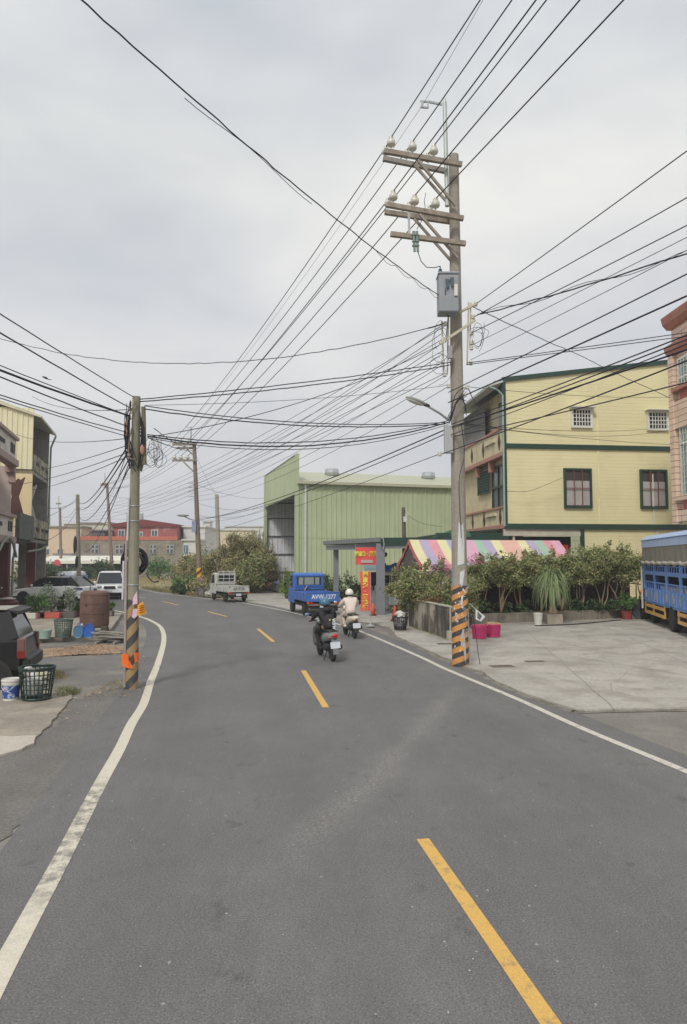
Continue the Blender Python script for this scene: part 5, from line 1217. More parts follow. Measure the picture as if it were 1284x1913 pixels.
    if white:
        c = MB()
        for x in (-.6,-.2,.2,.6): c.tube([(x,.60,1.0),(x,.60,1.92),(x,.85,1.97)],.018)
        c.tube([(-.6,.60,1.92),(.6,.60,1.92)],.02).tube([(-.62,.60,1.45),(.62,.60,1.45)],.02).tube([(-.62,.60,1.2),(.62,.60,1.2)],.015)
        for x in [-.5+.1*i for i in range(11)]: c.tube([(x,.60,1.0),(x,.60,1.3)],.010)
        c.build('headboard_frame', mat("frame_white", S(206,206,198)), t)
        MB().box(-.55,.55,.70,.85,1.9,1.94).build('roof_load', mat("tan_board", S(176,160,128)), t)
    else:
        MB().beam((-.42,.62,.72),(-.10,.70,1.24),.1,.02).build('plank', mat("bare_plank", S(176,150,126)), t)
    return t
M_TBLUE = mat("truck_blue", S(62,112,190,.95), rough=.4, coat=.2, var=.08, dirt=S(120,140,170), dirt_amt=.3, dscale=4)
M_TWHT = mat("truck_white", S(196,196,190,1), rough=.4, coat=.2, var=.05, dirt=S(150,142,128), dirt_amt=.4, dscale=3)
pickup('small blue pickup with ribbed cab back parked beyond the scooter riders', (-1.42,32.35,.03), math.atan2(.28,.96), M_TBLUE)
wp_ = pickup('small white pickup with a cage frame behind its cab, half on the verge', (-6.9,42.2,.03), math.atan2(.46,.88), M_TWHT, True); wp_.scale = (.88,.88,.90)

def car(name, label, cat, loc, rz, col, L, W, low, gh, wr, wy, roofm=None, pillars=(), lamp='hatch', spokes=0, roofbar=False, rimm=None):
    t = thing(name, label, cat, loc, rz); w2 = W/2
    MB().prism(low, -w2, w2, 'x').build('body', col, t, bevel=.07, seg=3)
    (b0, b1, zb, r0_, r1_, zr) = gh; ins = .16
    def gp(y, z, s):
        f = (z-zb)/(zr-zb); return V((s*(w2-.03-ins*f), y, z))
    vs = [gp(b0,zb,-1),gp(b0,zb,1),gp(b1,zb,1),gp(b1,zb,-1),gp(r0_,zr-.05,-1),gp(r0_,zr-.05,1),gp(r1_,zr-.05,1),gp(r1_,zr-.05,-1)]
    MB().add(vs,[(0,3,2,1),(4,5,6,7),(0,1,5,4),(1,2,6,5),(2,3,7,6),(3,0,4,7)]).build('windows', M_CGL, t, bevel=.03)
    rv = [gp(r0_-.03,zr-.07,-1),gp(r0_-.03,zr-.07,1),gp(r1_+.05,zr-.07,1),gp(r1_+.05,zr-.07,-1)]
    rv2 = [V((p.x*.9, r0_*.97+.0 if i < 2 else r1_*.9, zr)) for i, p in enumerate(rv)]
    MB().add(rv+rv2,[(0,3,2,1),(4,5,6,7),(0,1,5,4),(1,2,6,5),(2,3,7,6),(3,0,4,7)]).build('roof', roofm or col, t, bevel=.03, seg=2)
    pm = []
    for s in (-1,1):
        for (yb, yr, th) in pillars:
            a, b = gp(yb,zb-.01,s)+V((s*.004,0,0)), gp(yr,zr-.06,s)+V((s*.006,0,0))
            MB().beam(a, b, .025, th, up=(0,1,0)).build('pillar', roofm or col, t)
        for y in wy:
            MB().cone((s*(w2-.12),y,wr),(s*(w2+.004),y,wr),wr*1.2,wr*1.2,24).build('wheel_arch', M_BLK, t); wheel(t, s*(w2-.09), y, wr, .2, rimm, spokes=spokes)
        mi = MB().ell((s*(w2+.09), b1-.35, zb+.08),(.10,.05,.07),12,8).build('wing_mirror', col, t, smooth=True)
    MB().box(-w2+.12,w2-.12,-L/2+.2,L/2-.2,.2,.4).build('underbody', M_UNDER, t)
    return t
# dark small off-roader at the left edge, tail towards the road
M_BCAR = mat("black_paint", (.004,.0045,.006), rough=.22, coat=.2, var=.1)
f_ = V((-.97,-.24,0)); rz_ = math.atan2(-f_.x, f_.y)
k = car('parked_car', 'boxy black off-road car cut off by the left edge with its tail towards the road', 'car', (-8.03,13.85,0), rz_, M_BCAR, 3.5, 1.5,
    [(-1.72,.34),(-1.76,.62),(-1.70,.98),(.55,.98),(1.5,.88),(1.72,.78),(1.76,.36)], (-1.66,.72,.96,-1.42,.35,1.52), .27, (-1.22,1.1),
    pillars=((-1.5,-1.30,.30),(-.45,-.42,.1),(.62,.33,.08)), spokes=10)
MB().box(-.60,.60,-1.40,.33,1.521,1.535).build('roof_panel', mat("pale_car_roof", S(168,166,158), rough=.4, var=.1), k)  # pale panel laid over the black roof
MB().prism([(-1.40,1.53),(-1.64,1.50),(-1.62,1.42),(-1.50,1.46)], -.6,.6,'x').build('spoiler', M_BLK, k, bevel=.01)
for s in (-1,1):
    l = MB().box(s*.70-.06,s*.70+.055,-1.765,-1.62,.62,.98).build('tail_light', mat("clear_red_lamp", S(120,84,80), rough=.2, coat=.5), k, bevel=.02)
    MB().box(s*.70-.062,s*.70+.06,-1.775,-1.63,.60,.74).build('reflector', mat("deep_red_lamp", S(130,34,34), rough=.2), l)
MB().box(-.765,-.752,-.72,-.58,.60,.72).box(.752,.765,-.72,-.58,.60,.72).build('side_badge', M_WHT, k)
MB().prism([(-1.85,.36),(-1.86,.58),(-1.70,.64),(-1.68,.34)], -.72,.72,'x').build('rear_bumper', M_BLK, k, bevel=.03)

# white crossover side-on behind the planters
M_CWHT = mat("white_paint", S(244,246,248,1), rough=.3, coat=.5, var=.03)
k = car('parked_car', 'white crossover with a black roof parked side-on behind the potted plants', 'car', (-16.35,39.6,0), R(82), M_CWHT, 4.35, 1.8,
    [(-2.15,.34),(-2.2,.62),(-2.12,.98),(-1.6,1.05),(.75,.98),(1.75,.84),(2.12,.66),(2.15,.36)], (-2.0,1.15,.98,-1.35,.35,1.52), .34, (-1.32,1.35),
    roofm=mat("black_roof", (.04,.05,.055), rough=.25, coat=.4), pillars=((-1.85,-1.25,.28),(-.9,-.86,.07),(.1,.08,.08),(1.05,.42,.09)), spokes=5)
for s in (-1,1):
    MB().prism([(-2.14,.93),(-1.8,.97),(-1.62,.90),(-1.9,.80),(-2.16,.82)], s*.905, s*.88, 'x').build('tail_light', mat("dark_tail_lamp", S(110,104,150), rough=.2), k)
    MB().prism([(2.0,.68),(1.72,.80),(1.62,.72),(2.1,.60)], s*.90, s*.88, 'x').build('headlight', M_WHT, k)
    MB().box(min(s*.9,s*.915),max(s*.9,s*.915),-1.9,2.0,.34,.46).build('sill_cladding', M_BLK, k)
# white van facing us
f2 = V((.30,-.954,0)); k = car('parked_van', 'white people carrier facing the road left of the short pole', 'van', (-15.15,45.4,0), math.atan2(-f2.x, f2.y), M_CWHT, 4.2, 1.66,
    [(-2.05,.34),(-2.1,.7),(-2.05,1.0),(1.0,1.0),(1.75,.90),(2.02,.74),(2.08,.36)], (-2.02,1.25,.98,-1.9,.55,1.72), .31, (-1.25,1.35), pillars=((-1.95,-1.85,.12),(-.9,-.88,.06),(.3,.25,.07),(1.15,.62,.08)))
MB().box(-.34,.34,2.06,2.10,.68,.84).build('grille', M_BLK, k); MB().box(-.7,.7,2.07,2.11,.36,.44).build('air_intake', M_BLK, k)
MB().box(-.16,.16,2.11,2.12,.46,.56).build('number_plate', M_PLATE, k)
for s in (-1,1): MB().ell((s*.62,2.02,.80),(.17,.07,.09),12,8).build('headlight', mat("lamp_glass", S(196,198,190), rough=.15), k, smooth=True)
# little blue-roofed three-wheeler / truck far away
k = thing('delivery_truck', 'tiny truck with a rounded white and blue roof beyond the white crossover', 'truck', w(128,1045,62)*V((1,1,0)) if False else V((w(130,1045,62).x, 62, 0)), R(0)); k.scale = (.62,.62,.62)
MB().box(-1.2,1.2,-1.2,3,.6,1.75).build('box_body', mat("pale_blue_box", S(150,170,200)), k)
MB().prism([(-1.3,1.75),(1.3,1.75),(1.15,2.15),(.8,2.3),(-.8,2.3),(-1.15,2.15)], -1.3, 3.1, 'y').build('canopy', mat("white_canopy", S(206,210,216)), k)
MB().box(-1.22,1.22,-1.23,-1.2,1.5,1.75).build('blue_band', M_TBLUE, k); MB().box(-1.1,1.1,3,4.4,.5,1.7).build('cab', M_TBLUE, k, bevel=.08)
for s in (-1,1): wheel(k, s*.95, -.2, .36, .25); wheel(k, s*.95, 3.6, .36, .25)

# big blue stake truck on the right
def stake_truck():
    P = w(1203,1045,28.2); f = V((.215,.977,0)).normalized()
    t = thing('stake_truck', 'large blue stake-bed truck with a blue and grey tarpaulin at the right edge', 'truck', (P.x, 28.2, .03), math.atan2(-f.x, f.y))
    # local: x right of the left side wall, y forward (front of the bed at 0)
    MBl = mat("stake_blue", S(112,150,210,1.0), rough=.45, var=.1, dirt=S(150,160,180), dirt_amt=.35, dscale=3); Lb = 7.6; Wd = 2.25
    b = MB().box(0,.05,-Lb,0,.84,1.36).box(Wd-.05,Wd,-Lb,0,.84,1.36).box(.05,Wd-.05,-.05,0,.84,1.36).box(0,Wd,-Lb,0,.78,.86)
    k = 16
    for i in range(k): y = -Lb+Lb*i/k; b.box(-.025,0,y+.06,y+.30,.86,1.34)
    b.build('bed_side', MBl, t)
    r = MB().box(-.01,.05,-Lb,0,1.58,1.62).box(-.02,.05,-Lb,0,1.88,2.02)
    for i in range(23): y = -Lb+Lb*i/22; r.box(0,.03,y-.012,y+.012,1.36,1.60)
    for i in range(23): y = -Lb+Lb*i/22; r.box(0,.03,y-.010,y+.010,2.02,2.22)
    for y in (0-.04,-1.9,-3.8,-5.7,-Lb+.04): r.box(-.03,.05,y-.04,y+.04,1.3,2.3).prism([(y-.14,1.90),(y+.14,1.90),(y+.04,1.62),(y-.04,1.62)],-.025,.0,'x')
    r.box(-.01,.04,-Lb,0,2.2,2.23); r.box(Wd-.05,Wd,-Lb,0,1.4,2.2); r.build('stake_rail', MBl, t)
    MB().box(.1,Wd-.1,-Lb+.1,-.3,.87,1.50).build('cargo_sacks', mat("sacks", S(190,182,150), var=.25, scale=3), t)
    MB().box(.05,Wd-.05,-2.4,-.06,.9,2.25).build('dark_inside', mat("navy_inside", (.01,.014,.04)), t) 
    tp = MB()
    n = 38; prof = [(0,2.28),(-.04,2.42),(-.0,3.02)]
    for i in range(n):
        y0, y1 = -Lb-.1+(Lb+.2)*i/n, -Lb-.1+(Lb+.2)*(i+1)/n
        o0, o1 = .02*math.sin(i*1.7), .02*math.sin((i+1)*1.7)
        tp.quad((-.03+o0,y0,2.34),(-.03+o1,y1,2.34),(-.03,y1,2.95),(-.03,y0,2.95))
    tp.quad((-.03,.1,2.34),(-.03,.1,2.95),(Wd+.03,.1,2.95),(Wd+.03,.1,2.34)).quad((Wd+.03,.1,2.34),(Wd+.03,-Lb,2.34),(Wd+.03,-Lb,2.95),(Wd+.03,.1,2.95))
    tpo = tp.build('tarpaulin', mat("grey_tarp", S(132,128,118), rough=.7, var=.14, streak=.12), t)
    rl = MB(); pts = [V((-.06+.025*math.sin(i*2.3), .1-(Lb+.2)*i/26, 2.33+.025*math.cos(i*1.9))) for i in range(27)]; rl.tube(pts, [.06+.015*math.sin(i*2.9) for i in range(27)], 8)
    rl.build('rolled_hem', mat("tarp_hem", S(176,168,156), var=.15), tpo, smooth=True)
    MB().prism([(-.05,2.94),(Wd+.05,2.94),(Wd+.05,3.24),(Wd-.1,3.40),(Wd*.5,3.48),(.12,3.40),(-.05,3.24)], -Lb-.12, .12, 'y').build('blue_cover', mat("blue_cover", S(172,192,226,1.0), rough=.55, var=.06, streak=.08), t)
    sm = MB().box(-.065,-.05,-Lb,.12,3.2,3.235).build('cover_seam', mat("seam_blue", S(100,122,170)), t)
    for y0, y1, ys in ((-3.45,-.1,(-.14,-1.6,-3.4)), (-Lb,-5.3,(-5.35,-7.5))):
        gd = MB()
        for z in (.36,.62): gd.box(-.03,.03,y0,y1,z,z+.11)
        for y in ys: gd.box(-.02,.025,y-.05,y+.05,.36,.78)
        gd.build('side_guard', mat("orange_guard", S(222,174,104), rough=.5, var=.12), t)
    MB().box(.15,Wd-.15,-Lb,1.6,.45,.78).box(.1,.6,-2.8,-1.2,.35,.75).cone((.1,-1.0,.6),(.6,-1.0,.6),.2,.2,16).build('chassis', M_UNDER, t)
    for y, r_ in ((-4.35,.44),(.9,.40)):
        for x in (.12, Wd-.12): wheel(t, x, y, r_, .26, mat("pale_hub", S(170,168,160), rough=.6), side=-1 if x < 1 else 1)
    for y in (-.55,): wheel(t, .28, y, .38, .25, mat("pale_hub", S(170,168,160)), side=-1)
    cb = MB().prism([(.25,.5),(.25,2.1),(1.3,2.15),(1.75,1.5),(1.95,.5)], .25, Wd-.15, 'x').build('cab', MBl, t, bevel=.06)
    MB().prism([(.55,1.35),(.55,2.0),(1.15,2.0),(1.5,1.35)], .235,.248,'x').build('cab_window', M_CGL, cb)
    ma = MB().tube([(.25,1.5,1.9),(-.25,1.62,2.0),(-.5,1.62,1.95)],.02).tube([(.25,1.5,1.4),(-.25,1.62,1.45),(-.45,1.62,1.7)],.02).build('mirror_arm', M_BLK, t)
    MB().box(-.58,-.36,1.6,1.66,1.85,2.45).build('mirror', mat("mirror_grey", S(110,126,128), rough=.2), ma, bevel=.02)
    MB().box(-.55,-.2,1.6,1.66,1.55,1.80).build('lower_mirror', M_WHT, ma, bevel=.02)
    MB().box(-.10,-.04,.10,.16,.5,2.2).build('strap', mat("strap_white", S(200,200,186)), t)
    MB().ell((-.12,.16,1.18),(.05,.05,.06),10,8).build('marker_lamp', M_AMB, t, smooth=True)
    # painted characters on the side, too worn to read fully
    for i, (c_, y) in enumerate([('大',-1.45),('貨',-2.15),('運',-3.9),('輸',-4.8),('行',-5.7)]):
        text_mesh('lettering', c_, .34, Matrix.Translation((-.032,y,1.10)) @ Matrix.Rotation(R(-90),4,'Z') @ Matrix.Rotation(R(90),4,'X'), mat("faded_lettering", S(196,180,140)), t, .002, .004)
    MB().box(-.031,-.026,-.62,-.28,1.0,1.24).build('white_notice', mat("notice_pale", S(200,206,216)), t)
    return t
stake_truck()

# ================================================================ SCOOTERS AND RIDERS
def skinned(name, nodes, edges, material, parent, sub=2, root=0):
    keys = list(nodes); idx = {k: i for i, k in enumerate(keys)}
    me = bpy.data.meshes.new(name); me.from_pydata([nodes[k][0] for k in keys], [(idx[a], idx[b]) for a, b in edges], []); me.update()
    o = bpy.data.objects.new(name, me); COL.objects.link(o)
    md = o.modifiers.new('s', 'SKIN'); md.use_smooth_shade = True
    for k in keys:
        sv = me.skin_vertices[0].data[idx[k]]; r = nodes[k][1]; sv.radius = (r, r) if not isinstance(r, tuple) else r; sv.use_root = (idx[k] == root)
    ss = o.modifiers.new('u', 'SUBSURF'); ss.levels = sub; ss.render_levels = sub
    dg = bpy.context.evaluated_depsgraph_get(); nm_ = bpy.data.meshes.new_from_object(o.evaluated_get(dg)); bpy.data.objects.remove(o)
    nm_.materials.clear(); nm_.materials.append(material)
    for p in nm_.polygons: p.use_smooth = True
    r_ = bpy.data.objects.new(name, nm_); COL.objects.link(r_); r_.parent = parent; return r_
M_SKIN = mat("skin", S(206,160,132), rough=.55, var=.04)
def scooter(label, loc, rz, lean, c_body, c_low, c_seat, tail):
    t = thing('scooter', label, 'scooter', loc, rz); t.rotation_euler = (0, lean, rz); t.scale = (.94,.94,.94)
    for y in (-.6,.64):
        m = MB(); m.lathe([(.14,-.045),(.20,-.05),(.225,-.03),(.235,0),(.225,.03),(.20,.05),(.14,.045)],24,(0,y,.235),Matrix.Rotation(R(90),3,'Y')); wv = m.build('wheel', M_TYRE, t, smooth=True)
        MB().lathe([(.0,-.04),(.15,-.04),(.15,.04),(0,.04)],20,(0,y,.235),Matrix.Rotation(R(90),3,'Y')).build('rim', M_RIM, wv)
    MB().loft([((0,-.90,.70),.05,.04),((0,-.84,.69),.11,.08),((0,-.65,.66),.155,.12),((0,-.35,.62),.165,.14),((0,-.05,.58),.14,.16),((0,.05,.5),.11,.14)],18).build('rear_cowl', c_body, t, smooth=True)
    MB().loft([((0,-.66,.80),.07,.02),((0,-.55,.80),.12,.045),((0,-.25,.79),.145,.05),((0,.02,.77),.13,.05),((0,.12,.75),.08,.03)],16).build('seat', c_seat, t, smooth=True)
    MB().loft([((0,-.70,.42),.07,.08),((0,-.5,.36),.12,.12),((0,-.2,.34),.14,.12),((0,.0,.36),.10,.10)],14).build('engine', M_BLK, t, smooth=True)
    ex = MB().tube([(.10,.0,.24),(.15,-.2,.26),(.17,-.4,.32),(.18,-.75,.38)],[.02,.03,.055,.06],12).build('exhaust', mat("exhaust_dark", (.04,.04,.042), rough=.35, metal=.4), t, smooth=True)
    MB().box(.16,.25,-.72,-.38,.33,.43).build('heat_shield', M_BLK, ex, bevel=.02)
    MB().box(-.16,.16,-.08,.42,.27,.34).build('floorboard', c_low, t, bevel=.02)
    MB().loft([((0,.36,.34),.16,.05),((0,.46,.34),.19,.06),((0,.50,.34),.19,.05)],14).build('leg_shield_foot', c_low, t)
    sh_ = MB(); n = 7
    for i in range(n):
        z0, z1 = .32+i*.1, .42+i*.1; a, b = .20+.03*math.sin(i*.5), .20+.03*math.sin((i+1)*.5)
        if i > 4: a, b = .20-.03*(i-4), .20-.03*(i-3)
        y0, y1 = .56-.022*i, .56-.022*(i+1)
        sh_.add([(-a,y0,z0),(a,y0,z0),(b,y1,z1),(-b,y1,z1),(-a*.6,y0+.09,z0),(a*.6,y0+.09,z0),(b*.6,y1+.09,z1),(-b*.6,y1+.09,z1)],[(0,1,2,3),(7,6,5,4),(0,4,5,1),(1,5,6,2),(2,6,7,3),(3,7,4,0)])
    sh_.build('leg_shield', c_body, t)
    MB().tube([(0,.64,.26),(0,.52,.6),(0,.42,.98)],.035,8).tube([(-.07,.64,.25),(-.07,.58,.5)],.018).tube([(.07,.64,.25),(.07,.58,.5)],.018).build('fork', M_BLK, t)
    MB().loft([((0,.45,.44),.06,.03),((0,.55,.49),.075,.035),((0,.70,.49),.075,.035),((0,.84,.42),.06,.03)],12).build('front_fender', c_body, t, smooth=True)
    hb = MB().tube([(-.33,.33,1.0),(-.2,.40,1.0),(0,.43,.98),(.2,.40,1.0),(.33,.33,1.0)],.016,8).build('handlebar', M_BLK, t)
    MB().ell((0,.44,.96),(.15,.10,.09),14,8).build('headlight_cowl', c_body, hb, smooth=True); MB().ell((0,.53,.95),(.08,.03,.05),12,8).build('headlight', M_WHT, hb, smooth=True)
    for s in (-1,1):
        MB().cone((s*.22,.39,1.0),(s*.34,.325,1.0),.022,.022,10).build('grip', M_BLK, hb)
        ms = MB().tube([(s*.2,.40,1.01),(s*.26,.39,1.12),(s*.34,.38,1.17)],.008,6).build('mirror_stalk', M_BLK, hb)
        MB().ell((s*.39,.38,1.18),(.065,.018,.045),14,8).build('mirror', mat("mirror_sky", S(196,206,216), rough=.05, metal=.6) if s > 0 else tail['mirror'], ms, smooth=True)
    MB().ell((0,-.895,.70),(.075,.03,.055),14,8).build('tail_light', M_REDL, t, smooth=True) if tail.get('big') else MB().ell((0,-.9,.66),(.035,.02,.035),14,8).build('tail_light', mat("dark_red_lamp", S(110,40,36)), t, smooth=True)
    for s in (-1,1): MB().ell((s*.12,-.82,.66),(.03,.03,.02),10,6).build('indicator', M_AMB, t, smooth=True)
    MB().prism([(-.80,.62),(-.92,.52),(-.97,.22),(-.94,.22),(-.84,.48),(-.72,.56)], -.07,.07,'x').build('rear_mudguard', mat("mudguard_grey", S(120,122,124)) if tail.get('big') else M_BLK, t, bevel=.01)
    MB().add([(-.13,-.95,.38),(.13,-.95,.38),(.13,-.915,.54),(-.13,-.915,.54),(-.13,-.945,.38),(.13,-.945,.38),(.13,-.905,.54),(-.13,-.905,.54)],[(0,1,2,3),(7,6,5,4),(0,4,5,1),(1,5,6,2),(2,6,7,3),(3,7,4,0)]).build('number_plate', M_PLATE, t)
    MB().tube([(-.10,-.55,.80),(-.12,-.80,.80),(0,-.88,.80),(.12,-.80,.80),(.10,-.55,.80)],.012,8).build('grab_rail', M_BLK, t)
    MB().beam((-.05,-.3,.28),(-.18,-.38,.03),.02,.02).build('stand', M_BLK, t)
    return t
def rider(label, sc, jacket, trousers, helmet, coat=False, hood=False, shoe=None):
    t = thing('person', label, 'person', sc.location, 0); t.rotation_euler = sc.rotation_euler; t.scale = (.94,.94,.94)
    N = {'pelvis':((0,-.20,.88),.085),'waist':((0,-.21,1.02),.08),'chest':((0,-.15,1.20),.085),'neckb':((0,-.13,1.345),.06),'neck':((0,-.11,1.40),.048),'head':((0,-.09,1.47),.085),'crown':((0,-.09,1.53),.085)}
    E = [('pelvis','waist'),('waist','chest'),('chest','neckb'),('neckb','neck'),('neck','head'),('head','crown')]
    for s, q in ((-1,'l'),(1,'r')):
        N[q+'sh'] = ((s*.165,-.13,1.285),.042); N[q+'el'] = ((s*.29,.045,1.10),.034); N[q+'wr'] = ((s*.29,.27,1.035),.026); N[q+'pa'] = ((s*.285,.325,1.025),.028)
        E += [('chest',q+'sh'),(q+'sh',q+'el'),(q+'el',q+'wr'),(q+'wr',q+'pa')]
        for i in range(4):
            x = s*(.255+.022*i); N[f'{q}f{i}'] = ((x,.375,1.035-.002*i),.010); N[f'{q}g{i}'] = ((x,.392,1.005),.009); N[f'{q}h{i}'] = ((x,.37,.978),.008)
            E += [(q+'pa',f'{q}f{i}'),(f'{q}f{i}',f'{q}g{i}'),(f'{q}g{i}',f'{q}h{i}')]
        N[q+'t0'] = ((s*.245,.32,1.0),.011); N[q+'t1'] = ((s*.235,.355,.985),.009); E += [(q+'pa',q+'t0'),(q+'t0',q+'t1')]
        N[q+'hip'] = ((s*.10,-.15,.85),.062); N[q+'kn'] = ((s*.17,.22,.71),.046); N[q+'an'] = ((s*.13,.155,.40),.030); N[q+'he'] = ((s*.13,.12,.36),.036); N[q+'to'] = ((s*.145,.32,.355),.030)
        E += [('pelvis',q+'hip'),(q+'hip',q+'kn'),(q+'kn',q+'an'),(q+'an',q+'he'),(q+'he',q+'to')]
    skinned('body', N, E, M_SKIN, t, 2)
    J = {'b':((0,-.25,.86 if not coat else .84),(.175,.15)),'w':((0,-.235,1.02),(.155,.125)),'c':((0,-.18,1.20),(.185,.135)),'n':((0,-.13,1.34),(.085,.075)),'n2':((0,-.12,1.39),.066)}
    JE = [('b','w'),('w','c'),('c','n'),('n','n2')]
    if coat: J['sk'] = ((0,-.30,.76),(.18,.13)); JE.append(('b','sk'))
    for s, q in ((-1,'l'),(1,'r')):
        J[q+'s'] = ((s*.19,-.14,1.285),.082); J[q+'m'] = ((s*.26,-.05,1.19),.068); J[q+'e'] = ((s*.305,.04,1.10),.058); J[q+'f'] = ((s*.30,.16,1.065),.048); J[q+'w'] = ((s*.29,.26,1.04),.040)
        JE += [('c',q+'s'),(q+'s',q+'m'),(q+'m',q+'e'),(q+'e',q+'f'),(q+'f',q+'w')]
        if coat: J[q+'k'] = ((s*.16,.05,.78),.09); JE.append(('b',q+'k'))
    jk = skinned('coat' if coat else 'jacket', J, JE, jacket, t, 2)
    if hood: MB().ell((0,-.27,1.33),(.13,.09,.075),16,10).build('hood', jacket, jk, smooth=True)
    else: MB().torus((0,-.12,1.375),.075,.02,None,18,6).build('collar', jacket, jk, smooth=True)
    T = {'p':((0,-.21,.86),(.15,.12))}; TE = []
    for s, q in ((-1,'l'),(1,'r')):
        T[q+'h'] = ((s*.11,-.10,.84),.105); T[q+'m'] = ((s*.15,.08,.79),.092); T[q+'k'] = ((s*.18,.23,.71),.080); T[q+'c'] = ((s*.155,.20,.56),.068); T[q+'a'] = ((s*.135,.16,.375),.060)
        TE += [('p',q+'h'),(q+'h',q+'m'),(q+'m',q+'k'),(q+'k',q+'c'),(q+'c',q+'a')]
    skinned('trousers', T, TE, trousers, t, 2)
    for s in (-1,1): MB().loft([((s*.13,.06,.355),.03,.03),((s*.13,.10,.365),.048,.05),((s*.135,.20,.36),.05,.045),((s*.145,.32,.345),.045,.03),((s*.145,.37,.34),.02,.015)],12).build('shoe', shoe or M_BLK, t, smooth=True)
    h = (0,-.09,1.50)
    he = MB(); nu, nv = 22, 12; vs = []; fs = []
    for j in range(nv+1):
        ph = (math.pi*.62)*j/nv
        for i in range(nu):
            a = 2*math.pi*i/nu; rr_ = (.142,.160,.150)
            front_ = math.sin(a)          # +y is the face side: the shell stops higher there
            p2 = ph*(1-.26*max(0,front_)) ; vs.append((h[0]+rr_[0]*math.sin(p2)*math.cos(a), h[1]+rr_[1]*math.sin(p2)*math.sin(a), h[2]+rr_[2]*math.cos(p2)))
    for j in range(nv):
        for i in range(nu): fs.append((j*nu+i,(j+1)*nu+i,(j+1)*nu+(i+1)%nu,j*nu+(i+1)%nu))
    hl = he.add(vs, fs).build('helmet', helmet, t, smooth=True)
    sm = hl.modifiers.new('s','SOLIDIFY'); sm.thickness = .02
    MB().torus((0,-.09,1.445),.138,.010,Matrix.Scale(1.1,3,(0,1,0)) @ Matrix.Rotation(R(6),3,'X'),24,6).build('helmet_rim', M_BLK, hl)
    # face: nose, eyes, lips under the open helmet, and hair at the nape
    MB().ell((0,.005,1.475),(.014,.02,.022),10,8).build('nose', M_SKIN, t, smooth=True)
    for s in (-1,1):
        MB().ell((s*.032,-.012,1.50),(.014,.008,.008),10,8).build('eye', M_WHT, t, smooth=True)
        MB().ell((s*.088,-.09,1.475),(.012,.022,.03),10,8).build('ear', M_SKIN, t, smooth=True)
    MB().ell((0,-.008,1.435),(.024,.009,.007),10,8).build('mouth', mat("lips", S(170,96,86)), t, smooth=True)
    MB().ell((0,-.145,1.43),(.075,.05,.055),14,9).build('hair', mat("black_hair", (.015,.013,.012)), t, smooth=True)
    return t
def place_rear(px, py, rz):      # origin from the point where the rear wheel touches the road
    p = g(px, py); f = V((-math.sin(rz), math.cos(rz), 0)); return p + f*.564
z1 = R(17); p1 = place_rear(622, 1236, z1)
s1 = scooter('grey scooter with a big red tail lamp, the nearer of the two on the road', p1, z1, R(-3), mat("grey_paint", S(128,134,132), rough=.3, coat=.4), M_BLK, M_BLK, {'big':1,'mirror':mat("blue_mirror", S(110,150,186), rough=.2)})
r1p = rider('scooter rider in a black hooded jacket and blue helmet seen from behind', s1, mat("black_jacket", (.020,.020,.024), rough=.75, var=.2), mat("dark_trousers", (.030,.025,.028), rough=.8, var=.2), mat("blue_helmet", S(70,122,150,.9), rough=.25, coat=.5, var=.12), hood=True)
z2 = R(14); p2 = place_rear(663, 1193, z2)
M_CRM = mat("cream_paint", S(222,214,192,.9), rough=.3, coat=.4)
s2 = scooter('cream scooter with a black rear grab rail, the farther of the two on the road', p2, z2, R(-2), M_CRM, M_BLK, mat("dark_brown_seat", S(70,58,54)), {'mirror':mat("mirror_sky", S(196,206,216), rough=.05, metal=.6)})
r2p = rider('scooter rider in a long beige coat and white helmet ahead of the other rider', s2, mat("beige_coat", S(222,208,196,1), rough=.85, var=.06), mat("beige_trousers", S(208,192,180,.95), rough=.85), mat("white_helmet", S(228,224,214), rough=.25, coat=.4, var=.02), coat=True, shoe=M_CRM)
bp = thing('backpack', 'black backpack with white vertical lettering on the nearer rider', 'backpack', s1.location); bp.rotation_euler = s1.rotation_euler; bp.scale = (.94,.94,.94)
MB().loft([((0,-.345,.90),.11,.10),((0,-.40,.92),.15,.16),((0,-.45,1.02),.155,.20),((0,-.50,1.02),.14,.18),((0,-.53,1.0),.09,.13)],18).build('bag', mat("bag_black", (.028,.024,.028), rough=.8, var=.2), bp, smooth=True)
MB().loft([((0,-.50,.95),.10,.08),((0,-.56,.94),.11,.09),((0,-.58,.94),.08,.06)],14).build('front_pocket', mat("bag_black", (.028,.024,.028)), bp, smooth=True)
for s in (-1,1): MB().tube(catmull([(s*.09,-.42,.92),(s*.15,-.15,.98),(s*.15,-.02,1.18),(s*.13,-.14,1.37),(s*.09,-.36,1.22)],4),.02,6).build('strap', M_BLK, bp)
text_mesh('lettering', 'AUDA', .10, Matrix.Translation((.085,-.592,.97)) @ Matrix.Rotation(R(90),4,'X') @ Matrix.Rotation(R(90),4,'Z'), mat("text_white", S(226,230,236)), bp, .006, .004)
MB().cone((-.02,-.575,1.08),(-.02,-.59,1.08),.025,.025,14).build('badge', mat("badge_olive", S(180,186,110)), bp)
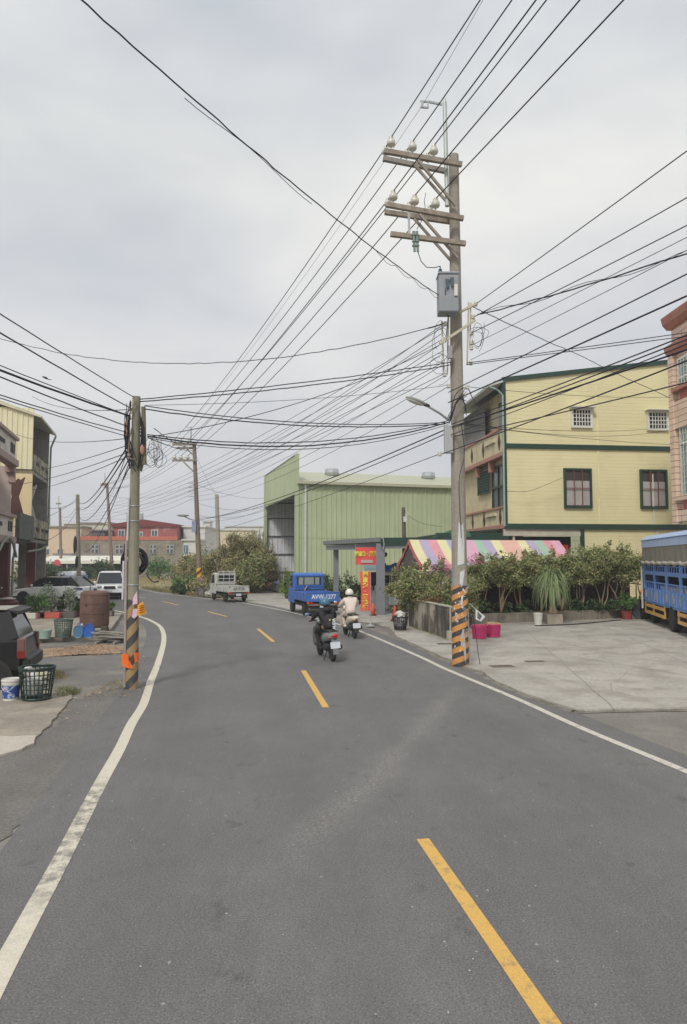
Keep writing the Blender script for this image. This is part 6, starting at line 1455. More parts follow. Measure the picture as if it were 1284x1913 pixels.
# ================================================================ PLANTS
G1 = mat("hedge_leaves", S(120,142,82,1), rough=.6, var=.28, scale=.8, fine=0, island=[S(150,162,98,1), S(84,106,60,1), S(188,186,132,1), S(108,128,74,1), S(168,134,110,1), S(88,110,62,1)])
G2 = mat("dark_leaves", S(76,98,60,1), rough=.5, var=.15, fine=0, island=[S(72,98,56,.8), S(44,62,40,.8), S(96,118,66,.8)])
G3 = mat("dry_thicket_leaves", S(168,158,108,1), rough=.7, var=.25, scale=.3, fine=0, island=[S(138,142,88,1), S(184,160,124,1), S(124,130,80,1), S(160,150,108,1), S(106,116,74,1)])
G4 = mat("fresh_leaves", S(104,148,78,1), rough=.5, var=.15, fine=0, island=[S(110,150,70,.85), S(62,100,48,.85), S(88,120,56,.85)])
G5 = mat("silver_leaves", S(160,168,148,1), rough=.6, var=.15, fine=0, island=[S(110,128,104,.85), S(160,164,146,.85), S(84,110,80,.85)])
G6 = mat("pink_blossom", S(176,110,140,.85), rough=.6, var=.15, fine=0, island=[S(196,130,156,.85), S(150,90,120,.85), S(128,120,84,.85)])
M_BARK = mat("pale_bark", S(150,128,106), rough=.9, var=.2, streak=.2)
M_DBARK = mat("dark_bark", S(96,80,66), rough=.9, var=.2)
def foliage(blobs, n, size, seed, clumps=14, spread=.34, flat_=.5):
    rnd = random.Random(seed); m = MB(); vs = m.v; fs = m.f; tot = sum(b[1][0]*b[1][1]*b[1][2] for b in blobs)
    for c, r in blobs:
        c = V(c); k = max(70, int(n*(r[0]*r[1]*r[2])/tot)); cl = []
        for i in range(clumps):
            d = V((rnd.gauss(0,1), rnd.gauss(0,1), rnd.gauss(0,1))).normalized(); q = rnd.uniform(.45,.98)
            cl.append((c + V((d.x*r[0]*q, d.y*r[1]*q, d.z*r[2]*q)), rnd.uniform(.7,1.25)))
        for i in range(k):
            cc, ss = cl[rnd.randrange(clumps)]; d = V((rnd.gauss(0,1), rnd.gauss(0,1), rnd.gauss(0,1)))
            p = cc + V((d.x*r[0], d.y*r[1], d.z*r[2]))*spread*.55*ss
            a = V((rnd.gauss(0,1), rnd.gauss(0,1), rnd.gauss(0,flat_+.3))).normalized(); b = a.cross(V((rnd.gauss(0,1), rnd.gauss(0,1), rnd.gauss(0,1)))).normalized()
            s = size*rnd.uniform(.6,1.35); nrm = a.cross(b)*s*.18; j = len(vs)
            vs += [p-a*s*.5, p+b*s*.28+nrm, p+a*s*.5, p-b*s*.28+nrm]; fs.append((j,j+1,j+2,j+3))
    return m
def stems(base, tops, r, seed, kink=.12):
    rnd = random.Random(seed); m = MB()
    for tpt in tops:
        b, e_ = V(base), V(tpt); p1_ = b.lerp(e_,.35)+V((rnd.uniform(-kink,kink),rnd.uniform(-kink,kink),0)); p2_ = b.lerp(e_,.7)+V((rnd.uniform(-kink,kink),rnd.uniform(-kink,kink),0))
        m.tube(catmull([b,p1_,p2_,e_],4), [r*(1-.75*i/12) for i in range(13)], 6)
        for k in range(3):
            s_ = p2_.lerp(e_, rnd.uniform(0,.8)); m.tube([s_, s_+V((rnd.uniform(-.35,.35),rnd.uniform(-.2,.2),rnd.uniform(.2,.5)))], [r*.4,r*.12], 5)
    return m
HG = 'shrubs of the hedge in the walled bed'
def shrub(label, px, Y, zb, zlo, zhi, wid, seed, m=G1, n=1500, size=.085, cat='shrub', name='shrub', group=None, bark=M_BARK, nst=4, dx=0.0, base=0.35, blobs=None):
    P = w(px, 1045, Y); t = thing(name, label, cat, (P.x, Y, zb), 0, group); rnd = random.Random(seed)
    if blobs is None:
        blobs = []
        for i in range(4):
            blobs.append(((rnd.uniform(-.6,.6)*wid, rnd.uniform(-.25,.25), zlo+(zhi-zlo)*rnd.uniform(.30,.62)-zb), (wid*rnd.uniform(.75,1.0), .55, (zhi-zlo)*rnd.uniform(.32,.48))))
    if group == HG and n > 2000:      # wispy shoots above the crown
        for i in range(4): blobs.append(((rnd.uniform(-.8,.8)*wid, rnd.uniform(-.3,.3), zhi-zb+rnd.uniform(-.05,.14)), (.13,.13,rnd.uniform(.16,.3))))
    tops = [(rnd.uniform(-.7,.7)*wid, rnd.uniform(-.2,.2), zlo+(zhi-zlo)*rnd.uniform(.2,.75)-zb) for _ in range(nst)]
    stems((dx,0,0), tops, .035, seed).build('trunk', bark, t, smooth=True)
    foliage(blobs, n, size, seed, clumps=12).build('crown', m, t); return t
HG = 'shrubs of the hedge in the walled bed'
hs = [(758,26.6,.7,2.05,.7,G1,'leftmost hedge shrub leaning towards the tent corner'),(798,25.6,.7,2.2,.8,G1,'dense hedge shrub behind the left end of the garden wall'),
      (838,25.0,.7,2.3,.75,G1,'hedge shrub just left of the tall pole'),(898,27.9,1.45,2.5,.8,G1,'hedge shrub just right of the tall pole with forked pale stems'),
      (935,27.7,1.45,2.5,.8,G1,'hedge shrub above the pink baskets with several thin stems'),(972,28.2,1.45,2.62,.85,G1,'hedge shrub between the pink baskets and the white bucket'),
      (1010,28.4,1.45,2.72,.85,G1,'tallest hedge shrub left of the drooping plant'),(1048,28.5,1.5,2.72,.85,G1,'hedge shrub directly behind the drooping potted plant'),
      (1086,28.9,1.55,2.9,.85,G1,'hedge shrub right of the drooping potted plant'),(1122,29.1,1.55,2.85,.85,G1,'yellow-tinged hedge shrub right of the spiky low plant'),
      (1155,29.3,1.5,3.0,.8,G1,'hedge shrub left of the truck mirror'),(1190,29.6,1.55,2.9,.9,G1,'last hedge shrub beside the front of the stake truck')]
for i, (px, Y, zl, zh, wd_, m_, lab) in enumerate(hs):
    shrub(lab, px, Y, .38, zl, zh, wd_, 20+i, m_, n=[8200,9400,8800][i%3], size=[.088,.075,.10][i*2%3], group=HG, nst=[3,5,4][i%3])
shrub('hedge shrub with pink blossom left of the tall pole', 826, 26.4, .38, 1.6, 2.5, .45, 61, G6, n=700, size=.08, group=HG)
shrub('hedge shrub with pink blossom between the tent stripes and the tall pole', 880, 28.6, .38, 1.9, 2.75, .5, 62, G6, n=800, size=.08, group=HG)
shrub('low dark bush at the foot of the left hedge end', 775, 27.6, .03, .2, 1.1, .6, 63, G2, n=900, size=.1)
shrub('small dark bush in the stall doorway behind the black basket', 741, 29.0, .03, .2, .75, .4, 64, G2, n=500, size=.09)
rnd = random.Random(70)
for i, px in enumerate((900,940,975,1075,1110,1145,1185)):
    Y = 27.6+.006*(px-880); P = w(px,1045,Y); t = thing('ground_plant', ['dark leafy plant at the foot of the dark wall behind the pink baskets','dark low plant under the forked stems near the pink baskets','dark low plant left of the white bucket','dark low plant right of the drooping plant','spiky low plant in the middle of the right bed','dark low plant left of the red pot','dark low plant behind the red pot'][i], 'plant', (P.x,Y,.38), 0, 'low plants along the bed')
    foliage([((0,0,.22),(.42,.22,.26))], 380, .13, 71+i, clumps=9).build('leaves', G2, t)
    if i == 4:
        sp_ = MB()
        for k in range(22):
            a = rnd.uniform(0,6.28); l = rnd.uniform(.4,.7); d = V((math.cos(a),math.sin(a)*.5,rnd.uniform(.3,1))).normalized(); q = d.cross(V((0,0,1))).normalized()*.02
            sp_.add([-q,q,d*l*.6+q*.8+V((0,0,.03)),d*l*.6-q*.8+V((0,0,.03)),d*l],[(0,1,2,3),(3,2,4)])
        sp_.build('blades', G4, t)
shrub('clipped low yellow-green plant on the garden wall top', 850, 22.9, .9, .92, 1.12, .45, 66, G4, n=260, size=.07, nst=2)
shrub('low russet clipped plant on the garden wall', 812, 24.5, .9, .95, 1.2, .5, 67, mat("russet_leaves", S(140,100,60,.8), fine=0, island=[S(120,110,60,.8),S(160,110,70,.8)]), n=420, size=.07, nst=2)
# drooping grass-like tree in a concrete planter
def ponytail():
    P = g(1034, 1167); t = thing('potted_plant', 'tall drooping strap-leaved plant in a square concrete planter', 'plant', (P.x, P.y, .03)); rnd = random.Random(8)
    MB().box(-.30,.30,-.28,.28,0,.38).build('planter', M_OLDC, t, bevel=.02)
    MB().lathe([(.16,.36),(.2,.42),(.14,.55),(.07,.75),(.05,1.1),(.045,1.55)],12).build('trunk', M_BARK, t, smooth=True)
    lf = MB()
    for i in range(420):
        a = rnd.uniform(0,2*math.pi); up = rnd.uniform(.15,1); z0 = rnd.uniform(1.25,1.75); l = rnd.uniform(.8,1.65); out = V((math.cos(a),math.sin(a),0)); side = V((-out.y,out.x,0))*.012
        p = V((0,0,z0)); v = out*(.55-up*.42)+V((0,0,up*1.35)); v.normalize(); pts = []
        k = 9
        for j in range(k+1):
            pts.append(p.copy()); p = p + v*l/k; v = (v + V((0,0,-.60))).normalized()
            if p.z < .25: break
        n0 = len(lf.v)
        for j, q in enumerate(pts): s = side*(1-.7*j/len(pts)); lf.v += [q-s, q+s]
        for j in range(len(pts)-1): lf.f.append((n0+2*j,n0+2*j+1,n0+2*j+3,n0+2*j+2))
    lf.build('leaves', mat("strap_leaves", S(116,138,88,1), fine=0, var=.1, island=[S(146,162,112,1),S(86,112,66,1),S(162,170,130,1)]), t)
ponytail()
# ---- thicket beyond the white pickup: separate bushes
TG = 'bushes of the thicket left of the warehouse'
tk = [(392,47.5,1.4,'low sparse bush behind the brown pole foot'),(412,54,4.0,'bush around the plain pale pole'),(438,56,5.2,'tall dry bush behind the white pickup'),(466,55,5.6,'tallest dry bush left of the warehouse'),(492,57,5.9,'olive bush against the warehouse front'),(476,51.5,3.3,'dark lower bush right behind the white pickup'),(448,52,3.6,'brownish lower bush behind the pickup bed'),(500,60,6.4,'bush rising beside the warehouse corner')]
for i, (px, Y, h, lab) in enumerate(tk):
    rnd = random.Random(90+i); bl = []
    for k in range(7): bl.append(((rnd.uniform(-1.1,1.1), rnd.uniform(-.8,.8), h*rnd.uniform(.15,.72)), (rnd.uniform(.7,1.1), .8, h*rnd.uniform(.17,.26))))
    P = w(px,1045,Y); t = thing('bush', lab, 'bush', (P.x,Y,0), 0, TG)
    stems((0,0,0), [(rnd.uniform(-1,1),rnd.uniform(-.5,.5),h*rnd.uniform(.4,.85)) for _ in range(6)], .06, i, .3).build('trunk', M_DBARK, t)
    foliage(bl, 6500 if h > 2 else 900, .17, 95+i, clumps=16, spread=.4).build('crown', [G3,G3,G3,G3,G3,G1,G3,G3][i], t)
for i, (px, Y, h, wd_, m_, lab) in enumerate([(297,82,2.9,1.9,G4,'round bright green bush in the dry field'),(352,53,1.4,1.4,G4,'green weedy bush left of the brown pole foot'),(340,50,.7,.9,G2,'small dark weed clump on the verge of the bend'),(372,56,3.2,1.3,G3,'straggly yellowish bush behind the brown pole'),(352,62,3.2,1.6,G3,'dry bush at the left end of the thicket'),
                                    (66,60,2.4,3.0,G2,'dark green hedge behind the white crossover'),(100,70,2.2,2.0,G2,'dark bush by the far market shed'),(195,80,2.4,1.6,G2,'dark green bush behind the white van'),(155,82,1.8,1.8,G2,'low bush left of the far shed posts'),(380,58,3.8,1.6,G4,'fresh green bush just right of the brown pole'),(330,88,2.0,1.8,G3,'dry scrub beside the low plaster wall')]):
    P = w(px,1045,Y); t = thing('bush', lab, 'bush', (P.x,Y,0)); rnd = random.Random(130+i)
    stems((0,0,0), [(rnd.uniform(-.6,.6)*wd_,0,h*.6) for _ in range(3)], .05, i, .2).build('trunk', M_DBARK, t)
    foliage([((rnd.uniform(-.25,.25)*wd_,0,h*.5),(wd_*.75,wd_*.5,h*.42)) for _ in range(3)], 1700, .17 if Y < 60 else .24, 140+i, clumps=14, spread=.42).build('crown', m_, t)
# dry grass of the field and verge
def grass(name, pts_fn, n, hgt, m, seed, label=None):
    rnd = random.Random(seed); mb = MB()
    for i in range(n):
        p = pts_fn(rnd)
        for k in range(3):
            a = rnd.uniform(0,6.28); l = hgt*rnd.uniform(.5,1.3); d = V((math.cos(a)*.5, math.sin(a)*.5, 1)).normalized()*l; s = V((-math.sin(a), math.cos(a), 0))*l*.05
            q = p + V((rnd.uniform(-.05,.05), rnd.uniform(-.05,.05), 0)); j = len(mb.v); mb.v += [q-s, q+s, q+d]; mb.f.append((j,j+1,j+2))
    return tag(mb.build(name, m, None), label, 'grass', kind='stuff')
M_DGR = mat("dry_grass", S(176,160,116,.9), fine=0, var=.2, island=[S(150,146,92,.9), S(190,172,130,.9), S(122,128,78,.9)])
M_GGR = mat("green_grass", S(104,118,66,.9), fine=0, var=.2, island=[S(140,140,86,.9), S(84,104,56,.9)])
def tri_pick(poly):
    def f(r):
        while True:
            k = r.randrange(len(poly)-2); a, b, c = poly[0], poly[k+1], poly[k+2]; u, v = r.random(), r.random()
            if u+v > 1: u, v = 1-u, 1-v
            return a + (b-a)*u + (c-a)*v
    return f
grass('field_grass', tri_pick([g(262,1099), g(300,1105), g(396,1117), g(420,1100), g(340,1076), g(262,1080)]), 5200, .26, M_DGR, 1, 'dry grass of the field inside the bend')
grass('field_grass', tri_pick([g(262,1098), g(160,1086), g(170,1075), g(262,1075)]), 1800, .3, M_DGR, 2, 'dry grass behind the white van')
grass('verge_grass', tri_pick([g(330,1107), g(396,1117), g(400,1108), g(350,1100)]), 500, .25, M_GGR, 3, 'weeds along the field side of the road')
grass('verge_grass', tri_pick([g(100,1300), g(104,1288), g(130,1285), g(150,1290), g(146,1296), g(118,1304)]), 420, .07, M_GGR, 4, 'short green grass right of the green lattice basket')
grass('verge_grass', tri_pick([g(104,1268), g(100,1254), g(118,1256), g(124,1270)]), 160, .08, M_DGR, 5, 'dry tuft behind the green lattice basket')
grass('verge_grass', tri_pick([g(176,1292), g(150,1302), g(236,1285), g(240,1268), g(212,1272)]), 200, .05, M_DGR, 6, 'dead grass round the foot of the short pole')
# fallen leaves and litter on the left yard
rnd = random.Random(44); lt = MB()
def scatter(poly, n, smin, smax, z=.002):
    f = tri_pick(poly)
    for i in range(n):
        p = f(rnd) + V((rnd.gauss(0,.22),rnd.gauss(0,.35),0))*(1 if smax > .012 else 0); a = rnd.uniform(0,6.28); s = rnd.uniform(smin,smax); u = V((math.cos(a),math.sin(a),rnd.uniform(-.2,.2)))*s; v_ = V((-math.sin(a),math.cos(a),rnd.uniform(0,.5)))*s*.6
        j = len(lt.v); q = p+V((0,0,z+.01)); lt.v += [q-u, q+v_, q+u, q-v_*.6]; lt.f.append((j,j+1,j+2,j+3))
scatter([g(84,1214), g(90,1224), g(215,1220), g(226,1210), g(150,1206)], 1500, .012, .036)
scatter([g(165,1296), g(180,1303), g(262,1292), g(262,1270), g(215,1270)], 320, .01, .035)
scatter([g(236,1262), g(270,1262), g(272,1215), g(258,1200)], 160, .01, .04)
scatter([g(60,1380), g(90,1360), g(140,1300), g(110,1330)], 120, .01, .03)
tag(lt.build('leaf_litter', mat("litter_brown", S(176,124,92,.9), fine=0, var=.1, island=[S(140,110,88,.9), S(196,160,128,.9), S(120,92,74,.9), S(188,180,168,.9)]), None), 'fallen brown leaves and chips on the left yard', 'litter', kind='stuff')
lt = MB(); scatter([g(200,1500), g(300,1300), g(800,1300), g(1284,1500), g(1200,1900), g(200,1900)], 60, .006, .012)
tag(lt.build('road_grit', mat("grit", S(190,184,172)), None), 'pale grit scattered on the asphalt', 'grit', kind='stuff')

# ================================================================ GARDEN WALL, BED, DARK FENCE
M_WALL = mat("stained_wall", S(160,152,138,.95), rough=.9, var=.14, scale=1.5, dirt=(.05,.048,.042), dirt_amt=.92, dscale=1.0, dlo=.40, dhi=.55, streak=.3)
def stain_wall_mat():
    m = bpy.data.materials.new("black_streaked_concrete"); m.use_nodes = True; N = m.node_tree.nodes; L = m.node_tree.links; b = N['Principled BSDF']; b.inputs['Roughness'].default_value = .9
    t = N.new('ShaderNodeTexCoord'); mpn = N.new('ShaderNodeMapping'); mpn.inputs['Scale'].default_value = (.9,.9,.45); L.new(t.outputs['Object'], mpn.inputs[0])
    n = N.new('ShaderNodeTexNoise'); n.inputs['Scale'].default_value = 1.3; n.inputs['Detail'].default_value = 8; n.inputs['Roughness'].default_value = .65; L.new(mpn.outputs[0], n.inputs['Vector'])
    r = N.new('ShaderNodeValToRGB'); r.color_ramp.elements[0].position = .44; r.color_ramp.elements[0].color = (.06,.056,.048,1); r.color_ramp.elements[1].position = .60; r.color_ramp.elements[1].color = (*S(176,168,152,.95),1); e_ = r.color_ramp.elements.new(.52); e_.color = (*S(112,104,92,.9),1)
    L.new(n.outputs['Fac'], r.inputs[0]); n2_ = N.new('ShaderNodeTexNoise'); n2_.inputs['Scale'].default_value = 12; n2_.inputs['Detail'].default_value = 5; L.new(t.outputs['Object'], n2_.inputs['Vector'])
    f3 = N.new('ShaderNodeMapRange'); f3.inputs['To Min'].default_value = .75; f3.inputs['To Max'].default_value = 1.2; L.new(n2_.outputs['Fac'], f3.inputs['Value'])
    vm = N.new('ShaderNodeVectorMath'); vm.operation = 'SCALE'; L.new(r.outputs[0], vm.inputs[0]); L.new(f3.outputs[0], vm.inputs['Scale']); L.new(vm.outputs[0], b.inputs['Base Color']); return m
A = g(765,1171); B = g(843,1198); C_ = g(884,1168); D_ = g(1168,1156)
gw_ = thing('garden_wall', 'low concrete garden wall with black rain streaks left of the tall pole', 'wall', A)
d = (B-A); ang = math.atan2(d.y, d.x); Lw = d.length; gw_.rotation_euler = (0,0,ang); MSW = stain_wall_mat()
MB().box(0,Lw,0,.14,0,1.02).build('wall_face', MSW, gw_)
MB().box(-.02,Lw+.02,-.02,.16,1.02,1.05).box(Lw-.04,Lw+.03,-.03,.0,0,1.03).build('coping', mat("coping", S(176,172,160), var=.1), gw_)
MB().box(Lw-.10,Lw+.12,-.12,.02,0,.32).build('corner_block', mat("corner_block", S(176,168,150), var=.1), gw_, bevel=.03)
MB().cone((0,-.03,0),(0,-.03,1.4),.03,.03,8).build('corner_pipe', mat("post_grey", S(170,168,160)), gw_)
d2 = C_-B; q = d2.length
rw_ = thing('garden_wall', 'return of the garden wall running back behind the tall pole', 'wall', B); rw_.rotation_euler = (0,0,math.atan2(d2.y,d2.x))
MB().box(.13,q*.85,0,.14,0,.98).build('wall_face', MSW, rw_)
kb = thing('planter_kerb', 'long low concrete kerb in front of the hedge bed', 'kerb', C_); d3 = D_-C_; kb.rotation_euler = (0,0,math.atan2(d3.y,d3.x)); k3 = d3.length
MB().box(-.3,k3,0,.16,0,.41).build('kerb', mat("kerb_stained", S(140,132,118,.95), var=.2, scale=1.0, streak=.3, dirt=(.06,.056,.048), dirt_amt=.6, dscale=1.2), kb)
soil = [A.xy[:], B.xy[:], C_.xy[:], D_.xy[:], (D_.x+.5, D_.y+1.8), (C_.x, C_.y+1.8), (A.x+.3, A.y+2.2)]
struct('bed_soil', flat([A+V((.1,.1,0)), B+V((.05,.2,0)), C_+V((0,.08,0)), D_+V((0,.08,0)), V((D_.x+.6,D_.y+1.6,0)), V((C_.x,C_.y+1.5,0)), V((A.x+.5,A.y+2.4,0))], .37, .02), mat("soil", S(96,82,66), var=.25, fine=.25))
dw = thing('boundary_wall', 'dark brown wall behind the stems of the hedge', 'wall', C_+V((-.2,1.3,0))); d4 = (D_+V((.9,1.6,0)))-(C_+V((-.2,1.3,0))); dw.rotation_euler = (0,0,math.atan2(d4.y,d4.x)); k4 = d4.length
MB().ribbed((0,0),(k4,0),0,1.64,.5,.03).build('panel', mat("dark_brown_panel", S(70,58,50,.8), rough=.9, var=.2, streak=.25), dw)
MB().box(-.05,k4,-.05,.08,1.62,1.68).build('top_rail', mat("dark_rail", S(70,60,54)), dw)

# ================================================================ TENT, SHELTER, STALL
def tent():
    a12 = R(12); O = w(765,1045,29.7); t = thing('striped_tent', 'market tent with a pastel striped roof behind the hedge', 'tent', (O.x, 29.7, 0), a12)
    Lr, hw, zr, ze = 7.0, 1.7, 3.34, 2.30
    cols = [('yellow',S(220,212,166,.95)),('mauve',S(176,164,190,.95)),('pink',S(218,170,168,.95)),('yellow2',S(220,212,166,.95)),('blue',S(166,170,200,.95)),('rose',S(212,164,186,.95)),('rose2',S(206,140,172,.95)),('green',S(158,188,168,.95)),('mauve2',S(170,160,196,.95)),('yellow3',S(220,212,166,.95)),('salmon',S(220,176,162,.95)),('salmon2',S(216,156,144,.95)),('yellow4',S(218,206,146,.95)),('mauve3',S(170,164,196,.95)),('green2',S(158,188,168,.95)),('pink2',S(214,150,180,.95)),('rose3',S(206,146,176,.95))]
    N_ = len(cols); rf = MB().box(0,.001,0,.001,0,.001).build('roof', mat("tent_pink", S(214,150,160)), t)
    for i, (nm_, c) in enumerate(cols):
        x0, x1 = Lr*i/N_, Lr*(i+1)/N_; m = MB(); k = 6
        for s in (-1,1):
            for j in range(k):
                f0, f1 = j/k, (j+1)/k; sg = lambda f: -.10*math.sin(math.pi*f)
                m.quad((x0,s*hw*f0,zr+(ze-zr)*f0+sg(f0)),(x1,s*hw*f0,zr+(ze-zr)*f0+sg(f0)),(x1,s*hw*f1,zr+(ze-zr)*f1+sg(f1)),(x0,s*hw*f1,zr+(ze-zr)*f1+sg(f1)))
            m.quad((x0,s*hw,ze),(x1,s*hw,ze),(x1,s*(hw+.03),ze-.28),(x0,s*(hw+.03),ze-.28))
        m.build('stripe', mat("tent_"+nm_.rstrip('0123456789'), c, rough=.55, var=.06), rf)
    gm = MB()
    for f0, f1 in [(i/10,(i+1)/10) for i in range(10)]:
        for s in (-1,1):
            z0, z1 = zr+(ze-zr)*f0-.1*math.sin(math.pi*f0), zr+(ze-zr)*f1-.1*math.sin(math.pi*f1); d_ = .16+.05*math.sin(f0*20)
            gm.quad((-.03,s*hw*f0,z0+.02),(-.03,s*hw*f1,z1+.02),(-.05,s*hw*f1,z1-d_),(-.05,s*hw*f0,z0-d_))
    gm.build('valance', mat("tent_red", S(206,110,110,.95), rough=.6, var=.15), t)
    for xg in (.02, Lr-.02): MB().add([(xg,-hw,ze-.12),(xg,hw,ze-.12),(xg,0,zr-.12)],[(0,1,2)]).build('gable', mat("tent_inner", S(96,88,86)), t)
    for x in (0.05, Lr*.5, Lr-.05):
        for s in (-1,1): MB().cone((x,s*(hw-.02),0),(x,s*(hw-.02),ze),.025,.025,8).build('post', M_GST, t)
    MB().quad((-.05,-hw+.02,ze-.05),(-.05,-hw+.22,ze-.05),(-.05,-hw+.14,ze-.75),(-.05,-hw+.06,ze-.75)).quad((-.05,hw-.3,ze),(-.05,hw,ze),(-.05,hw-.06,ze-.8),(-.05,hw-.16,ze-.7)).build('hanging_flap', mat("tent_red", S(206,110,110)), t)
    MB().quad((.1,hw-.02,ze),(.1,hw-.02,.6),(.6,hw-.02,.6),(.6,hw-.02,ze)).build('side_sheet', mat("clear_sheet", S(190,196,180), rough=.3), t)
tent()
M_SPOST = mat("grey_steel_post", S(128,132,138), rough=.5, var=.06)
def shelter():
    A = w(712,1045,31.2); t = thing('shelter', 'flat-roofed open shelter with grey steel posts and a dark green edge', 'shelter', (A.x, 31.2, .03))
    zt = w(712,1008,31.2).z; B_ = w(606,1018,37.5); bl = V((B_.x-A.x, 37.5-31.2, 0)); rgt = V((6.1,1.55,0))
    P0 = V((0,0,0)); top = [P0, rgt, rgt+bl, bl]
    m = MB(); vs = [V((p.x,p.y,zt-.16)) for p in top]+[V((p.x,p.y,zt)) for p in top]
    vs[5].z += .12; vs[1].z += .12
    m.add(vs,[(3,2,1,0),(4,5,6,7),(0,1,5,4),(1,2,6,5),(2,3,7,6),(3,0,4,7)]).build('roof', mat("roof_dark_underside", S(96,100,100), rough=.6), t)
    MB().beam(V((0,-.03,zt-.12)), V((rgt.x,rgt.y-.03,zt+.0)), .06,.34).build('front_fascia', M_DGRN, t)
    MB().beam(V((-.03,0,zt-.03)), V((bl.x-.03,bl.y,zt-.03)), .08,.2).build('side_fascia', mat("fascia_grey", S(126,132,128)), t)
    MB().beam(V((0,.06,zt-.36)), V((rgt.x,rgt.y+.06,zt-.26)), .12,.16).beam(V((.05,.4,zt-.36)), V((bl.x+.15,bl.y-.1,zt-.30)), .12,.22).build('beam', M_SPOST, t)
    p1_ = w(711,1045,31.4); x = p1_.x-A.x
    MB().box(x-.19,x+.19,.05,.09,0,zt-.2).box(x-.19,x+.19,.29,.33,0,zt-.2).box(x-.02,x+.02,.09,.29,0,zt-.2).build('post', M_SPOST, t)
    MB().box(x-.26,x+.26,0,.38,0,.03).build('post_foot', M_SPOST, t)
    p2_ = w(628,1045,37.2); x = p2_.x-A.x
    MB().box(x-.14,x+.14,5.75,5.79,0,zt-.2).box(x-.14,x+.14,6.0,6.04,0,zt-.2).box(x-.02,x+.02,5.79,6.0,0,zt-.2).build('post', M_SPOST, t)
    for u in (.98,): q = rgt*u; MB().box(q.x-.1,q.x+.1,q.y+.05,q.y+.25,0,zt-.1).build('post', M_SPOST, t)
    MB().tube([(0.0,-.06,zt+.06),(.09,-.08,zt+.02),(.14,-.08,zt-.25),(.1,-.02,zt-.5)],.03,6).build('gutter_end', mat("gutter_pale", S(166,170,164)), t)
    # arched green awning end behind
    aa = MB(); n = 12; pts = [(2.75+.62*math.cos(math.pi*i/n)*1.0, zt+.1+.45*math.sin(math.pi*i/n)) for i in range(n+1)]
    aa.prism([(p[0]+1.0,p[1]) for p in pts], 1.7, 3.5, 'y'); aa.build('arched_awning', mat("awning_green", S(70,120,84)), t)
shelter()
def banner(name, lab, loc, rz, W_, H_, s_, col, tcol, vert, parent_parts=()):
    t = thing(name, lab, 'banner', loc, rz); m = MB(); n = 12
    for i in range(n):
        for side in (0,1):
            pass
    vs = []; fs = []
    for i in range(n+1):
        u = i/n; yy = .03*math.sin(u*5+1)
        if vert: vs += [(-W_/2+.03*math.sin(u*4),yy,H_*u),(W_/2,yy*.3,H_*u),(W_/2,yy*.3+.006,H_*u),(-W_/2+.03*math.sin(u*4),yy+.006,H_*u)]
        else: vs += [(-W_/2+W_*u,yy*.6,0),(-W_/2+W_*u,yy*.6,H_),(-W_/2+W_*u,yy*.6+.006,H_),(-W_/2+W_*u,yy*.6+.006,0)]
    for i in range(n):
        for k in range(4): fs.append((i*4+k,i*4+(k+1)%4,(i+1)*4+(k+1)%4,(i+1)*4+k))
    fs += [(0,1,2,3),(4*n+3,4*n+2,4*n+1,4*n)]
    c = m.add(vs,fs).build('cloth', col, t)
    k = len(s_)
    for i, ch in enumerate(s_):
        if vert: T = Matrix.Translation((0.0,-.04,H_*(1-(i+.5)/k)))
        else: T = Matrix.Translation((-W_/2+W_*(i+.5)/k,-.03,H_*.60))
        text_mesh('character', ch, (H_/k*.92 if vert else W_/k*1.15), T @ Matrix.Rotation(R(90),4,'X') @ (Matrix.Scale(1.25,4,(0,1,0)) if not vert else Matrix.Scale(1.05,4,(1,0,0))), tcol, c, .003, .012)
    return t, c
M_BRED = mat("banner_red", S(232,88,84,.95), rough=.6, var=.05); M_YTX = mat("banner_yellow", S(236,222,80,.95), rough=.6)
P = g(693,1172); fb, _ = banner('flag_banner', 'tall narrow red banner with yellow characters on a stand at the roadside', (P.x-.20, P.y, 1.05-.42), 0, .37, 1.44, '關東煮·鍋燒麵', M_BRED, M_YTX, True)
fb.location.z = 0; 
for ch in KIDS(fb): ch.location.z = .60
MB().cone((.20,.0,.03),(.20,.0,2.08),.016,.014,8).build('pole', M_GST, fb)
MB().cone((.20,.0,2.06),(-.14,.0,2.06),.01,.01,6).build('top_bar', M_GST, fb)
MB().lathe([(0,.03),(.17,.03),(.17,.05),(.05,.09),(.02,.2),(0,.2)],20,(.2,0,.02)).build('stand', M_GST, fb)
pb = w(683.5,1055,32.0); hb_, c = banner('hanging_banner', 'wide red banner with yellow characters hung under the shelter roof', (pb.x, 32.0, pb.z), 0, .94, .80, '關東煮·鍋燒', M_BRED, M_YTX, False)
MB().box(-.22,.34,-.05,-.04,.08,.22).build('address_strip', mat("strip_pale", S(196,180,176)), c)
MB().cone((-.46,0,-.03),(-.46,0,.95),.014,.014,6).build('side_cord', M_GST, hb_)
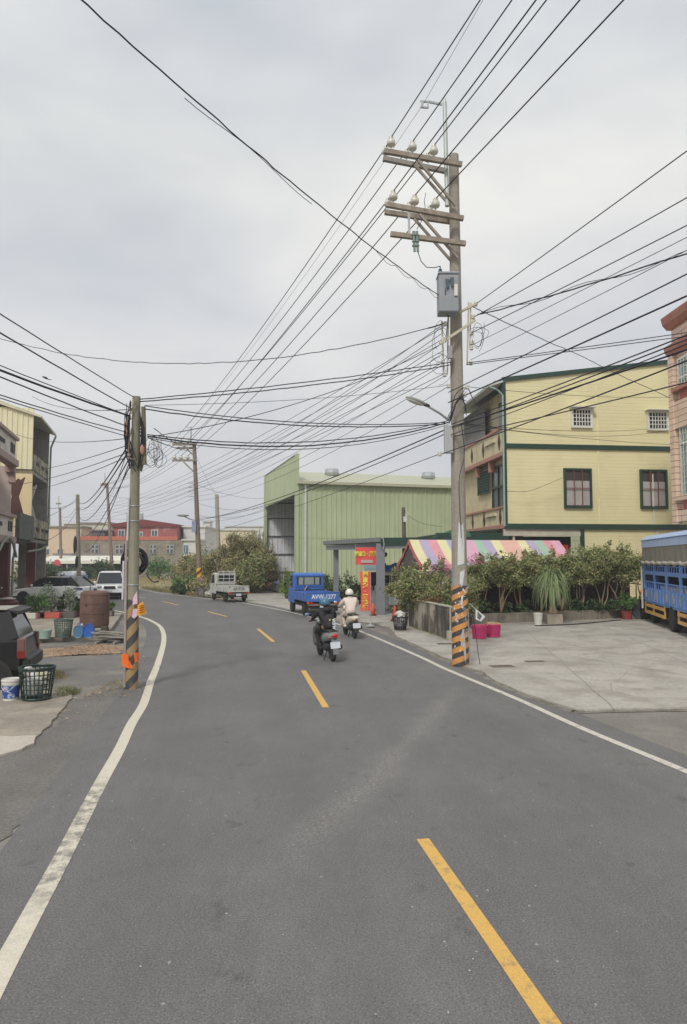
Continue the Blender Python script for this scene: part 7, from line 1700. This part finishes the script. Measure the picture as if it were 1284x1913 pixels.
# food stall
def stall():
    P = g(716,1140); P = V((w(716,1045,33.5).x, 33.5, .03)); t = thing('food_stall', 'stainless food stall with a blue canopy and white counter behind the shelter post', 'food stall', P)
    MB().box(.25,1.15,-.5,.4,.32,.98).build('counter', mat("counter_white", S(206,212,212), rough=.35), t, bevel=.01)
    MB().box(.28,1.12,-.45,.35,.05,.3).build('undershelf', M_UNDER, t)
    MB().box(-.75,.25,-.3,.5,.2,1.0).build('steel_cabinet', mat("stainless", S(150,154,156), rough=.3, metal=.4, var=.12), t)
    MB().box(-.75,1.15,.35,.4,1.0,1.85).build('back_panel', mat("stall_back", S(50,44,44), var=.3, scale=4), t)
    MB().box(-.9,-.2,-.5,.5,1.95,2.2).build('left_sign_box', mat("pale_blue_sign", S(160,186,194)), t)
    MB().box(-.2,1.25,-.5,.5,1.72,1.9).build('header_board', mat("header_beige", S(190,184,168)), t)
    cn = MB()
    for i in range(12): x0, x1 = -.25+i*.125, -.25+(i+1)*.125; zz = .06*math.sin(i*1.3); cn.add([(x0,-.6,1.9),(x1,-.6,1.9),(x1,-.45,2.25+zz),(x0,-.45,2.2+zz),(x0,.5,2.2+zz),(x1,.5,2.25+zz)],[(0,1,2,3),(3,2,5,4)])
    cn.build('canopy', mat("canopy_blue", S(46,112,168), var=.12), t)
    for x in (-.85,-.2,.28,1.2): MB().cone((x,-.48,0),(x,-.48,1.95),.02,.02,8).build('upright', M_GST, t)
    for x in (.45,.6,.78): MB().cone((x,-.51,.82),(x,-.50,.82),.03,.03,10).build('vent', M_BLK, t)
    for i, (x, c_) in enumerate([(-.55,S(120,116,110)),(-.35,S(200,196,190)),(-.1,S(176,60,50)),(.1,S(190,184,170)),(.45,S(186,120,70)),(.62,S(200,190,160)),(.8,S(150,90,60))]):
        jar = MB().lathe([(.07,0),(.08,.02),(.08,.18),(.05,.2),(.05,.23),(0,.23)],12).build('condiment_jar', mat(f"jar_tone_{'abcdefg'[i]}", c_, rough=.4), None)
        jar.location = P + V((x,-.15,1.0 if x < .25 else .98)); tag(jar, ['grey jar at the left end of the stall cabinet','white jar on the stall cabinet','red jar on the stall cabinet','cream jar beside the shelter post on the stall','orange jar on the white stall counter','pale jar in the middle of the white stall counter','brown jar at the right end of the white stall counter'][i], 'jar')
stall()
p = w(717,1045,33.0); ln = thing('paper_lantern', 'dark red lantern hanging under the shelter behind its post', 'lantern', (p.x+.02, 33.0, w(719,1036,33).z))
MB().ell((0,0,0),(.16,.16,.13),16,10).build('shade', mat("lantern_red", S(120,36,34), rough=.5), ln, smooth=True); MB().cone((0,0,-.13),(0,0,-.4),.03,.05,8).build('tassel', mat("lantern_red", S(120,36,34)), ln); MB().cone((0,0,.13),(0,0,.45),.008,.008,5).build('cord', M_BLK, ln)
def cone_(px, py, lab, s=1.0):
    p = g(px,py,.03); t = thing('traffic_cone', lab, 'traffic cone', p)
    MB().lathe([(.14*s,.02),(.03*s,.6*s),(0,.6*s)],16).build('cone_body', mat("cone_orange", S(236,90,60)), t, smooth=True); MB().box(-.17*s,.17*s,-.17*s,.17*s,0,.03).build('base', M_BLK, t)
cone_(738,1160,'orange cone behind the black basket by the garden wall'); cone_(697,1150,'orange cone behind the red banner',.9)
# hedge strip and plants along the warehouse wall
for i, (px, Y, h, lab) in enumerate([(613,42,1.6,'clipped hedge clump left of the far shelter post'),(645,41,1.5,'clipped hedge clump between the shelter posts'),(672,39,1.2,'dark potted greenery behind the white-helmet rider'),(536,44,1.9,'lime green bush beside the blue pickup cab')]):
    P = w(px,1045,Y); t = thing('bush', lab, 'bush', (P.x,Y,0)); stems((0,0,0),[(0,0,h*.6),(.2,0,h*.5)],.04,i).build('trunk', M_DBARK, t)
    foliage([((0,0,h*.52),(.75 if i < 3 else .35,.5,h*.45))], 1500, .12, 170+i, clumps=16, spread=.4).build('crown', G2 if i < 3 else mat("lime_leaves", S(140,160,70,.85), fine=0, island=[S(108,130,56,.85)]), t)

# ================================================================ BASKETS, BUCKETS, DRUMS
def lattice(name, lab, cat, loc, rt, rb, h, m, nv=22, nh=5, fill=None, group=None, rim=.02, rot=0, solid=0.0):
    t = thing(name, lab, cat, loc, rot, group); b = MB()
    for i in range(nv):
        a = 2*math.pi*i/nv; b.beam((rb*math.cos(a),rb*math.sin(a),.02),(rt*math.cos(a),rt*math.sin(a),h-.02),.02+.5*rt*solid/nv,.012, up=(math.cos(a),math.sin(a),0.3))
    for j in range(nh+1):
        z = .03+(h-.06)*j/nh; r = rb+(rt-rb)*z/h; b.torus((0,0,z), r, .009 if 0 < j < nh else .016, None, 30, 5)
    b.lathe([(0,.01),(rb,.01),(rb,.03),(0,.03)],24); b.build('basket_wall', m, t)
    MB().torus((0,0,h),rt,rim,None,30,6).build('rim', m, t)
    if fill: fill(t)
    return t
M_DGP = mat("dark_green_plastic", S(34,56,48,.9), rough=.45, var=.08); M_BAG = mat("white_bag", S(206,204,200), rough=.5, var=.1); M_PNK = mat("magenta_plastic", S(206,60,118,.95), rough=.45, var=.08)
def crumple(m, c, r, seed, name, par):
    rnd = random.Random(seed); q = MB().ell(c, r, 18, 12)
    q.v = [p + V((noise.noise(p*9+V((seed,0,0)))*r[0]*.5, noise.noise(p*9+V((0,seed,0)))*r[1]*.5, noise.noise(p*8+V((0,0,seed)))*r[2]*.5)) for p in q.v]
    return q.build(name, m, par, smooth=False)
def rubbish(t):
    crumple(M_BAG, (-.05,0,.26), (.19,.19,.22), 1, 'contents', t); crumple(mat("pale_scrap", S(190,186,160), var=.2), (.08,.05,.42), (.14,.13,.08), 2, 'contents', t); crumple(M_BAG, (-.16,-.02,.5), (.09,.08,.09), 3, 'contents', t)
lattice('lattice_basket', 'large dark green lattice basket of rubbish beside the black car', 'basket', g(68,1306,.02), .30, .24, .56, M_DGP, 24, 6, rubbish, 'lattice baskets')
def r2(t): crumple(mat("pale_scrap", S(190,186,160)), (0,0,.2), (.16,.16,.14), 5, 'contents', t)
lattice('lattice_basket', 'grey-green lattice basket standing by the blue jerrycans', 'basket', g(118,1191,.12), .27, .22, .54, mat("grey_green_plastic", S(84,100,92), rough=.5), 24, 9, r2, 'lattice baskets', solid=.35)
def r3(t): crumple(M_BAG, (.0,0,.3), (.2,.2,.22), 6, 'contents', t); crumple(M_BAG, (.0,.0,.56), (.16,.14,.1), 7, 'contents', t)
lattice('lattice_basket', 'black lattice basket with a white bag beside the garden wall', 'basket', g(748,1177,.03), .27, .2, .46, mat("black_basket", (.03,.03,.032), rough=.5), 22, 7, r3, 'lattice baskets', solid=.3)
for i, (px, py, lab) in enumerate([(896,1193,'left magenta plastic basket right of the tall pole'),(922,1190,'right magenta plastic basket with cardboard on top')]):
    t = lattice('plastic_basket', lab, 'basket', g(px,py,.03), .24, .20, .40, M_PNK, 30, 9, None, 'magenta baskets', solid=1.0)
    MB().lathe([(.185,.03),(.225,.38)],24).build('inner_wall', M_PNK, t)
    if i == 1: cb = MB().box(-.22,.22,-.16,.16,.38,.44).box(-.2,.05,-.12,.1,.44,.47).build('cardboard', mat("cardboard", S(196,166,126), var=.1), None); cb.location = t.location; tag(cb, 'flattened cardboard lying on the right magenta basket', 'cardboard')
def bucket(lab, p, r, h, m, label_m=None, lidm=None):
    t = thing('bucket', lab, 'bucket', p); MB().lathe([(0,0),(r*.82,0),(r,h),(r*.95,h),(r*.8,.02)],26).build('pail', m, t, smooth=False)
    MB().lathe([(r*1.0,h-.045),(r*1.07,h-.04),(r*1.07,h-.02),(r,h-.015)],26).lathe([(r*.98,h-.09),(r*1.03,h-.085),(r*1.03,h-.07),(r*.98,h-.065)],26).build('rim', m, t)
    if label_m: MB().lathe([(r*.86,h*.10),(r*.975,h*.70)],26).build('blue_label', label_m, t)
    MB().tube(catmull([(r*1.02,-.02,h-.05),(r*.6,-r*.95,h*.62),(0,-r*1.15,h*.45),(-r*.6,-r*.95,h*.62),(-r*1.02,-.02,h-.05)],5),.004,5).build('handle', M_WHT, t)
    return t
M_WPL = mat("white_plastic", S(214,212,204), rough=.45, var=.05)
bk = bucket('white paint bucket with a blue label in front of the black car', g(20,1307,.02), .155, .37, M_WPL, mat("blue_label", S(52,82,150), var=.15, dirt=S(196,204,220), dirt_amt=.8, dscale=9, dlo=.56, dhi=.6))
bucket('plain white bucket beside the square concrete planter', g(1006,1167,.03), .17, .44, M_WPL)
for i, (px, py, m_, r, h, lab) in enumerate([(1172,1157,mat("red_pot", S(140,62,56)),.24,.34,'red flower pot at the right end of the bed'),(84,1193,mat("celadon_pot", S(150,172,160)),.2,.26,'pale green basin on the kerb slab near the black car')]):
    z0 = .03 if i == 0 else .12; t = thing('flower_pot', lab, 'flower pot', g(px,py,z0)); MB().lathe([(0,0),(r*.75,0),(r*.95,h*.85),(r,h*.86),(r,h),(r*.9,h),(r*.85,h*.8),(0,h*.8)],24).build('pot', m_, t)
    if i == 0: foliage([((0,0,.75),(.42,.35,.36))], 700, .09, 301, clumps=12).build('leaves', G4, t)
tb_ = thing('tub', 'dark round tub lying behind the red flower pot', 'tub', g(1196,1156,.03)); MB().lathe([(0,0),(.38,0),(.42,.12),(.40,.16),(0,.10)],24,(0,0,.36),Matrix.Rotation(R(80),3,'X')).build('shell', mat("dark_tub", S(66,70,72)), tb_)
tub_g = thing('jerrycan', 'dark green can beside the round tub at the truck front', 'can', g(1206,1155,.03)); MB().box(-.18,.18,-.15,.15,0,.5).build('can_body', mat("dark_green_can", S(30,60,56)), tub_g, bevel=.04); MB().cone((.08,0,.5),(.08,0,.55),.03,.03,10).build('cap', M_BLK, tub_g)
# rusty tank on legs
p = g(176,1181,.12); t = thing('rusty_tank', 'big rusty brown metal drum standing on stub legs', 'tank', p)
tk_ = MB().lathe([(0,.16),(.40,.16),(.455,.22),(.46,.24),(.46,1.22),(.44,1.30),(.36,1.345),(.1,1.36),(0,1.36)],32).build('drum', mat("rust_drum", S(108,82,72), rough=.75, metal=.15, var=.2, scale=2, streak=.2, dirt=S(132,104,92), dirt_amt=.5, dscale=2.5, fine=.12, fscale=16), t)
for q in tk_.data.polygons: q.use_smooth = len(q.vertices) == 4 
tk_.modifiers.new('e','EDGE_SPLIT').split_angle = R(35)
for z in (.30,.62,.95,1.22): MB().torus((0,0,z),.462,.010,None,32,5).build('hoop', mat("rust_drum_dark", S(96,70,64), rough=.8, var=.2), t)
for a in (20,140,260): MB().beam((.36*math.cos(R(a)),.36*math.sin(R(a)),.22),(.45*math.cos(R(a)),.45*math.sin(R(a)),0),.08,.08).build('leg', mat("rust_drum_dark", S(96,70,64)), t)
MB().cone((.0,0,1.36),(.0,0,1.42),.05,.05,10).cone((-.2,.1,1.33),(-.2,.1,1.5),.015,.015,6).build('valve', M_BLK, t)
MB().cone((-.12,-.44,.9),(-.12,-.47,.9),.03,.03,10).build('plug', M_BLK, t)
MB().box(.30,.52,-.3,-.1,-.0,.22).build('motor_block', mat("oily_iron", S(70,66,60), var=.2), t, bevel=.04)
for i, (px, py, c_, lab) in enumerate([(149,1191,S(74,116,150),'teal-blue plastic jerrycan left of its neighbour'),(166,1191,S(50,100,180),'bright blue plastic jerrycan next to the rusty drum')]):
    t = thing('jerrycan', lab, 'jerrycan', g(px,py,.12), R(10*i)); MB().loft([((0,0,.0),.0,.0)]*0 or [((0,-.13,.19),.13,.17),((0,-.15,.19),.15,.19),((0,.13,.19),.15,.19),((0,.15,.19),.13,.17)],20).build('can_body', mat(f"can_{'ab'[i]}", c_, rough=.4, var=.08), t, bevel=.01)
    MB().cone((.06,0,.37),(.06,0,.42),.035,.03,12).build('cap', M_WPL if i == 0 else mat("can_b", c_), t); MB().tube([(-.08,0,.37),(-.06,0,.43),(.0,0,.43),(.02,0,.37)],.012).build('handle', mat(f"can_{'ab'[i]}", c_), t)
# heap of grey boards
t = thing('board_heap', 'loose heap of weathered grey boards between the jerrycans and the short pole', 'board heap', g(206,1200,.0)); rnd = random.Random(17)
for i in range(9):
    a = rnd.uniform(-.25,.25); z = .05+.035*i; bm_ = MB().box(-.42,.42,-.06,.06,-.015,.015).xf(Matrix.Translation((rnd.uniform(-.15,.15),rnd.uniform(-.3,.3),z)) @ Matrix.Rotation(a,4,'Z') @ Matrix.Rotation(rnd.uniform(-.08,.08),4,'Y')); bm_.build('board', mat("grey_board", S(150,144,134), rough=.9, var=.2, streak=.2), t)
MB().box(-.3,-.24,-.5,.5,-.0,.06).box(.24,.3,-.5,.5,0,.06).build('skid', mat("grey_board", S(150,144,134)), t)
# planters with plants in front of the white crossover
PG = 'potted plants on the left slab'
for i, (px, py, wd_, h, m_, pc, lab) in enumerate([(70,1155,.75,1.0,G4,S(176,84,70),'leafy green plant in a red trough behind the black car'),(95,1155,.8,1.35,G5,S(176,84,70),'tall silvery bush in a reddish trough in front of the white crossover'),(128,1154,.6,1.3,G5,S(90,84,80),'silver-green bush in a dark pot left of the rusty drum'),(112,1153,.5,.75,G2,S(150,60,54),'dark leafy plant in a red pot between the silvery bushes'),(145,1152,.45,.6,G4,S(110,60,60),'small green plant in a purple pot beside the rusty drum'),(58,1156,.5,.9,G2,S(196,190,180),'dark plant in a pale pot at the left end of the planters'),(205,1151,.3,.55,G4,S(110,104,96),'thin green plant between the rusty drum and the short pole')]):
    t = thing('potted_plant', lab, 'plant', g(px,py,.12), 0, PG); MB().box(-wd_*.5,wd_*.5,-.16,.16,0,.24).build('trough', mat(f"trough_{'abcdefg'[i]}", pc, rough=.7, var=.12), t, bevel=.03)
    stems((0,0,.2),[(-.2*wd_,0,h*.7),(.2*wd_,0,h*.8),(0,0,h*.6)],.014,i,.05).build('stem', M_DBARK, t)
    foliage([((rnd.uniform(-.2,.2)*wd_,0,.25+(h-.2)*.45),(wd_*.6,.3,(h-.2)*.5)),((rnd.uniform(-.3,.3)*wd_,0,.25+(h-.2)*.6),(wd_*.45,.25,(h-.2)*.4))], 900, .075, 320+i, clumps=12, spread=.42).build('leaves', m_, t)
for i in range(16): pass
# washing machine-like clutter and a parked moped by the left columns
mp_ = g(14,1158); t = thing('parked_moped', 'dark moped with a pale seat parked by the shophouse columns above the black car', 'moped', (mp_.x-.2, mp_.y, .12), R(70))
for y in (-.55,.6): wv = MB().torus((0,y,.24),.2,.045,Matrix.Rotation(R(90),3,'Y'),22,8).build('wheel', M_TYRE, t, smooth=True); MB().cone((-.03,y,.24),(.03,y,.24),.14,.14,16).build('rim', M_RIM, wv)
MB().loft([((0,-.8,.62),.05,.05),((0,-.5,.6),.14,.13),((0,-.1,.55),.13,.14),((0,.0,.45),.1,.1)],14).build('rear_cowl', mat("maroon_paint", S(90,50,60), rough=.3), t, smooth=True)
MB().loft([((0,-.6,.76),.09,.03),((0,-.25,.77),.14,.05),((0,.08,.74),.1,.04)],14).build('seat', mat("pale_seat", S(190,186,180)), t, smooth=True)
MB().box(-.15,.15,-.05,.4,.27,.33).build('floorboard', M_BLK, t); MB().box(-.18,.18,.38,.46,.3,.95).build('leg_shield', mat("maroon_paint", S(90,50,60)), t, bevel=.04)
MB().tube([(-.3,.34,1.02),(0,.42,1.0),(.3,.34,1.02)],.016).tube([(0,.62,.26),(0,.45,.7),(0,.42,1.0)],.03).tube([(.2,.4,1.02),(.26,.4,1.16)],.008).build('handlebar', M_BLK, t); MB().ell((.28,.4,1.18),(.05,.015,.04),10,6).ell((0,.5,.98),(.07,.05,.07),12,8).build('mirror', M_GST, t)
# shed clutter seen in the warehouse mouth
rnd = random.Random(23)
for i, (px, Y, c_, lab) in enumerate([(507,56,S(176,190,200),'pale tarpaulin heap just inside the warehouse mouth'),(519,53,S(90,80,74),'dark heap of scrap on the warehouse floor'),(497,54.5,S(120,84,70),'rusty scrap heap at the left warehouse post'),(388,47,S(120,116,112),'grey rubbish pile beside the brown pole foot'),(530,52,S(70,76,60),'mossy heap near the right side of the warehouse mouth'),(404,46.0,S(170,166,160),'crumpled white sacks behind the white pickup')]):
    P = w(px,1045,Y); q = MB(); 
    for k in range(5): q.ell((rnd.uniform(-.5,.5),rnd.uniform(-.3,.3),rnd.uniform(.1,.4)),(rnd.uniform(.25,.5),.35,rnd.uniform(.2,.4)),10,7)
    q.v = [p + V((noise.noise(p*3),noise.noise(p*3+V((5,0,0))),noise.noise(p*3+V((0,7,0)))))*.22 for p in q.v]; q.v = [V((p.x,p.y,max(p.z,0))) for p in q.v]
    o = q.build('scrap_heap', mat(f"heap_{'abcdef'[i]}", c_, var=.3, scale=4, fine=.2, fscale=12), None); o.location = (P.x,Y,.03); tag(o, lab, 'heap')
# round red sign far left
P = w(107,1045,70); t = thing('road_sign', 'small round faded red sign beyond the white crossover', 'sign', (P.x,70,0)); MB().cone((0,0,0),(0,0,2.0),.03,.03,8).build('post', M_GST, t); zz = w(107,1052,70).z
MB().cone((0,-.03,zz),(0,.0,zz),.36,.36,20).build('disc', mat("faded_red_sign", S(206,96,100)), t)
# drain gully under the kerb and hose along the bed
hz = MB().tube(catmull([g(1000,1169,.05), g(1060,1167,.05), g(1110,1163,.05), g(1160,1158,.05)],6),.02,6).build('garden_hose', M_BLK, None); tag(hz, 'black hose lying along the foot of the bed kerb', 'hose')

# weeds along the broken slab edge and at the foot of the garden wall
grass('slab_weeds', lambda r: (lambda q: q + V((r.gauss(0,.06), r.gauss(0,.06), 0)))(ed_[r.randrange(len(ed_)-1)].lerp(ed_[r.randrange(1,len(ed_))], 0) if False else (lambda k: ed_[k].lerp(ed_[k+1], r.random()))(r.choice([5,6,7,8,9,10,12,13]))), 140, .05, M_GGR, 9, 'tiny weeds in the broken edge of the concrete lot')
grass('wall_weeds', lambda r: A.lerp(B, r.random()) + V((-.02+r.gauss(0,.03), -.10+r.gauss(0,.04), .03)), 160, .08, M_GGR, 10, 'weeds along the foot of the stained garden wall')
# thin air: distant things pale slightly
hz_ = MB().box(-700,700,-80,320,-1.5,60).build('haze', None, None); hm = bpy.data.materials.new("haze_air"); hm.use_nodes = True; hn = hm.node_tree; hn.nodes.clear()
ho = hn.nodes.new('ShaderNodeOutputMaterial'); hv = hn.nodes.new('ShaderNodeVolumePrincipled'); hv.inputs['Color'].default_value = (.93,.95,1,1); hv.inputs['Density'].default_value = .0012; hn.links.new(hv.outputs[0], ho.inputs['Volume'])
hz_.data.materials.append(hm); tag(hz_, 'faint grey haze', None, None, 'stuff')
